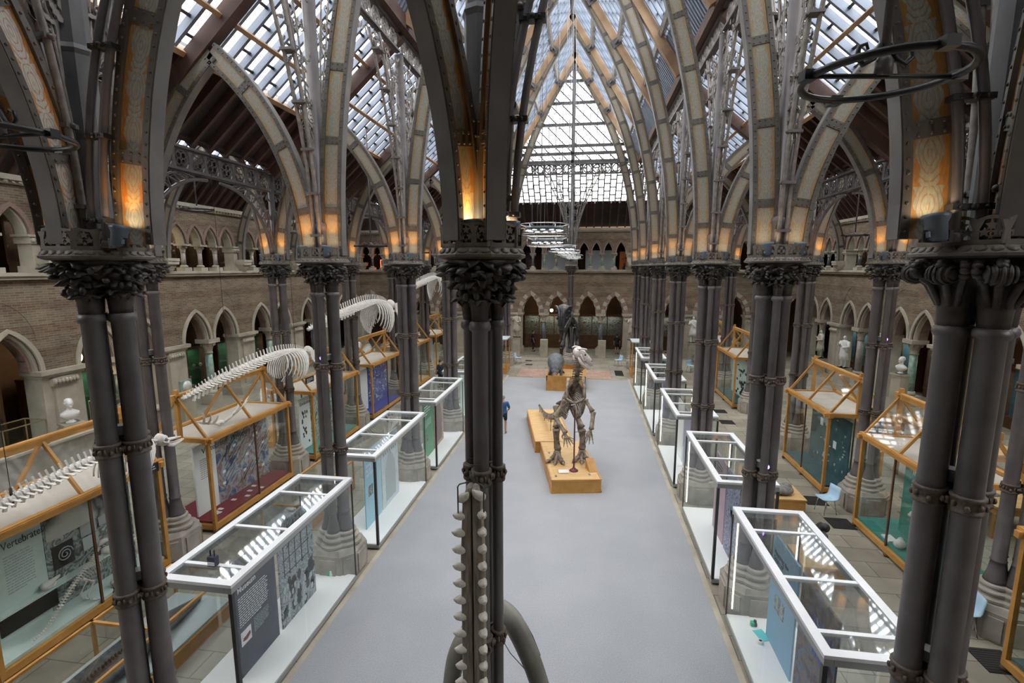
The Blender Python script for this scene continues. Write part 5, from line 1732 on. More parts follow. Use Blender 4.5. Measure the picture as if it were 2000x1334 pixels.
# exhibits inside the near right case
t = thing('glass_bottle', 'clear bottle standing on green cloth in the Industrial case', 'bottle', (8.95, 12.2, .3))
m = MB(); m.lathe([(.08, 0), (.085, .02), (.085, .32), (.03, .42), (.028, .52), (.035, .54)], (0, 0, 0), 12); m.build('bottle', pale_green, t)
m = MB(); m.lathe([(.03, .54), (.03, .58)], (0, 0, 0), 8); m.build('stopper', chrome, t)
m = MB(); m.ell((0, 0, .12), (.14, .12, .12)); m.ell((.04, .05, .2), (.07, .06, .07)); tag(m.build('mineral', marble, None, (8.9, 12.62, .3)), 'white lump of mineral on green cloth beside the clear bottle', 'mineral')
m = MB(); m.box((0, 0, .02), (.22, .34, .04)); tag(m.build('caption_plate', paper, None, (8.92, 13.05, .3)), 'white caption plate on the green cloth of the Industrial case', 'caption')
for i, (z, y_, mt, lab) in enumerate(((.967, 12.95, marble, 'white rock on the lower glass shelf of the Industrial case'), (.967, 12.5, stone_red, 'reddish rock on the lower glass shelf of the Industrial case'), (1.367, 12.8, yellow, 'yellow ore lump on the upper glass shelf of the Industrial case'), (1.367, 12.3, stone_red, 'reddish rock on the upper glass shelf of the Industrial case'))):
    m = MB(); m.ell((0, 0, .06), (.08, .09, .06), 8, 5); m.ell((.02, .03, .11), (.05, .05, .05), 7, 5); m.ell((-.02, -.04, .1), (.045, .05, .045), 7, 5)
    tag(m.build('mineral', mt, None, (XBR - .16, y_, z)), lab, 'mineral')

# ---------------------------------------------------------------- low oak table cases, boxes, tables
def low_case(label, x0, x1, y0, y1, H=1.0):
    t = thing('low_oak_case', label, 'display case', (0, 0, 0), 0, 'low oak cases behind the white cases')
    m = MB(); m.box2((x0, y0, 0), (x1, y1, .3)); m.build('base', oak, t)
    m = MB(); m.box2((x0 + .05, y0 + .05, .3), (x1 - .05, y1 - .05, .34)); m.build('case_floor', screen_grey, t)
    m = MB(); s = .05
    for a in (x0, x1 - s): m.box2((a, y0, H - .05), (a + s, y1, H))
    for b in (y0, (y0 + y1) / 2, y1 - s): m.box2((x0, b, H - .05), (x1, b + s, H))
    m.build('top_frame', oak, t)
    for a in (x0, x1 - s):
        for b in (y0, (y0 + y1) / 2, y1 - s):
            m = MB(); m.box2((a, b, .3), (a + s, b + s, H - .05)); m.build('post', oak, t)
    m = MB()
    for a in (x0 + .02, x1 - .02): m.box2((a - .004, y0, .3), (a + .004, y1, H - .03))
    for b in (y0 + .02, y1 - .02): m.box2((x0, b - .004, .3), (x1, b + .004, H - .03))
    m.box2((x0 + s, y0 + s, H - .02), (x1 - s, y1 - s, H - .01))
    m.build('glass', glass_pane, t)
    return t
low_case('low oak glass case with a dark fossil reptile, left of the navy board', -7.5, -6.1, 4.9, 8.5)
t = thing('fossil_reptile', 'long dark fossil reptile lying in the low oak case', 'fossil', (-6.75, 5.0, .34))
m = MB(); r = random.Random(3)
m.loft([[(w_ * cos(q * pi / 4), yy, .02 + h_ * (1 + sin(q * pi / 4))) for q in range(8)] for yy, w_, h_ in ((.1, .06, .03), (.6, .16, .07), (1.2, .3, .12), (1.9, .34, .14), (2.4, .22, .10), (2.7, .2, .1), (3.3, .05, .04))], True)
m.build('body', fossil_dark, t)
m = MB()
for i in range(42):
    yy = .2 + i * .06; m.ell((0, yy, .08 + .22 * sin(min(1, yy / 2.6) * pi)), (.04, .022, .05), 6, 4)
m.build('spine_knobs', fossil_dark, t)
m = MB(); m.box2((-7.3, 5.4, .341), (-6.9, 7.4, .40)); tag(m.build('fossil_slab', fossil_dark), 'dark slab of rock beside the fossil reptile in the low oak case', 'fossil')
low_case('low oak glass case behind the light blue board', -7.4, -6.3, 11.2, 14.4)
m = MB(); r = random.Random(14)
for i in range(9): m.ell((r.uniform(-.35, .35), r.uniform(-1.2, 1.2), .06), (r.uniform(.07, .16), r.uniform(.1, .2), .07), 7, 5)
tag(m.build('bone_fragments', bone, None, (-6.85, 12.8, .34)), 'pale bone fragments laid out in the low oak case behind the light blue board', 'bones', kind='stuff')

def oak_box(label, loc, s, mat=oak):
    t = thing('oak_plinth', label, 'plinth', loc, 0, 'low oak boxes between the cases')
    m = MB(); m.box((0, 0, s[2] / 2 - .02), (s[0], s[1], s[2] - .04)); m.build('box', mat, t)
    m = MB(); m.box((0, 0, s[2] - .02), (s[0] + .04, s[1] + .04, .04)); m.build('lid', oak_pale, t)
    return t
oak_box('low oak box with a grey rock on it, behind the mauve board case', (7.0, 15.0, 0), (1.0, 1.0, .55))
m = MB(); m.ell((0, 0, .13), (.34, .24, .15), 12, 8); m.ell((.15, .05, .2), (.16, .14, .12), 9, 6); m.ell((-.2, -.04, .16), (.14, .12, .1), 9, 6)
tag(m.build('boulder', rock, None, (6.95, 14.85, .55)), 'rounded grey rock on the low oak box', 'rock')
oak_box('oak box under the coiled dark ammonite, behind the stained-glass picture case', (6.55, 11.6, 0), (.9, .9, .5))
t = thing('ammonite', 'coiled dark ribbed ammonite resting on an oak box', 'fossil', (6.6, 11.65, .5))
m = MB(); pts, rs = [], []
for i in range(60):
    a = i * .24; R = .34 * (1 - i / 68)
    pts.append((R * cos(a) * .3, R * sin(a), .36 + R * cos(a))); rs.append((.10 * (1 - i / 66)) * (1 + .12 * (-1) ** i))
m.tube(pts, rs, 8); m.build('shell', fossil_dark, t)
oak_box('small oak box behind the violet board case', (6.4, 23.2, 0), (.7, .7, .8))

def table_case(label, loc, L, w_, items):
    t = thing('table_case', label, 'table', loc, 0, 'long tables in the right aisle')
    m = MB(); m.box((0, 0, .9), (w_, L, .06)); m.build('table_top', oak_pale, t)
    m = MB(); m.box((0, 0, .77), (w_ - .1, L - .1, .2)); m.build('apron', oak, t)
    for a in (-1, 1):
        for b in (-1, 1):
            m = MB(); m.box((a * (w_ / 2 - .08), b * (L / 2 - .1), .34), (.09, .09, .68)); m.build('leg', oak, t)
    return t
for i, (xx, yy, lab) in enumerate(((12.7, 16.2, 'long pale oak table in the right aisle, holding a yellow box'), (13.4, 24.0, 'long pale oak table in front of the white standing statue'), (15.2, 20.3, 'long pale oak table against the right wall piers'))):
    table_case(lab, (xx, yy, 0), 4.4, 1.5, None)
m = MB(); m.box((0, 0, .05), (.3, 1.4, .1)); tag(m.build('box', yellow, None, (13.1, 16.6, .93), .1), 'long yellow box on the aisle table', 'box')
for i, (xx, yy, zz, s, lab) in enumerate(((12.3, 15.2, .93, (.35, 1.1, .025), 'blue-grey felt strip on the aisle table nearest the big right column'), (12.45, 17.2, .93, (.35, 1.2, .025), 'blue-grey felt strip behind the yellow box'), (13.3, 23.6, .93, (.4, 1.6, .025), 'blue-grey felt strip on the table by the standing statue'))):
    m = MB(); m.box((0, 0, s[2] / 2), s); tag(m.build('felt_strip', blue_grey, None, (xx, yy, zz), .25), lab, 'cloth')
for i, (xx, yy, mt, lab) in enumerate(((12.6, 15.6, paper, 'white tray on the aisle table next to the felt strip'), (13.1, 15.2, black, 'dark tray on the aisle table next to the felt strip'), (13.6, 24.6, paper, 'white tray on the table by the standing statue'), (13.2, 25.2, yellow, 'yellow tray on the table by the standing statue'), (13.7, 25.4, black, 'black tray on the table by the standing statue'))):
    m = MB(); m.box((0, 0, .02), (.34, .5, .04)); m.box((0, 0, .05), (.3, .46, .03)); tag(m.build('tray', mt, None, (xx, yy, .93), .1 * i), lab, 'tray')
# far end glass boxes on oak legs
for sg, lab in ((1, 'oak framed glass box with a white top at the far end of the right row'), (-1, 'oak framed glass box with a white top at the far end of the left row')):
    t = thing('oak_glass_case', lab, 'display case', (sg * 4.75, 33.3, 0), 0, 'oak framed glass boxes')
    m = MB(); m.box((0, 0, .2), (1.2, 1.6, .4)); m.build('base', oak, t)
    m = MB(); m.box((0, 0, 2.37), (1.24, 1.64, .07)); m.build('top', screen_grey, t)
    for a in (-1, 1):
        for b in (-1, 1):
            m = MB(); m.box((a * .56, b * .76, 1.37), (.07, .07, 1.94)); m.build('post', oak, t)
    m = MB()
    for a in (-1, 1): m.box((a * .57, 0, 1.37), (.006, 1.46, 1.9)); m.box((0, a * .77, 1.37), (1.06, .006, 1.9))
    m.build('glass', glass_pane, t)
# brass framed boxes by the left wall, on a long table
t = thing('wall_table', 'long stone-coloured table below the left wall piers', 'table', (-16.4, 14.0, 0))
m = MB(); m.box((0, 0, 1.53), (1.0, 7.0, .08)); m.build('table_top', stone, t)
m = MB(); m.box((0, 0, .745), (.7, 6.6, 1.49)); m.build('body', stone_grey, t)
for yy, lab in ((12.3, 'brass framed glass box on the wall table, nearer one'), (15.6, 'brass framed glass box with a grey animal, beside the white bust')):
    t = thing('brass_glass_box', lab, 'display case', (-16.4, yy, 1.57), 0, 'brass framed glass boxes')
    m = MB()
    for a in (-.4, .4):
        for b in (-.6, .6): m.box((a, b, .4), (.03, .03, .8))
        for z in (.015, .8): m.box((a, 0, z), (.03, 1.2, .03))
    for b in (-.6, .6):
        for z in (.015, .8): m.box((0, b, z), (.8, .03, .03))
    m.build('frame', brass, t)
    m = MB()
    for a in (-.4, .4): m.box((a, 0, .4), (.004, 1.17, .77))
    for b in (-.6, .6): m.box((0, b, .4), (.77, .004, .77))
    m.box((0, 0, .8), (.77, 1.17, .004)); m.build('glass', glass_pane, t)
m = MB(); m.ell((0, 0, .34), (.2, .34, .16)); m.ell((0, .36, .45), (.1, .16, .1))
for a in (-.09, .09):
    for b in (-.2, .2): m.tube([(a, b, .3), (a, b, .0)], .03, 6)
tag(m.build('stuffed_animal', rock, None, (-16.4, 15.55, 1.585)), 'small grey animal mount inside the brass framed glass box', 'animal')
# vents and mats
for i, (xx, yy, lab) in enumerate(((8.26, 15.69, 'square black floor grating beside the pale blue chair, further one'), (8.36, 14.3, 'square black floor grating in front of the pale blue chair'), (7.77, 23.6, 'square black floor grating near the fourth oak case on the right'), (7.9, 25.4, 'square black floor grating past the fourth oak case on the right'), (8.7, 9.35, 'square black floor grating beside the second pale blue chair'), (3.45, 33.9, 'large black mat beside the red tiles, right of the carpet end'), (1.3, 38.6, 'small black grating near the far arches, right of the lone column'), (-3.2, 37.6, 'small black grating near the far arches, by the blue chairs'), (-3.0, 36.0, 'small black grating close to the left red tiles'))):
    s = (.62, .62) if i < 5 else ((.55, 1.7) if i == 5 else (.5, .4))
    m = MB(); m.box((0, 0, .006), (*s, .012))
    n = int(s[1] / .06)
    for q in range(n): m.box((0, -s[1] / 2 + (q + .5) * .06, .014), (s[0], .025, .008))
    tag(m.build('floor_grating', vent_black, None, (xx, yy, 0)), lab, 'floor grating', 'black floor gratings')
for sg in (-1, 1):
    for i in range(9):
        xx = (-2.3 if sg < 0 else 1.9) + rnd.uniform(-.8, .8); yy = 32.3 + rnd.uniform(0, 2.0)
# chairs
def make_chair(label, loc, rz):
    t = thing('blue_chair', label, 'chair', loc, rz, 'pale blue plastic chairs')
    m = MB()
    prof = [(-.22, .47), (-.2, .455), (-.05, .445), (.1, .44), (.19, .46), (.235, .54), (.26, .68), (.275, .82)]   # (y, z) side line, back at +y
    rows = []
    for (yy, zz) in prof:
        w_ = .22 if zz < .6 else .21
        rows.append([(-w_, yy - .02 * (zz > .5), zz + .03 * (zz < .5)), (-w_ * .6, yy, zz), (0, yy + .01, zz - .006), (w_ * .6, yy, zz), (w_, yy - .02 * (zz > .5), zz + .03 * (zz < .5))])
    vs = [p for r_ in rows for p in r_]; k = len(vs)
    vs += [(p[0], p[1] + (.016 if p[2] > .5 else 0), p[2] - (.016 if p[2] <= .5 else 0)) for p in vs]
    fs = []
    n = len(rows)
    for i in range(n - 1):
        for j in range(4):
            a = i * 5 + j
            fs += [(a, a + 1, a + 6, a + 5), (k + a, k + a + 5, k + a + 6, k + a + 1)]
        fs += [(i * 5, i * 5 + 5, k + i * 5 + 5, k + i * 5), (i * 5 + 4, k + i * 5 + 4, k + i * 5 + 9, i * 5 + 9)]
    for j in range(4): fs += [(j, k + j, k + j + 1, j + 1), ((n - 1) * 5 + j, (n - 1) * 5 + j + 1, k + (n - 1) * 5 + j + 1, k + (n - 1) * 5 + j)]
    m.add(vs, fs, True); m.build('seat_shell', chair_blue, t)
    for a in (-1, 1):
        for b in (-1, 1):
            m = MB(); m.tube([(a * .15, b * .13, .435), (a * .2, b * .2, .012)], .012, 6); m.lathe([(.018, 0), (.018, .015)], (a * .2, b * .2, 0), 8); m.build('leg', chrome, t)
    m = MB(); m.tube([(-.15, -.13, .43), (.15, -.13, .43), (.15, .13, .43), (-.15, .13, .43)], .012, 6, closed=True); m.build('under_frame', chrome, t)
    return t
c0 = make_chair('pale blue plastic chair beside the Industrial case', (8.25, 14.95, 0), radians(-75))
for loc, rz, lab in (((8.62, 10.15, 0), radians(-95), 'pale blue plastic chair partly behind the big right column'),
                     ((3.55, 36.4, 0), radians(-60), 'pale blue plastic chair to the right of the red tiles'),
                     ((-3.85, 36.3, 0), radians(80), 'pale blue plastic chair near the far arches, front of the pair'),
                     ((-4.45, 36.9, 0), radians(80), 'pale blue plastic chair near the far arches, behind its neighbour'),
                     ((8.4, 35.0, 0), radians(30), 'pale blue plastic chair in the far right passage')):
    place(copy_tree(c0), loc, rz, lab)
# ---------------------------------------------------------------- skeleton helpers
def bone_(mb, p0, p1, r, ends=1.55, n=7, bend=0.0):
    p0, p1 = Vector(p0), Vector(p1)
    d = p1 - p0
    s = d.cross(Vector((0, 0, 1)))
    if s.length < 1e-4: s = Vector((1, 0, 0))
    s.normalize()
    pts, rs = [], []
    for u, k in ((0, .6), (.04, ends), (.12, ends * .85), (.25, 1), (.5, .85), (.75, 1), (.88, ends * .8), (.96, ends), (1, .6)):
        pts.append(p0 + d * u + s * bend * sin(pi * u)); rs.append(r * k)
    mb.tube(pts, rs, n)
def lerp_path(pts, u):
    """point on a polyline (by index fraction) with smoothing"""
    k = len(pts) - 1
    x = max(0, min(k - 1e-6, u * k)); i = int(x); f = x - i
    p1, p2 = Vector(pts[i]), Vector(pts[i + 1])
    p0 = Vector(pts[i - 1]) if i else p1 * 2 - p2
    p3 = Vector(pts[i + 2]) if i + 2 <= k else p2 * 2 - p1
    return 0.5 * ((2 * p1) + (p2 - p0) * f + (2 * p0 - 5 * p1 + 4 * p2 - p3) * f * f + (3 * p1 - p0 - 3 * p2 + p3) * f ** 3)
def spine(mb, pts, n, size, spine_h, trans, up=(0, 0, 1), gap=.82):
    """row of vertebrae along pts; size/spine_h/trans are functions of u"""
    up = Vector(up)
    for i in range(n):
        u = (i + .5) / n
        a, b = lerp_path(pts, max(0, u - .5 / n)), lerp_path(pts, min(1, u + .5 / n))
        c = (a + b) / 2; d = (b - a)
        L = d.length * gap; d.normalize()
        s = d.cross(up); s = s.normalized() if s.length > 1e-4 else Vector((1, 0, 0)); q = s.cross(d).normalized()
        r = size(u)
        mb.tube([c - d * L / 2, c - d * L * .2, c + d * L * .2, c + d * L / 2], [r * 1.05, r * .8, r * .8, r * 1.05], 7)
        h = spine_h(u)
        if h > .004:
            tip = c + q * (r + h) - d * h * .25
            mb.bar(c + q * r * .6, tip, max(.012, L * .16), max(.014, L * .34), d)
        w = trans(u)
        if w > .004:
            for sg in (-1, 1):
                mb.bar(c + s * sg * r * .7, c + s * sg * (r + w) - q * w * .12, max(.014, L * .5), max(.01, L * .14), q)
def rib_pair(mb, c, s, q, d, w, h, r, back=.0, close=.7, sides=(-1, 1)):
    """curved ribs hanging from c; s sideways, q down, d forward"""
    for sg in sides:
        pts = []
        for i in range(9):
            t = i / 8 * pi * close
            pts.append(c + s * sg * (w * sin(t)) + q * (h * (1 - cos(t)) / 2 * 1.05) - d * back * (i / 8))
        mb.tube(pts, [r * (1.1 - .4 * i / 8) for i in range(9)], 5)

# ---------------------------------------------------------------- whales and dolphins hung over the left cases
def make_whale(label, loc, L, rz, tilt, hang, deep=1.0, plate=None, flip=(-1, 1)):
    t = thing('whale_skeleton', label, 'skeleton', loc, 0, 'whale skeletons hung over the left oak cases')
    t.rotation_euler = (tilt, 0, rz)
    pts = [(0, 0, -.04 * L), (0, .16 * L, -.012 * L), (0, .36 * L, .012 * L), (0, .58 * L, .03 * L), (0, .76 * L, .022 * L), (0, .86 * L, .0)]
    m = MB()
    spine(m, pts, 46, lambda u: L * (.006 + .0115 * sin(pi * min(1, u * .9 + .05))), lambda u: L * (.004 + .024 * sin(pi * min(1, max(0, u * .98)))) , lambda u: L * (.002 + .034 * max(0, sin(pi * min(1, u * 1.22 - .02)))))
    # chevrons below the tail
    for i in range(14):
        u = .08 + .4 * i / 14; c = lerp_path(pts, u)
        m.bar(c + Vector((0, 0, -.012 * L)), c + Vector((0, -.008 * L, -.035 * L)), .01 * L * .6, .012 * L, (0, 1, 0))
    m.build('vertebral_column', bone, t)
    m = MB()
    for i in range(12):
        u = .66 + .3 * i / 12
        c = lerp_path(pts, u)
        k = sin(pi * (.18 + .74 * i / 12))
        rib_pair(m, c, Vector((1, 0, 0)), Vector((0, 0, -1)), Vector((0, -1, 0)), L * .075 * (k * .6 + .4), L * .17 * deep * (k * .75 + .25), L * .0046, L * -.055)
    m.build('rib_cage', bone, t)
    m = MB()
    c = lerp_path(pts, 1.0)
    M = Matrix.Translation(c) @ Matrix.Scale(.85, 4)
    # bulbous braincase drawn out to a beak
    m.loft([[(w_ * cos(2 * pi * j / 10), y_, z_ + h_ * sin(2 * pi * j / 10)) for j in range(10)] for y_, w_, h_, z_ in
            ((0, L * .012, L * .012, 0), (L * .01, L * .026, L * .028, .002 * L), (L * .022, L * .033, L * .033, .002 * L), (L * .034, L * .03, L * .022, .006 * L), (L * .046, L * .034, L * .012, -.012 * L), (L * .075, L * .022, L * .009, -.02 * L), (L * .12, L * .014, L * .007, -.027 * L), (L * .16, L * .006, L * .004, -.033 * L))], True, M)
    m.ell((0, L * .05, -.004 * L), (L * .016, L * .02, L * .018), 8, 6, M)
    for sg in (-1, 1):
        m.tube([M @ Vector((sg * L * .03, L * .012, -.012 * L)), M @ Vector((sg * L * .04, L * .03, -.022 * L)), M @ Vector((sg * L * .03, L * .05, -.016 * L))], L * .0045, 5)
    sk = m.build('skull', bone, t)
    m = MB()
    for sg in (-1, 1):
        m.ell((sg * L * .028, L * .03, -.004 * L), (L * .009, L * .011, L * .011), 7, 5, M); m.ell((sg * L * .008, L * .042, .010 * L), (L * .005, L * .007, L * .006), 6, 4, M)
    m.build('skull_opening', rock, sk)
    m = MB()
    for sg in (-1, 1):
        m.tube([c + Vector(p) for p in ((sg * L * .034, L * .03, -.03 * L), (sg * L * .03, L * .055, -.042 * L), (sg * L * .012, L * .11, -.048 * L), (sg * L * .004, L * .15, -.045 * L))], [L * .008, L * .01, L * .006, L * .003], 6)
    m.build('lower_jaw', bone, t)
    for sg in flip:
        m = MB()
        b = lerp_path(pts, .94)
        P = [b + Vector((sg * L * .05, 0, -.03 * L)), b + Vector((sg * L * .075, -.004 * L, -.08 * L)), b + Vector((sg * L * .085, -.02 * L, -.115 * L))]
        m.prism([(-.02 * L, .0), (.02 * L, .0), (.012 * L, -.055 * L), (-.014 * L, -.05 * L)], b + Vector((sg * L * .055, 0, .005 * L)), (0, 1, 0), (0, 0, 1), (1, 0, 0), -.002 * L, .002 * L)
        bone_(m, P[0], P[1], L * .007); bone_(m, P[1], P[2], L * .006)
        for f in range(4):
            e = P[2] + Vector((sg * L * .012, (-.05 + .014 * f) * L, (-.045 - .006 * f) * L)); bone_(m, P[2], e, L * .003, 1.3, 5)
        m.build('flipper', bone, t)
    ca = cos(tilt)
    m = MB()
    for u in (.3, .8):
        c = lerp_path(pts, u); m.tube([c, c + Vector((0, -sin(-tilt) * hang, hang))], .006, 4)
        m.tube([c + Vector((0, 0, -.02 * L)), c + Vector((0, 0, .04 * L))], .02, 5)
    m.build('hanging_wire', black, t)
    if plate:
        m = MB(); m.box((plate[0], plate[1], plate[2]), (.03, .5, .2)); p = m.build('name_plate', black, t)
        m = MB(); text_lines(m, (plate[0] + .018, plate[1] - .2, plate[2] + .03), (0, 1, 0), (0, 0, 1), (1, 0, 0), 3, .38, .05, 4); m.build('small_print', white_ink, p)
    return t
make_whale('slender white dolphin skeleton hung low over the Vertebrates case, partly behind the big left column', (-7.75, 4.9, 3.62), 4.4, 0, .0, 6.0, 1.0, (0, 3.5, -.55), ())
make_whale('white whale skeleton hung over the Vertebrate Phylogeny case, tail towards the gallery', (-8.55, 10.3, 4.30), 6.3, 0, .0, 6.2, 1.0, (.2, 5.2, -.95))
make_whale('white whale skeleton with deep ribs hung over the fourth oak case', (-8.35, 15.6, 5.42), 8.3, 0, .0, 5.6, 1.15, (.2, 7.4, -1.5))
make_whale('smallest-looking white whale skeleton, highest and furthest over the left cases', (-8.3, 25.3, 6.35), 7.4, 0, .0, 5.0, 1.3, (.2, 6.0, -1.5))

# ---------------------------------------------------------------- toothed jaw standing in front of the slim column
t = thing('toothed_jaw', 'tall narrow jaw bone with two rows of pale teeth standing before the slim column', 'jaw', (0, 4.68, 0))
m = MB()
zs = [0.0, .5, 1.0, 1.4, 1.8, 2.4, 3.2, 4.2, 4.8, 4.98]
for sg in (-1, 1):
    rings = []
    for z in zs:
        sp = max(0, (1.7 - z)) ** 1.3 * .33
        w_ = .066 if z > 1.4 else .085
        if z > 4.7: w_ = .052 if z < 4.9 else .03
        cx = -.045 + sg * (w_ * .94 + sp)
        # grooved inner face, rounded back
        rings.append([(cx + w_ * a, b_ - sp * .0, z) for a, b_ in ((-1 * sg * 1.0, -.03), (-.7 * sg, -.075), (0, -.088), (.8 * sg, -.08), (1.0 * sg, -.04), (.9 * sg, .05), (0, .085), (-.8 * sg, .06))])
    m.loft(rings, True)
m.build('jaw_bone', jaw_bone, t)
r = random.Random(2)
for i in range(19):
    z = 4.86 - i * .185 - .002 * i * i * .3
    for sg in (-1, 1):
        m = MB()
        zz = z + (.03 if sg > 0 else 0)
        w_ = .125
        b = Vector((-.045 + sg * w_ * .80, -.055, zz))
        d = Vector((-.75, -.45, .0)) if sg < 0 else Vector((.42, -.8, .0))
        if i == 0: d = Vector((sg * -.55, -.4, .45))
        d.normalize()
        L = r.uniform(.10, .12)
        up = Vector((0, 0, 1))
        m.tube([b - d * .03, b, b + d * L * .35 + up * .004, b + d * L * .7 + up * .012, b + d * L * .92 + up * .026, b + d * L * 1.0 + up * .034], [.042, .050, .047, .033, .015, .004], 9)
        m.build('tooth', tooth, t)
m = MB()
for sg in (-1, 1):
    m.tube([(-.045 + sg * .135, -.09, 4.7), (-.045 + sg * .135, -.09, 5.0), (-.045 + sg * .12, -.07, 5.02), (-.045 + sg * .03, -.02, 5.03)], .008, 5)
m.tube([(-.045, -.02, 5.03), (-.045, .03, 5.12)], .01, 5)
m.tube([(-.06 + .1 * cos(a * .35), .22 + .105 * sin(a * .35), 5.15) for a in range(-12, 3)], .008, 5)
m.build('steel_bracket', dark_steel, t)
t = thing('arched_jaw_bone', 'smooth grey arched jaw bone behind the slim column, both arms on the floor', 'jaw', (0.1, 5.55, 0))
m = MB()
P = [(-.66, -.1, 0), (-.66, -.2, .9), (-.63, -.24, 1.6), (-.58, -.26, 2.15), (-.50, -.22, 2.5), (-.34, -.05, 2.72), (-.12, .08, 2.86), (.08, -.02, 2.88), (.24, -.12, 2.74), (.44, -.2, 2.35), (.62, -.22, 1.75), (.76, -.15, 1.0), (.8, 0, 0)]
pp = [lerp_path(P, i / 40) for i in range(41)]
m.tube(pp, [.085 + .035 * sin(pi * (i / 40)) * (1 if i < 20 else 1.9) for i in range(41)], 10, flat=.7)
m.build('jaw_bone', paint('grey_jaw_bone', (.14, .135, .12), (.26, .25, .225), 3, .5), t)
m = MB(); m.tube([(.30, -.03, 2.82), (.40, -.08, 2.68), (.50, -.12, 2.46)], .012, 5); m.build('support_rod', black, t)

# rope posts on the carpet
t = thing('rope_barrier', 'black rope barrier standing on the carpet at the foot of the picture', 'barrier', (0, 0, .018))
for xx, yy in ((.96, 6.62), (.42, 6.72), (-.54, 7.98)):
    m = MB(); m.lathe([(.16, 0), (.16, .015), (.03, .03), (.012, .05), (.009, .05), (.009, .9), (.014, .92)], (xx, yy, 0), 12); m.build('post', black, t)
m = MB(); m.tube([(.96, 6.62, .88), (.7, 6.67, .87), (.42, 6.72, .88)], .008, 5); m.tube([(.42, 6.72, .88), (-.06, 7.3, .8), (-.54, 7.98, .88)], .008, 5); m.build('rope', black, t)

# ---------------------------------------------------------------- brown biped on the oak platform
def oak_platform():
    t = thing('oak_platform', 'stepped low oak platform on the carpet carrying the brown dinosaur', 'platform', (.91, 15.1, .018), radians(11))
    m = MB()
    H = .43
    o1 = [(-.80, 0), (.80, 0), (.80, 3.6), (-.80, 3.6)]
    o2 = [(-1.0, 3.55), (.46, 3.55), (.46, 8.0), (-1.0, 8.0)]
    for o in (o1, o2):
        m.prism(o, (0, 0, 0), (1, 0, 0), (0, 1, 0), (0, 0, 1), 0, H - .03)
    m.build('body', oak, t)
    m = MB()
    for o in (o1, o2):
        m.prism([(x, y) for x, y in o], (0, 0, 0), (1, 0, 0), (0, 1, 0), (0, 0, 1), H - .03, H)
    m.build('deck', oak_pale, t)
    m = MB()
    for a, b in (((-.80, 0), (.80, 0)), ((.80, 0), (.80, 3.6)), ((-.80, 0), (-.80, 3.55)), ((-1.0, 3.55), (-1.0, 8.0)), ((.46, 3.6), (.46, 8)), ((-1, 3.55), (-.8, 3.55))):
        m.bar((*a, H + .012), (*b, H + .012), .04, .024); m.bar((*a, .03), (*b, .03), .05, .06)
    m.build('edging', oak, t)
    m = MB()
    for a, b in (((-.68, .16), (.68, .16)), ((-.68, .16), (-.68, 3.5)), ((.68, .16), (.68, 3.4))):
        m.bar((*a, H + .075), (*b, H + .075), .006, .1)
    m.build('low_glass_rail', glass_pane, t)
    for i, (a, b) in enumerate(((-.62, .35), (.5, .42), (-.6, 2.4))):
        m = MB(); m.box((a, b, H + .008), (.06, .12, .012)); m.build('blue_label', blue_tag, t)
    return t
oak_platform()
t = thing('caption_stand', 'white caption card on the oak platform by the left foot of the brown dinosaur', 'caption', (.47, 15.62, .45), radians(11))
m = MB(); m.bar((0, -.05, .02), (0, .06, .09), .34, .012, (0, 0, 1)); m.build('card', paper, t)
m = MB(); m.bar((0, .05, .0), (0, .05, .07), .2, .02, (0, 1, 0)); m.build('stand', oak, t)
t = thing('wedge_sign', 'orange oak wedge sign standing by the right foot of the brown dinosaur', 'sign', (1.32, 16.2, .45), radians(20))
m = MB(); m.prism([(-.02, 0), (.42, 0), (0, .34)], (0, 0, 0), (0, -1, 0), (0, 0, 1), (1, 0, 0), -.14, .14); m.build('wedge', oak, t)
t = thing('support_pole', 'dark red iron pole with a round foot holding up the brown dinosaur', 'pole', (.80, 15.85, .45))
m = MB(); m.lathe([(.15, 0), (.15, .02), (.09, .06), (.035, .12), (.026, .2), (.024, 2.1), (.03, 2.12)], (0, 0, 0), 12); m.build('pole', maroon, t)
m = MB(); m.tube([(0, 0, 1.35), (.4, .1, 1.36)], .008, 5); m.tube([(0, 0, 1.1), (-.3, .2, 1.13)], .008, 5); m.build('stay_rod', black, t)

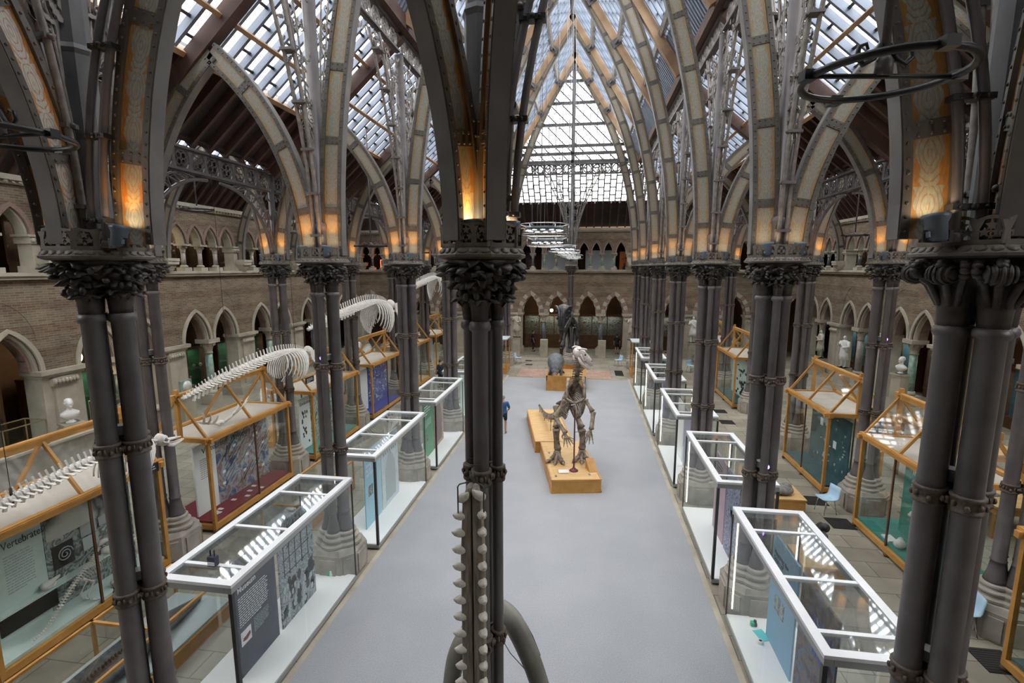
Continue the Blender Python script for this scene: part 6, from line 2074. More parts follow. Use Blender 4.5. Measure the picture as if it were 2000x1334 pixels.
def toes(mb, ank, fwd, L, spread, r, n=3, claw=True):
    f = Vector(fwd).normalized(); s = f.cross(Vector((0, 0, 1))).normalized()
    for i in range(n):
        a = (i - (n - 1) / 2) * spread
        d = (f * cos(a) + s * sin(a)).normalized()
        p0 = ank + d * L * .12
        p1 = Vector((ank.x, ank.y, 0)) + d * L * .5; p1.z = ank.z * .36 + .0
        p2 = p1 + d * L * .28; p2.z = max(r * .9, ank.z * .12)
        p3 = p2 + d * L * .24; p3.z = r * .5
        base = getattr(toes, 'base', 0)
        for q in (p0, p1, p2, p3): q.z += 0
        bone_(mb, p0, p1, r, 1.4, 6); bone_(mb, p1, p2, r * .95, 1.35, 6)
        mb.tube([p2, (p2 + p3) / 2 + Vector((0, 0, r * .25)), p3], [r * .95, r * .7, r * .12], 6)
def hand(mb, w, d, L, r, s):
    d = Vector(d).normalized(); s = Vector(s).normalized()
    for i in range(4):
        a = (i - 1.5) * .28
        dd = (d * cos(a) + s * sin(a)).normalized()
        p1 = w + dd * L * .45; p2 = p1 + dd * L * .3 + Vector((0, 0, -.02)); p3 = p2 + dd * L * .25 + Vector((0, 0, -.03))
        bone_(mb, w, p1, r, 1.3, 5); bone_(mb, p1, p2, r * .85, 1.3, 5); mb.tube([p2, p3], [r * .8, r * .2], 5)
    p1 = w + (d * .5 - s * .85).normalized() * L * .3; p2 = p1 + (d - s * .2).normalized() * L * .28
    bone_(mb, w, p1, r, 1.3, 5); mb.tube([p1, p2], [r * 1.1, r * .15], 5)

t = thing('biped_dinosaur_skeleton', 'brown upright dinosaur skeleton with a pale skull on the stepped oak platform', 'skeleton', (0, 0, .45))
Z = lambda x, y, z: (x, y, z - .45)
col_ = [Z(-1.0, 22.6, .75), Z(-.62, 21.2, .72), Z(-.2, 19.6, 1.05), Z(.22, 18.1, 1.75), Z(.45, 17.3, 2.35), Z(.60, 16.95, 2.75), Z(.72, 16.72, 3.15), Z(.82, 16.45, 3.45)]
m = MB()
spine(m, col_, 58, lambda u: .035 + .07 * min(1, u * 1.25), lambda u: .03 + .17 * sin(pi * min(1, u * .86)), lambda u: .02 + .11 * sin(pi * min(1, u * .95)))
for i in range(18):
    u = .12 + .42 * i / 18; c = lerp_path(col_, u); m.bar(c + Vector((0, 0, -.04)), c + Vector((0, .05, -.17)), .02, .035, (0, 1, 0))
m.build('back_and_tail', bone_brown, t)
m = MB()
neck = [Z(.82, 16.45, 3.45), Z(.86, 16.2, 3.75), Z(.88, 16.02, 4.05), Z(.92, 15.92, 4.3)]
spine(m, neck, 10, lambda u: .082 - .014 * u, lambda u: .07, lambda u: .09, (0, .5, .6), .9)
m.build('neck', bone_brown, t)
m = MB()
for i in range(13):
    u = .66 + .30 * i / 13
    c = lerp_path(col_, u); d = (lerp_path(col_, u + .02) - c).normalized(); s = Vector((.97, .22, 0)); q = d.cross(s).normalized()
    if q.y > 0: q = -q
    k = sin(pi * (.22 + .7 * i / 13))
    rib_pair(m, c, s, (q + Vector((0, 0, -.55))).normalized(), Vector((0, 0, 1)), .40 * (.45 + .55 * k), .84 * (.35 + .65 * k), .026, .12, .8)
m.build('rib_cage', bone_brown, t)
m = MB()
sh = Vector(Z(.80, 16.05, 2.9))
for sg in (-1, 1):
    s = Vector((.97, .22, 0)) * sg
    a = sh + s * .30
    m.tube([a, a + Vector((0, .25, .3)), a + Vector((0, .62, .55)) - s * .05], [.07, .045, .075], 6, flat=.45)   # shoulder blade
    m.tube([a, sh + s * .12 + Vector((0, -.02, -.12)), sh + Vector((0, -.02, -.16))], [.07, .085, .08], 6, flat=.5)
m.build('shoulder_girdle', bone_brown, t)
for sg, elb, wr, hd_ in ((-1, (.13, 15.75, 2.32), (.50, 15.5, 1.86), (.25, -.3, -.55)), (1, (1.38, 15.9, 2.5), (1.32, 15.6, 1.98), (-.15, -.25, -.6))):
    m = MB()
    a = sh + Vector((.97, .22, 0)) * sg * .33 + Vector((0, -.03, -.05))
    e = Vector(Z(*elb)); w = Vector(Z(*wr))
    bone_(m, a, e, .066, 1.6, 8); bone_(m, e, w, .05, 1.5, 7); bone_(m, e + Vector((.06, .03, 0)), w + Vector((.06, .02, 0)), .036, 1.5, 6)
    hand(m, w, hd_, .42, .032, (1, .2, .1))
    m.build('forelimb', bone_brown, t)
m = MB()
hp = Vector(Z(.42, 17.35, 2.25))
for sg in (-1, 1):
    s = Vector((.97, .22, 0)) * sg
    m.tube([hp + s * .16 + Vector((.1, -.5, .35)), hp + s * .2 + Vector((0, 0, .1)), hp + s * .14 + Vector((-.1, .5, .0))], [.08, .15, .08], 7, flat=.4)
    m.tube([hp + s * .18, hp + s * .14 + Vector((-.15, .75, -.55))], [.06, .03], 6)
    m.tube([hp + s * .18, hp + s * .16 + Vector((.2, -.55, -.25))], [.06, .045], 6, flat=.6)
m.build('pelvis', bone_brown, t)
for sg, knee, ank in ((-1, (.16, 16.75, 1.62), (.20, 16.85, .80)), (1, (1.02, 16.85, 1.62), (1.06, 17.05, .80))):
    m = MB()
    a = hp + Vector((.97, .22, 0)) * sg * .3
    k = Vector(Z(*knee)); n_ = Vector(Z(*ank))
    bone_(m, a, k, .105, 1.45, 9); bone_(m, k + Vector((0, -.02, -.03)), n_, .092, 1.5, 9); bone_(m, k + Vector((.11 * sg, .03, -.05)), n_ + Vector((.09 * sg, .02, .02)), .036, 1.4, 6)
    m.ell(n_ + Vector((0, 0, -.02)), (.12, .1, .07), 8, 6)
    toes(m, n_ + Vector((0, -.03, -.06)), (.05 * sg - .05, -1, 0), .68, .5, .068)
    m.build('hind_limb', bone_brown, t)
m = MB()
M = Matrix.Translation(Z(.92, 15.9, 4.42)) @ Matrix.Rotation(radians(-62), 4, 'Z') @ Matrix.Rotation(radians(-24), 4, 'X') @ Matrix.Scale(1.3, 4)
S = lambda lst: [[(w_ * cos(2 * pi * j / 10), y_, z_ + h_ * sin(2 * pi * j / 10)) for j in range(10)] for y_, w_, h_, z_ in lst]
# local: +y to the snout
m.loft(S(((-.16, .10, .09, .03), (-.07, .165, .13, .03), (.05, .16, .14, 0), (.15, .12, .125, -.03), (.25, .11, .115, -.06), (.34, .11, .095, -.09), (.41, .09, .055, -.12))), True, M)
for sg in (-1, 1):
    m.tube([M @ Vector((sg * .1, .1, .12)), M @ Vector((sg * .17, .02, .16)), M @ Vector((sg * .2, -.1, .14)), M @ Vector((sg * .13, -.2, .08))], [.03, .035, .03, .02], 6)
    m.tube([M @ Vector((sg * .15, -.06, 0)), M @ Vector((sg * .18, .06, -.12)), M @ Vector((sg * .14, .16, -.08))], [.03, .03, .02], 6)
m.build('skull', bone_pale, t)
m = MB()
for sg in (-1, 1):
    m.tube([M @ Vector((sg * .14, -.08, -.1)), M @ Vector((sg * .14, .06, -.2)), M @ Vector((sg * .11, .2, -.23)), M @ Vector((sg * .06, .35, -.26)), M @ Vector((0, .41, -.24))], [.03, .055, .05, .035, .03], 7)
m.build('lower_jaw', bone_pale, t)
m = MB()
for sg in (-1, 1):
    for i in range(9):
        y_ = .08 + .026 * i; p = Vector((sg * (.125 - .05 * (i / 9)), y_, -.115 - .008 * i)); m.tube([M @ p, M @ (p + Vector((0, .004, -.05)))], [.014, .008], 5)
        p = Vector((sg * (.115 - .04 * (i / 9)), y_, -.2)); m.tube([M @ p, M @ (p + Vector((0, .004, .045)))], [.013, .007], 5)
m.build('teeth', bone, t)
m = MB()
for sg in (-1, 1):
    m.ell(M @ Vector((sg * .15, .07, .03)), (.035, .035, .035), 7, 5); m.ell(M @ Vector((sg * .095, .33, -.05)), (.02, .03, .02), 6, 4); m.ell(M @ Vector((sg * .12, -.12, .1)), (.03, .03, .03), 6, 4)
m.build('eye_opening', black, t)
m = MB()
for a, b in (((-.62, 21.2, .70), (-.62, 21.2, .45)), ((-.25, 19.8, .98), (-.25, 19.8, .45)), ((-.95, 22.4, .72), (-.95, 22.4, .45))):
    m.tube([Z(*a), Z(*b)], .014, 5)
m.build('tail_props', maroon, t)

# ---------------------------------------------------------------- black predator and grey beast in the oak tray
t = thing('oak_tray', 'deep open oak tray past the brown dinosaur, holding a black skeleton', 'platform', (.03, 30.1, 0))
m = MB(); m.box((0, 0, .3), (2.3, 3.6, .6)); m.build('body', oak, t)
m = MB(); m.box((0, 0, .61), (2.2, 3.5, .02)); m.build('deck', oak_pale, t)
for a, b, s in ((-1.12, 0, (.06, 3.6)), (1.12, 0, (.06, 3.6)), (0, -1.77, (2.3, .06)), (0, 1.77, (2.3, .06))):
    m = MB(); m.box((a, b, .75), (s[0], s[1], .3)); m.box((a, b, .9), (s[0] + .03, s[1] + .03, .03)); m.build('rim', oak, t)
t = thing('predator_dinosaur_skeleton', 'black predator skeleton facing the gallery, standing in the oak tray', 'skeleton', (0, 0, .62))
Q = lambda x, y, z: (x, y, z - .62)
bk = [Q(.5, 36.6, 3.1), Q(.4, 35.2, 3.2), Q(.3, 33.8, 3.35), Q(.2, 32.4, 3.5), Q(.15, 31.4, 3.75), Q(.05, 30.6, 4.15), Q(-.05, 30.1, 4.6)]
m = MB(); spine(m, bk, 46, lambda u: .04 + .09 * sin(pi * min(1, u * .8)), lambda u: .06 + .22 * sin(pi * u), lambda u: .04 + .12 * sin(pi * u)); m.build('back_and_tail', bone_black, t)
m = MB()
for i in range(13):
    u = .58 + .34 * i / 13; c = lerp_path(bk, u); k = sin(pi * (.25 + .6 * i / 13))
    rib_pair(m, c, Vector((1, .05, 0)), Vector((0, -.25, -1)).normalized(), Vector((0, -1, 0)), .62 * (.5 + .5 * k), 1.35 * (.4 + .6 * k), .03, .25, .78)
m.build('rib_cage', bone_black, t)
hp = Vector(Q(.22, 32.0, 3.3))
m = MB()
for sg in (-1, 1):
    s = Vector((sg, 0, 0))
    m.tube([hp + s * .18 + Vector((0, -.6, .2)), hp + s * .22 + Vector((0, 0, .3)), hp + s * .18 + Vector((0, .6, .15))], [.14, .22, .12], 7, flat=.35)
    m.tube([hp + s * .2, hp + s * .1 + Vector((0, -.5, -1.0)), hp + s * .05 + Vector((0, -.9, -1.15))], [.09, .07, .09], 6)
m.build('pelvis', bone_black, t)
for sg, knee, hock, ft in ((-1, (-.35, 30.9, 2.2), (-.40, 31.3, 1.25), (-.42, 30.9, .78)), (1, (.62, 31.1, 2.2), (.66, 31.7, 1.25), (.66, 31.3, .78))):
    m = MB()
    a = hp + Vector((sg * .32, 0, 0)); k = Vector(Q(*knee)); h = Vector(Q(*hock)); f = Vector(Q(*ft))
    bone_(m, a, k, .12, 1.4, 9); bone_(m, k, h, .10, 1.5, 9); bone_(m, k + Vector((.1 * sg, .03, 0)), h + Vector((.08 * sg, 0, 0)), .035, 1.3, 6); bone_(m, h, f, .08, 1.4, 8)
    toes(m, f, (0, -1, 0), .6, .5, .06)
    m.build('hind_limb', bone_black, t)
for sg in (-1, 1):
    m = MB(); a = Vector(Q(.02 + sg * .4, 30.2, 3.15)); e = a + Vector((sg * .05, -.1, -.35)); w = e + Vector((0, -.28, .02))
    bone_(m, a, e, .035, 1.4, 6); bone_(m, e, w, .026, 1.4, 6); hand(m, w, (0, -1, -.4), .18, .014, (1, 0, 0))
    m.build('forelimb', bone_black, t)
# head looks down at the gallery side, snout to -y
M = Matrix.Translation(Q(-.22, 29.95, 4.62)) @ Matrix.Rotation(radians(168), 4, 'Z') @ Matrix.Rotation(radians(-50), 4, 'X') @ Matrix.Scale(1.12, 4)
m = MB()
m.loft(S(((-.25, .26, .20, .05), (-.1, .44, .30, .05), (.1, .43, .34, 0), (.3, .30, .34, -.05), (.55, .24, .32, -.1), (.8, .20, .28, -.14), (1.0, .16, .2, -.18), (1.1, .1, .1, -.2))), True, M)
for sg in (-1, 1):
    m.tube([M @ Vector((sg * .05, 1.02, -.02)), M @ Vector((sg * .09, .6, .26)), M @ Vector((sg * .16, .25, .36)), M @ Vector((sg * .34, 0, .36)), M @ Vector((sg * .46, -.15, .18))], [.05, .06, .07, .08, .06], 6)
m.build('skull', bone_black, t)
m = MB()
for sg in (-1, 1):
    m.tube([M @ Vector((sg * .38, -.1, -.25)), M @ Vector((sg * .34, .2, -.5)), M @ Vector((sg * .2, .75, -.62)), M @ Vector((sg * .06, 1.02, -.6))], [.07, .1, .08, .06], 7)
m.build('lower_jaw', bone_black, t)
m = MB()
for sg in (-1, 1):
    for i in range(9):
        y_ = .22 + .095 * i; x_ = sg * (.30 - .2 * (i / 9) ** 1.4)
        p = Vector((x_, y_, -.36 + .02 * i)); m.tube([M @ p, M @ (p + Vector((0, -.01, -.12 - .03 * (i % 2))))], [.022, .004], 5)
m.build('teeth', bone, t)
m = MB()
for sg in (-1, 1):
    m.ell(M @ Vector((sg * .33, .18, .14)), (.11, .12, .11), 8, 6); m.ell(M @ Vector((sg * .24, .52, .02)), (.09, .13, .10), 8, 6); m.ell(M @ Vector((sg * .13, .95, -.06)), (.05, .06, .05), 7, 5)
m.build('skull_opening', black, t)
# grey plump beast in front
t = thing('grey_beast_model', 'plump grey animal model with its brown beak lowered over the front of the oak tray', 'model animal', (-.62, 29.2, .62))
m = MB()
m.loft([[(w_ * cos(2 * pi * j / 14), y_ + .0, z_ + h_ * sin(2 * pi * j / 14)) for j in range(14)] for y_, w_, h_, z_ in
        ((1.0, .03, .03, .85), (.85, .22, .22, .85), (.55, .42, .48, .86), (.2, .52, .58, .92), (-.1, .50, .55, .96), (-.35, .38, .42, .92), (-.52, .28, .32, .72), (-.62, .22, .26, .52), (-.68, .13, .15, .36), (-.70, .03, .04, .28))], True)
for sg in (-1, 1):
    for y_ in (-.05, .5):
        m.tube([(sg * .28, y_, .6), (sg * .33, y_ - .03, .3), (sg * .32, y_, .06)], [.14, .085, .07], 8); m.ell((sg * .32, y_ - .06, .035), (.09, .14, .035), 8, 5)
m.tube([(0, .95, .85), (0, 1.3, .75), (0, 1.7, .5)], [.16, .1, .02], 8)
m.build('body', hide, t)
m = MB(); m.loft([[(w_ * cos(2 * pi * j / 10), y_, z_ + h_ * sin(2 * pi * j / 10)) for j in range(10)] for y_, w_, h_, z_ in ((-.63, .15, .15, .40), (-.72, .14, .12, .30), (-.80, .12, .08, .18), (-.84, .09, .05, .10), (-.85, .03, .02, .07))], True); m.build('beak', beak, t)
m = MB()
for sg in (-1, 1): m.ell((sg * .2, -.62, .66), (.03, .03, .03), 7, 5)
m.build('eye', black, t)

# ---------------------------------------------------------------- mounted mammals in the left aisle
def quadruped(label, loc, rz, s, mat, tusk=False):
    t = thing('mammal_skeleton', label, 'skeleton', loc, rz, 'large mammal skeletons in the left aisle')
    m = MB(); m.box((0, 0, .12), (1.0 * s, 2.6 * s, .24)); m.build('plinth', oak, t)
    b0 = .24
    pts = [(0, 1.35 * s, b0 + 1.15 * s), (0, 1.0 * s, b0 + 1.6 * s), (0, .3 * s, b0 + 1.72 * s), (0, -.5 * s, b0 + 1.68 * s), (0, -.9 * s, b0 + 1.8 * s), (0, -1.25 * s, b0 + 2.1 * s)]
    m = MB(); spine(m, pts, 34, lambda u: s * .05, lambda u: s * .16 * sin(pi * u), lambda u: s * .06); m.build('vertebral_column', mat, t)
    m = MB()
    for i in range(13):
        u = .36 + .34 * i / 13; rib_pair(m, lerp_path(pts, u), Vector((1, 0, 0)), Vector((0, 0, -1)), Vector((0, -1, 0)), s * .3, s * .75, s * .018, -.12 * s, .8)
    m.build('rib_cage', mat, t)
    for sg in (-1, 1):
        for y_, kn, z_ in ((-.55, -.1, 1.5), (.95, -.18, 1.55)):
            m = MB(); a = Vector((sg * .2 * s, y_ * s, b0 + z_ * s)); k = Vector((sg * .22 * s, (y_ + kn) * s, b0 + .95 * s)); h = Vector((sg * .22 * s, (y_ + (.1 if y_ > 0 else 0)) * s, b0 + .5 * s)); f = Vector((sg * .22 * s, y_ * s, b0 + .06 * s))
            bone_(m, a, k, .055 * s); bone_(m, k, h, .045 * s); bone_(m, h, f, .035 * s); m.ell((f.x, f.y - .04 * s, b0 + .045 * s), (.06 * s, .09 * s, .045 * s), 8, 5)
            m.build('leg', mat, t)
    m = MB(); M = Matrix.Translation((0, -1.3 * s, b0 + 2.15 * s)) @ Matrix.Rotation(radians(180), 4, 'Z') @ Matrix.Rotation(radians(-35), 4, 'X') @ Matrix.Scale(s, 4)
    m.loft(S(((-.1, .08, .08, 0), (0, .15, .16, 0), (.15, .14, .15, -.02), (.35, .09, .09, -.05), (.55, .07, .06, -.08), (.62, .03, .03, -.09))), True, M)
    m.loft(S(((.02, .1, .04, -.2), (.3, .08, .035, -.2), (.58, .04, .025, -.17))), True, M)
    if tusk:
        for sg in (-1, 1): m.tube([M @ Vector((sg * .08, .4, -.1)), M @ Vector((sg * .16, .7, -.1)), M @ Vector((sg * .18, .95, .08))], [.04 * s, .035 * s, .008 * s], 7)
    m.build('skull', mat, t)
    return t
quadruped('pale horse-sized skeleton in the left aisle behind the Evolution case', (-11.9, 18.6, 0), radians(20), 1.0, bone)
quadruped('dark tall tusked skeleton in the left aisle behind the deep blue case', (-12.0, 23.6, 0), radians(15), 1.5, bone_brown, True)
quadruped('pale skeleton furthest along the left aisle', (-12.4, 28.6, 0), radians(10), 1.15, bone)

# dinosaur skeleton and skulls inside the Vertebrates case
t = thing('small_dinosaur_skeleton', 'little upright dinosaur skeleton with a long tail in the Vertebrates case', 'skeleton', (-9.05, 7.9, .3))
pts = [(.15, -1.15, .05), (.12, -.8, .15), (.06, -.45, .4), (0, -.1, .62), (0, .2, .82), (0, .42, 1.02)]
m = MB(); spine(m, pts, 40, lambda u: .008 + .016 * u, lambda u: .012 + .035 * sin(pi * u), lambda u: .008 + .03 * sin(pi * u)); m.build('back_and_tail', bone, t)
m = MB()
for i in range(10): rib_pair(m, lerp_path(pts, .64 + .028 * i), Vector((1, 0, 0)), Vector((0, .5, -1)).normalized(), Vector((0, 0, 1)), .09, .22, .006, .03, .78)
m.build('rib_cage', bone, t)
for sg in (-1, 1):
    m = MB(); a = Vector((sg * .07, -.05, .6)); k = Vector((sg * .09, .14, .42)); h = Vector((sg * .09, -.02, .2)); f = Vector((sg * .09, .03, .07))
    bone_(m, a, k, .018); bone_(m, k, h, .016); bone_(m, h, f, .012); toes(m, f, (0, 1, 0), .16, .45, .01); m.build('hind_limb', bone, t)
    m = MB(); a = Vector((sg * .08, .36, .9)); e = a + Vector((0, .05, -.13)); w = e + Vector((0, .1, .0)); bone_(m, a, e, .01); bone_(m, e, w, .008); hand(m, w, (0, 1, -.3), .07, .005, (1, 0, 0)); m.build('forelimb', bone, t)
m = MB(); m.loft([[(w_ * cos(j * pi / 4), y_, z_ + h_ * sin(j * pi / 4)) for j in range(8)] for y_, w_, h_, z_ in ((.40, .03, .03, 1.06), (.46, .055, .06, 1.1), (.56, .045, .05, 1.09), (.68, .02, .02, 1.05))], True); m.build('skull', bone, t)
r = random.Random(6)
for i, (yy, zz, lab) in enumerate(((8.55, .30, 'pale animal skull on the floor of the Vertebrates case, far end'), (7.5, .89, 'long-beaked skull on the shelf of the Vertebrates case, beside the title board'), (8.75, .89, 'horned pale skull on the shelf of the Vertebrates case, middle'), (9.15, .89, 'rounded pale skull on the shelf of the Vertebrates case, far end'))):
    t = thing('animal_skull', lab, 'skull', (-9.36 if zz > .5 else -9.0, yy, zz), r.uniform(-.4, .4), 'skulls in the Vertebrates case')
    m = MB(); m.loft([[(w_ * cos(j * pi / 4), y_, .1 + h_ * sin(j * pi / 4)) for j in range(8)] for y_, w_, h_ in ((-.15, .03, .03), (-.1, .075, .08), (0, .07, .075), (.1, .04, .045), (.2 + .08 * (i == 1), .02, .02))], True); m.build('braincase', bone, t)
    m = MB()
    for sg in (-1, 1): m.tube([(sg * .06, -.08, .05), (sg * .05, .05, .025), (0, .19, .03)], [.02, .025, .012], 6)
    m.build('lower_jaw', bone, t)
# ---------------------------------------------------------------- people and statues
def skinned(name, verts, edges, radii, mat, parent, sub=1, root=0):
    me = bpy.data.meshes.new(name)
    me.from_pydata([tuple(v) for v in verts], edges, [])
    o = bpy.data.objects.new(name, me); COL.objects.link(o); o.parent = parent
    md = o.modifiers.new('Skin', 'SKIN'); md.use_smooth_shade = True
    ly = me.skin_vertices[0] if len(me.skin_vertices) else None
    if ly is None:
        me.attributes  # layer is made with the modifier
        ly = me.skin_vertices[0]
    for i, rr_ in enumerate(radii):
        ly.data[i].radius = rr_ if isinstance(rr_, tuple) else (rr_, rr_)
        ly.data[i].use_root = (i == root)
    if sub:
        s = o.modifiers.new('Subdivision', 'SUBSURF'); s.levels = sub; s.render_levels = sub
    me.materials.append(mat)
    return o

def figure(parent, H, mat, pose, body_name='body'):
    """continuous body: pelvis root, torso, neck, head, arms with five fingers, legs, feet. facing -y. pose: dict of overrides"""
    k = H / 1.75
    P = {'pelvis': (0, 0, .95), 'waist': (0, .0, 1.08), 'chest': (0, 0, 1.28), 'neck': (0, .0, 1.47), 'head0': (0, -.01, 1.55), 'head1': (0, -.02, 1.63), 'head2': (0, -.005, 1.71)}
    for sg, s in ((-1, 'r'), (1, 'l')):
        P['sh' + s] = (sg * .185, .0, 1.40); P['el' + s] = (sg * .24, .03, 1.13); P['wr' + s] = (sg * .25, -.05, .90)
        P['hip' + s] = (sg * .09, 0, .90); P['kn' + s] = (sg * .10, -.02, .50); P['an' + s] = (sg * .10, .02, .09); P['to' + s] = (sg * .11, -.14, .035)
    P.update(pose)
    V, E, R, ix = [], [], [], {}
    def add(n, p, r, par=None):
        ix[n] = len(V); V.append(Vector(p) * k); R.append(tuple(x * k for x in r) if isinstance(r, tuple) else r * k)
        if par is not None: E.append((ix[par], ix[n]))
    add('pelvis', P['pelvis'], (.15, .115)); add('waist', P['waist'], (.135, .105), 'pelvis'); add('chest', P['chest'], (.165, .115), 'waist')
    add('neck', P['neck'], .055, 'chest'); add('head0', P['head0'], (.07, .085), 'neck'); add('head1', P['head1'], (.078, .098), 'head0'); add('head2', P['head2'], (.06, .07), 'head1')
    nz = Vector(P['head1']) + Vector(P.get('look', (0, -1, 0))) * .115 + Vector((0, 0, -.03)); add('nose', nz, .016, 'head1')
    for s, sg in (('r', -1), ('l', 1)):
        add('sh' + s, P['sh' + s], .062, 'chest'); add('el' + s, P['el' + s], .043, 'sh' + s); add('wr' + s, P['wr' + s], .028, 'el' + s)
        w, e = Vector(P['wr' + s]), Vector(P['el' + s]); d = (w - e).normalized()
        side = Vector((sg * .35, -1, 0)); side = (side - d * side.dot(d)).normalized()
        pc = w + d * .055; add('pa' + s, pc, (.032, .02), 'wr' + s)
        for f, (off, L) in enumerate(((-.03, .075), (-.01, .085), (.01, .08), (.028, .062))):
            b = pc + d * .04 + side * off; add('f%d%s' % (f, s), b, .009, 'pa' + s)
            add('g%d%s' % (f, s), b + d * L * .55 + side * off * .1, .0085, 'f%d%s' % (f, s))
            add('h%d%s' % (f, s), b + d * L * .9 - d.cross(side) * .015 * sg, .007, 'g%d%s' % (f, s))
        tb = w + d * .03 + side * -.03; add('t0' + s, tb, .011, 'pa' + s); add('t1' + s, tb + d * .04 - side * .03, .009, 't0' + s)
        add('hip' + s, P['hip' + s], .092, 'pelvis'); add('kn' + s, P['kn' + s], .057, 'hip' + s)
        mid = (Vector(P['kn' + s]) * .62 + Vector(P['an' + s]) * .38) + Vector((0, .02, 0)); add('ca' + s, mid, .053, 'kn' + s)
        add('an' + s, P['an' + s], .038, 'ca' + s); add('to' + s, P['to' + s], (.04, .028), 'an' + s)
    b = skinned(body_name, V, E, R, mat, parent)
    P['k'] = k
    return b, P
def garment(name, parent, P, chain, mat, grow=1.0):
    k = P['k']; V, E, R, ix = [], [], [], {}
    for n, r, par in chain:
        p = P[n] if isinstance(n, str) else n[1]
        key = n if isinstance(n, str) else n[0]
        ix[key] = len(V); V.append(Vector(p) * k); R.append(tuple(x * k * grow for x in r) if isinstance(r, tuple) else r * k * grow)
        if par: E.append((ix[par], ix[key]))
    return skinned(name, V, E, R, mat, parent)
def mixp(a, b, f): return tuple(Vector(a).lerp(Vector(b), f))
def person(label, loc, rz, H, top, bottom, hair_m, pose={}, shorts=False, sleeves=.55, shoes=None):
    t = thing('person', label, 'person', loc, rz)
    b, P = figure(t, H, skin, pose)
    ch = [('waist', (.165, .135), None), ('chest', (.205, .152), 'waist'), (('nk', mixp(P['chest'], P['neck'], .72)), (.085, .075), 'chest'), (('hem', mixp(P['pelvis'], P['waist'], .1)), (.18, .145), 'waist')]
    for s in 'rl':
        ch += [('sh' + s, .086, 'chest'), (('sl' + s, mixp(P['sh' + s], P['el' + s], min(1, sleeves * 2))), .062, 'sh' + s)]
        if sleeves > .55: ch += [(('cf' + s, mixp(P['el' + s], P['wr' + s], .9)), .042, 'sl' + s)]
    garment('shirt', t, P, ch, top)
    ch = [('pelvis', (.162, .128), None)]
    for s in 'rl':
        ch += [('hip' + s, .105, 'pelvis')]
        if shorts: ch += [(('hm' + s, mixp(P['hip' + s], P['kn' + s], .85)), .085, 'hip' + s)]
        else: ch += [('kn' + s, .073, 'hip' + s), (('hm' + s, mixp(P['kn' + s], P['an' + s], .9)), .062, 'kn' + s)]
    garment('shorts' if shorts else 'trousers', t, P, ch, bottom)
    k = P['k']
    h1, h2 = Vector(P['head1']), Vector(P['head2']); lk = Vector(P.get('look', (0, -1, 0)))
    m = MB(); m.ell((h1 - lk * .022 + Vector((0, 0, .035))) * k, (.088 * k, .1 * k, .095 * k), 12, 8); m.build('hair', hair_m, t)
    m = MB()
    for s in 'rl':
        a, o = Vector(P['an' + s]), Vector(P['to' + s]); c = (a + o) / 2; d = (o - a); d.z = 0; d.normalize()
        M = Matrix.Translation((c.x * k, c.y * k, .045 * k)) @ Matrix.Rotation(atan2(d.y, d.x) - pi / 2, 4, 'Z')
        m.ell((0, 0, 0), (.052 * k, .145 * k, .045 * k), 10, 6, M)
    m.build('shoes', shoes or black, t)
    m = MB()
    sd = lk.cross(Vector((0, 0, 1))).normalized()
    for q in (-1, 1):
        m.ell((h1 + lk * .088 + sd * q * .032 + Vector((0, 0, .005))) * k, .011 * k, 6, 4)
    m.ell((h1 + lk * .088 + Vector((0, 0, -.055))) * k, (.022 * k, .012 * k, .007 * k), 6, 4)
    m.build('eyes_and_mouth', hair, t)
    m = MB()
    for q in (-1, 1): m.ell((h1 + sd * q * .078) * k, (.014 * k, .024 * k, .03 * k), 6, 5)
    m.build('ears', skin, t)
    return t
walk = {'elr': (-.27, -.02, 1.14), 'wrr': (-.20, -.20, 1.02), 'ell': (.27, -.02, 1.14), 'wrl': (.17, -.2, 1.02), 'knr': (-.10, -.10, .50), 'anr': (-.10, .0, .09), 'tor': (-.11, -.16, .035), 'knl': (.10, .03, .50), 'anl': (.10, .16, .10), 'tol': (.11, .02, .035)}
person('person in a blue shirt and dark shorts walking away on the carpet', (-2.36, 20.4, .018), pi + .1, 1.74, shirt_blue, cloth_dark, hair_grey, walk, shorts=True, shoes=cloth_grey)
lean = {'head1': (0, -.06, 1.61), 'head2': (0, -.05, 1.69), 'wrr': (-.2, -.22, .98), 'elr': (-.26, -.02, 1.13), 'ell': (.25, .0, 1.12), 'wrl': (.22, -.18, .96)}
person('person in a dark navy top bending over a case in the left passage', (-7.5, 28.2, 0), radians(-120), 1.72, cloth_navy, cloth_dark, hair, lean)
person('person in black standing under the far arch left of the black skeleton', (-3.35, 42.0, 0), radians(100), 1.85, cloth_dark, cloth_dark, hair, {})
person('person in black beside the pale pedestal at the far arch', (-2.45, 42.4, 0), radians(-100), 1.8, cloth_dark, cloth_dark, hair, {})
person('person in dark shorts under the far arch right of the lone column', (3.75, 41.6, 0), radians(170), 1.72, cloth_dark, cloth_dark, hair, {}, shorts=True)
person('person in a teal jacket in the far right passage', (6.35, 33.0, 0), radians(200), 1.78, cloth_green, cloth_dark, hair, {}, sleeves=.9)
person('person in a bright yellow top in the far right passage', (6.75, 30.6, 0), radians(150), 1.5, cloth_yellow, cloth_orange, hair, {}, sleeves=.9)

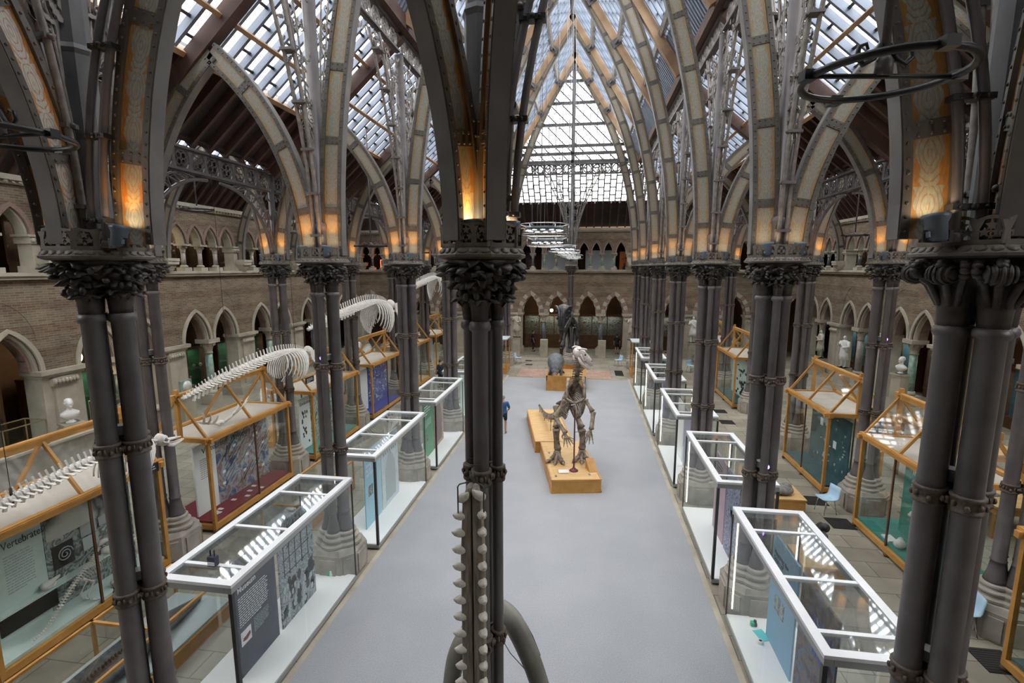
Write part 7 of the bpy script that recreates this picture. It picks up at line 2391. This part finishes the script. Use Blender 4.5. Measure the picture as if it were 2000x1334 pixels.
def statue(label, loc, rz, H, mat, ped=0.5, pose={}, robe=True, group='standing statues by the walls'):
    t = thing('statue', label, 'statue', loc, rz, group)
    m = MB(); m.box((0, 0, ped / 2), (.62, .62, ped)); m.box((0, 0, .05), (.72, .72, .1)); m.box((0, 0, ped - .04), (.7, .7, .08)); m.build('pedestal', stone, t)
    f = bpy.data.objects.new('figure', None); COL.objects.link(f); f.parent = t; f.location = (0, 0, ped)
    b, P = figure(f, H, mat, pose)
    k = H / 1.75
    m = MB()
    rings = []
    for z, w_, d_ in ((.42, .26, .22), (.7, .22, .18), (.95, .19, .15), (1.15, .17, .13), (1.32, .205, .135), (1.42, .17, .11), (1.47, .09, .08)):
        rings.append([((w_ + .014 * cos(7 * a) * (1.6 - z)) * cos(a) * k, (d_ + .014 * cos(7 * a) * (1.6 - z)) * sin(a) * k, z * k) for a in [2 * pi * j / 28 for j in range(28)]])
    m.loft(rings, True); m.build('robe', mat, f)
    m = MB(); m.tube([(-.2 * k, -.02, 1.38 * k), (-.05 * k, -.16 * k, 1.2 * k), (.16 * k, -.16 * k, .98 * k), (.2 * k, .02, .8 * k)], [.05, .045, .05, .04], 8); m.build('cloak_fold', mat, f)
    m = MB()
    for s in 'rl':
        a, e, w = (Vector(P[n + s]) * k for n in ('sh', 'el', 'wr')); m.tube([a, e, e.lerp(w, .7)], [.09, .08, .075], 9)
    m.build('sleeves', mat, f)
    return t
hold = {'ell': (.26, -.05, 1.14), 'wrl': (.12, -.24, 1.1), 'elr': (-.26, -.05, 1.14), 'wrr': (-.2, -.22, 1.28)}
statue('white marble statue holding up a hand before the right wall piers', (16.75, 32.3, 0), radians(-60), 2.0, marble, 1.15, hold)
statue('grey stone statue in shadow against the right wall, further than the white one', (17.2, 36.4, 0), radians(-90), 2.0, statue_stone, 1.0, hold)
statue('buff stone statue on a tall block at the far wall, left of the arches', (-4.45, 39.7, 0), 0, 2.05, statue_stone, 1.55, hold)
statue('buff stone statue at the far wall, right of the arches', (4.75, 39.7, 0), 0, 2.05, statue_stone, 1.5, hold)
statue('small buff statue on a red table behind the brown dinosaur', (.25, 38.2, 0), 0, 1.7, statue_stone, .6, hold)
statue('pale robed statue against the far wall in the right passage', (9.4, 39.7, 0), 0, 2.1, marble, 1.4, hold)

def bust(label, loc, rz, ped):
    t = thing('bust', label, 'bust', loc, rz, 'marble busts by the wall piers')
    m = MB(); m.box((0, 0, ped / 2), (.5, .5, ped)); m.box((0, 0, ped - .04), (.6, .6, .08)); m.box((0, 0, .06), (.6, .6, .12)); m.build('pedestal', stone, t)
    m = MB(); z = ped
    m.lathe([(.14, 0), (.15, .03), (.09, .07), (.08, .12)], (0, 0, z), 14)
    m.loft([[(w_ * cos(2 * pi * j / 16), y_ + d_ * sin(2 * pi * j / 16), z + zz) for j in range(16)] for zz, w_, d_, y_ in ((.12, .1, .09, 0), (.17, .2, .13, 0), (.27, .285, .16, 0), (.36, .27, .15, 0), (.43, .16, .11, 0), (.47, .085, .085, -.01), (.54, .08, .085, -.02), (.58, .1, .115, -.03), (.66, .112, .135, -.03), (.74, .11, .135, -.02), (.81, .085, .1, -.01), (.85, .03, .03, 0))], True)
    m.ell((0, -.165, z + .655), (.018, .03, .03), 7, 5)
    for q in (-1, 1):
        m.ell((q * .112, -.01, z + .66), (.018, .03, .035), 6, 5)
        m.ell((q * .04, -.135, z + .70), (.035, .025, .014), 7, 4)
    m.ell((0, -.13, z + .585), (.05, .06, .045), 8, 5)
    m.build('head_and_shoulders', marble, t)
    m = MB(); m.ell((0, .02, z + .76), (.125, .14, .1), 10, 7)
    for q in range(7): a = q * .9; m.ell((.11 * cos(a), .02 + .12 * sin(a), z + .7), (.03, .03, .04), 6, 4)
    m.build('carved_hair', marble, t)
    return t
bust('white marble bust on a pedestal before the left wall pier', (-16.55, 14.1, 1.57), radians(70), .3)
bust('white marble bust on a pedestal before the right wall pier', (16.6, 26.5, 0), radians(-70), 2.0)

# ---------------------------------------------------------------- lamps
def led_chandelier(label, loc):
    t = thing('led_chandelier', label, 'chandelier', loc, 0, 'round LED chandeliers over the carpet')
    def hoop(mb, R, z, r_): mb.tube([(R * cos(2 * pi * j / 32), R * sin(2 * pi * j / 32), z) for j in range(32)], r_, 6, closed=True)
    m = MB(); hoop(m, .60, .12, .012); hoop(m, .60, -.12, .012)
    for q in range(6):
        a = q * pi / 3; m.tube([(.60 * cos(a), .60 * sin(a), .12), (.60 * cos(a), .60 * sin(a), -.12)], .008, 5); m.tube([(.60 * cos(a), .60 * sin(a), .12), (.42 * cos(a), .42 * sin(a), .06)], .01, 5)
    m.build('hoops', chrome, t)
    m = MB()
    m.loft([[(R * cos(2 * pi * j / 32), R * sin(2 * pi * j / 32), z) for j in range(32)] for R, z in ((.36, -.02), (.46, -.02), (.47, .06), (.36, .06), (.35, .0))], True)
    m.build('light_ring', lamp_grey, t)
    for q in range(12):
        a = q * pi / 6; m = MB(); m.lathe([(.055, -.03), (.055, -.019)], (.41 * cos(a), .41 * sin(a), 0), 10); m.build('led_disc', led_white, t)
    m = MB()
    for q in range(3):
        a = q * 2 * pi / 3 + .4; m.tube([(.42 * cos(a), .42 * sin(a), .06), (.06 * cos(a), .06 * sin(a), 13.65)], .007, 5)
        m.ell((.355 * cos(a), .355 * sin(a), 2.4), .025, 6, 4)
    m.build('hanging_rod', grey_steel, t)
    l = bpy.data.lights.new('chandelier_light', 'AREA'); l.shape = 'DISK'; l.size = .8; l.energy = 25; l.color = (1, .92, .8)
    o = bpy.data.objects.new('chandelier_light', l); COL.objects.link(o); o.parent = t; o.location = (0, 0, -.06)
    return t
L0 = led_chandelier('round LED chandelier over the carpet, largest and first from the gallery', (.02, 12.4, 8.12))
for i, (yy, zz, xx) in enumerate(((14.9, 7.95, -.1), (20.2, 7.95, .1), (24.5, 7.92, .15), (28.7, 7.92, .15), (32.6, 7.88, .25))):
    place(copy_tree(L0), (xx, yy, zz), .5 * i, 'round LED chandelier over the carpet, %s from the gallery' % ORD[i + 1])

def hoop_lamp(label, loc, R, rz, pole=3.2, hooks=True):
    t = thing('iron_hoop_pendant', label, 'lamp', loc, rz, 'iron hoop pendants')
    m = MB(); m.tube([(R * cos(2 * pi * j / 40), R * sin(2 * pi * j / 40), 0) for j in range(40)], .028, 7, closed=True)
    for q in range(4):
        a = q * pi / 2; m.box((R * 1.05 * cos(a), R * 1.05 * sin(a), 0), (.09, .09, .07), rz=a)
    m.build('hoop', black, t)
    m = MB(); m.tube([(-R, 0, 0), (R, 0, 0)], .018, 6); m.build('crossbar', black, t)
    m = MB(); m.tube([(0, 0, 0), (0, 0, pole)], .03, 8); m.lathe([(.06, .0), (.06, .1), (.035, .14)], (0, 0, 0), 10); m.build('pole', iron, t)
    if hooks:
        for sg in (-1, 1):
            m = MB()
            pts = [(sg * .03, 0, .22), (sg * .08, 0, .12), (sg * .15, 0, .08), (sg * .20, 0, .13), (sg * .19, 0, .20), (sg * .14, 0, .22), (sg * .125, 0, .18)]
            m.tube(pts, [.02, .022, .022, .02, .017, .013, .01], 6); m.build('scroll_hook', black, t)
    return t
hoop_lamp('dark iron hoop pendant hanging in front of the big right column', (3.17, 4.2, 8.58), .52, .15, 3.4)
hoop_lamp('dark iron hoop pendant at the picture edge before the big left column', (-4.15, 3.9, 8.36), .52, .0, 3.4)
for loc, lab in (((-13.8, 17.5, 9.4), 'thin hoop pendant in the left aisle, nearer one'), ((-13.8, 23.9, 8.95), 'thin hoop pendant in the left aisle, second one'), ((13.6, 25.9, 8.7), 'thin hoop pendant in the right aisle, nearer one'), ((13.6, 31.5, 8.3), 'thin hoop pendant in the right aisle, second one'), ((-7.0, 17.95, 8.0), 'thin hoop pendant in the left passage, nearer one'), ((-7.0, 23.05, 7.9), 'thin hoop pendant in the left passage, second one')):
    hoop_lamp(lab, loc, .55, .2, (15.15 - loc[2]) if abs(loc[0]) > 10 else (12.15 - loc[2]), False)

def globe(label, loc, r_=.27, rod=1.6):
    t = thing('globe_lamp', label, 'lamp', loc, 0, 'opal globe lamps in the corridors')
    m = MB(); m.ell((0, 0, 0), r_, 16, 10); m.build('globe', globe_glow, t)
    m = MB(); m.lathe([(.1, r_ * .93), (.08, r_ + .06), (.03, r_ + .1), (.015, r_ + .14), (.015, r_ + rod)], (0, 0, 0), 10); m.build('stem', brass, t)
    l = bpy.data.lights.new('globe_light', 'POINT'); l.energy = 25; l.color = (1, .78, .5); l.shadow_soft_size = r_
    o = bpy.data.objects.new('globe_light', l); COL.objects.link(o); o.parent = t; o.location = (0, 0, -r_ - .05)
    return t
globe('opal globe lamp glowing under the left arch beside the big left column', (-19.6, 17.0, 3.55), .27, 2.99)
globe('opal globe lamp glowing in the left gallery arcade', (-19.8, 20.6, 8.75), .22, 1.54)
globe('opal globe lamp glowing under the right arches', (19.2, 23.1, 4.6), .2, 1.94)
globe('opal globe lamp glowing behind the far arch above the black skeleton', (-1.8, 42.4, 3.55), .14, 2.99)

def projector(label, loc, rz):
    t = thing('projector', label, 'light', loc, rz, 'small projectors clamped to the columns')
    m = MB(); m.box((0, 0, .09), (.14, .2, .12)); m.lathe([(.05, 0), (.055, .08), (.045, .09)], (0, 0, 0), 10, Matrix.Translation((0, -.1, .09)) @ Matrix.Rotation(pi / 2, 4, 'X')); m.build('housing', grey_steel, t)
    m = MB(); m.lathe([(.035, .09), (.035, .094)], (0, 0, 0), 10, Matrix.Translation((0, -.1, .09)) @ Matrix.Rotation(pi / 2, 4, 'X')); m.build('lens', violet_led, t)
    m = MB(); m.box((0, 0, .015), (.1, .1, .03)); m.tube([(0, .05, .03), (.06, .1, -.1), (.02, .05, -.2)], .008, 5); m.build('bracket', black, t)
    return t
for i, (xx, yy, zz, rz, lab) in enumerate(((4.7, 5.2, 5.09, .8, 'grey projector clamped between the shafts of the big right column, upper'), (4.7, 5.2, 3.11, .8, 'grey projector clamped between the shafts of the big right column, lower'),
        (-4.7, 5.2, 3.11, -.8, 'grey projector clamped between the shafts of the big left column, lower'), (-4.7, 5.2, 5.09, -.8, 'grey projector clamped between the shafts of the big left column, upper'),
        (-4.7, 10.3, 5.09, -.5, 'grey projector on the upper collar of the second column by the left white cases'), (4.7, 10.3, 3.11, .5, 'grey projector on the lower collar of the second column by the right white cases'),
        (XR, 10.3, 5.09, .5, 'grey projector on the second column between the right oak cases'), (XR, 15.4, 5.09, .5, 'grey projector on the third column between the right oak cases'), (XL, 10.3, 5.09, -.5, 'grey projector on the second column between the left oak cases'))):
    projector(lab, (xx, yy, zz), rz)

# ---------------------------------------------------------------- behind the arcades
def cabinet(label, loc, rz, W, H, back, base=.45):
    t = thing('wall_cabinet', label, 'cabinet', loc, rz, 'oak wall cabinets behind the arcades')
    m = MB(); m.box((0, .2, base / 2), (W, .5, base)); m.build('base', oak_dark, t)
    m = MB(); m.box((0, .42, (base + H) / 2), (W, .04, H - base)); m.build('lit_back', back, t)
    m = MB()
    for a in (-W / 2, -W / 6, W / 6, W / 2): m.box((a, -.02, (base + H) / 2), (.08, .06, H - base))
    for z in (base + .03, H): m.box((0, -.02, z), (W + .08, .08, .1))
    m.box((0, .2, H + .03), (W + .08, .5, .1))
    for a in (-W / 2, W / 2): m.box((a, .2, (base + H) / 2), (.05, .46, H - base))
    m.build('frame', oak_dark, t)
    m = MB(); m.box((0, -.03, (base + H) / 2), (W, .006, H - base)); m.build('glass', glass_pane, t)
    for z in (base + .55, base + 1.1):
        m = MB(); m.box((0, .2, z), (W - .08, .36, .02)); m.build('shelf', glass_top, t)
    r = random.Random(len(label))
    m = MB()
    for i in range(18):
        a, z = r.uniform(-W / 2 + .15, W / 2 - .15), r.choice((base, base + .56, base + 1.11)); s = r.uniform(.05, .13)
        m.ell((a, .2, z + s * .95), (s * r.uniform(.6, 1), s * .7, s), 7, 5)
    o = m.build('specimens', bone_brown, t); o['kind'] = 'stuff'
    l = bpy.data.lights.new('cabinet_strip', 'AREA'); l.shape = 'RECTANGLE'; l.size = W * .8; l.size_y = .05; l.energy = 9; l.color = (.9, 1, .92)
    o = bpy.data.objects.new('cabinet_strip', l); COL.objects.link(o); o.parent = t; o.location = (0, .12, H - .06); o.rotation_euler = (radians(-15), 0, 0)
    return t
protoC = {}
for sd, sg, x in (('left', -1, WLX - 2.3), ('right', 1, WRX + 2.3)):
    for k in range(8):
        yc = 2.65 + 5.1 * k
        if sd == 'left': back = cabinet_green if k >= 3 else cabinet_blue
        else: back = (oak_dark if k < 4 else cabinet_blue)
        for lv, zz in (('lower', 0), ('gallery', 6.9)):
            key = (back.name if lv == 'lower' else 'oak', lv)
            lab = 'oak wall cabinet behind the %s pair of %s arches on the %s' % (ORD[k], 'ground-floor' if lv == 'lower' else 'gallery', sd)
            rz = -pi / 2 if sd == 'left' else pi / 2
            rz = pi / 2 if sd == 'left' else -pi / 2
            if key in protoC: place(copy_tree(protoC[key]), (x, yc, zz), rz, lab)
            else: protoC[key] = cabinet(lab, (x, yc, zz), rz, 4.2, 2.75 if lv == 'lower' else 2.2, back if lv == 'lower' else oak_dark)
for i, xx in enumerate([-16.2, -11.6, -7, -2.35, 2.35, 7, 11.6]):
    lab = 'cabinet of pinned insect boards behind the %s far arch' % ORD[i]
    if 'far' in protoC: place(copy_tree(protoC['far']), (xx, 44.2, 0), 0, lab)
    else: protoC['far'] = cabinet(lab, (xx, 44.2, 0), 0, 4.0, 3.0, insect_board, 1.15)
# pale pedestals in the far arches
for xx, lab in ((-2.2, 'plain buff pedestal in the far arches left of the lone column'), (2.45, 'plain buff pedestal in the far arches right of the lone column')):
    t = thing('stone_pedestal', lab, 'pedestal', (xx, 39.7, 0), 0, 'plain pedestals at the far arches')
    m = MB(); m.box((0, 0, .7), (.6, .5, 1.4)); m.build('block', stone, t)
    m = MB(); m.box((0, -.255, 1.25), (.4, .012, .06)); m.build('slot_panel', stone_grey, t)
# gallery screens, banners, sign at the far end
for x0, x1, lab in ((-2.62, -.46, 'pale grey screen in the far gallery arcade, left of the lone column'), (1.0, 3.22, 'pale grey screen in the far gallery arcade, right of the lone column')):
    t = thing('gallery_screen', lab, 'screen', ((x0 + x1) / 2, 41.55, 6.9), 0, 'pale screens in the far gallery')
    m = MB(); m.box((0, 0, .85), (x1 - x0, .05, 1.66)); m.build('board', screen_grey, t)
    m = MB()
    for a in (-.5, .5): m.box((a * (x1 - x0) * .8, 0, .02), (.08, .5, .04))
    m.build('feet', grey_steel, t)
t = thing('orange_banner', 'orange banner with a dark figure in the far gallery arcade', 'banner', (4.15, 41.6, 6.9))
m = MB(); m.box((0, 0, .8), (.8, .04, 1.56)); m.build('cloth', orange_banner, t)
m = MB(); m.prism([(-.14, .04), (.16, .04), (.12, .3), (.02, .52), (.05, .62), (-.03, .68), (-.09, .6), (-.06, .5), (-.16, .28)], (0, -.024, 0), (1, 0, 0), (0, 0, 1), (0, -1, 0), 0, .004); m.build('printed_figure', black, t)
m = MB(); text_lines(m, (-.24, -.024, 1.0), (1, 0, 0), (0, 0, 1), (0, -1, 0), 2, .5, .09, 3, .5); m.build('printed_title', black, t)
t = thing('dark_banner', 'black banner with pink shapes in the far gallery arcade', 'banner', (-3.55, 41.6, 6.9))
m = MB(); m.box((0, 0, .8), (.8, .04, 1.56)); m.build('cloth', pink_banner, t)
m = MB(); r = random.Random(3)
for i in range(12):
    a, z = r.uniform(-.3, .3), r.uniform(.2, 1.4); m.prism([(a + .08 * cos(j) * r.uniform(.4, 1.2), z + .1 * sin(j) * r.uniform(.4, 1.2)) for j in (0, 1, 2, 3, 4, 5)], (0, -.024, 0), (1, 0, 0), (0, 0, 1), (0, -1, 0), 0, .004)
m.build('printed_shapes', maroon, t)
t = thing('neon_sign', 'red neon sign glowing in the far gallery on the left', 'sign', (-16.15, 41.3, 7.05))
m = MB(); m.box((0, .03, .4), (1.1, .03, .9)); m.build('backboard', black, t)
m = MB(); m.tube([(-.5, 0, .0), (-.5, 0, .78), (.5, 0, .8), (.5, 0, .0)], .025, 6); m.build('neon_outline', neon_red, t)
lettering('neon_lettering', 'FO', neon_red, t, (-.42, 0, .42), (pi / 2, 0, 0), .42)
lettering('neon_lettering', 'VC', neon_red, t, (-.42, 0, .05), (pi / 2, 0, 0), .42)
# shelves with objects at the right wall under the arches
t = thing('rock_mound', 'heap-like dark rock on the floor by the far right wall pier', 'rock', (10.3, 38.6, 0))
m = MB(); r = random.Random(5)
for i in range(16): m.ell((r.uniform(-.8, .8), r.uniform(-.5, .5), .25 + r.uniform(0, .4)), (r.uniform(.2, .42), r.uniform(.2, .4), r.uniform(.2, .32)), 8, 6)
m.build('boulder', rock, t)
t = thing('fossil_tablet', 'white round fossil tablet leaning on the left wall pier', 'fossil', (-17.0, 19.6, 1.5))
m = MB(); m.box((0, 0, .3), (.12, .62, .6)); m.build('tablet', shaft_green, t)
m = MB(); m.lathe([(.24, 0), (.25, .03), (.1, .05)], (0, 0, 0), 16, Matrix.Translation((.06, 0, .32)) @ Matrix.Rotation(pi / 2, 4, 'Y')); m.build('disc', marble, t)
m = MB(); m.box((0, 0, -.05), (.5, .9, .1)); m.box((-.05, 0, -.8), (.4, .7, 1.4)); m.build('ledge', stone, t)
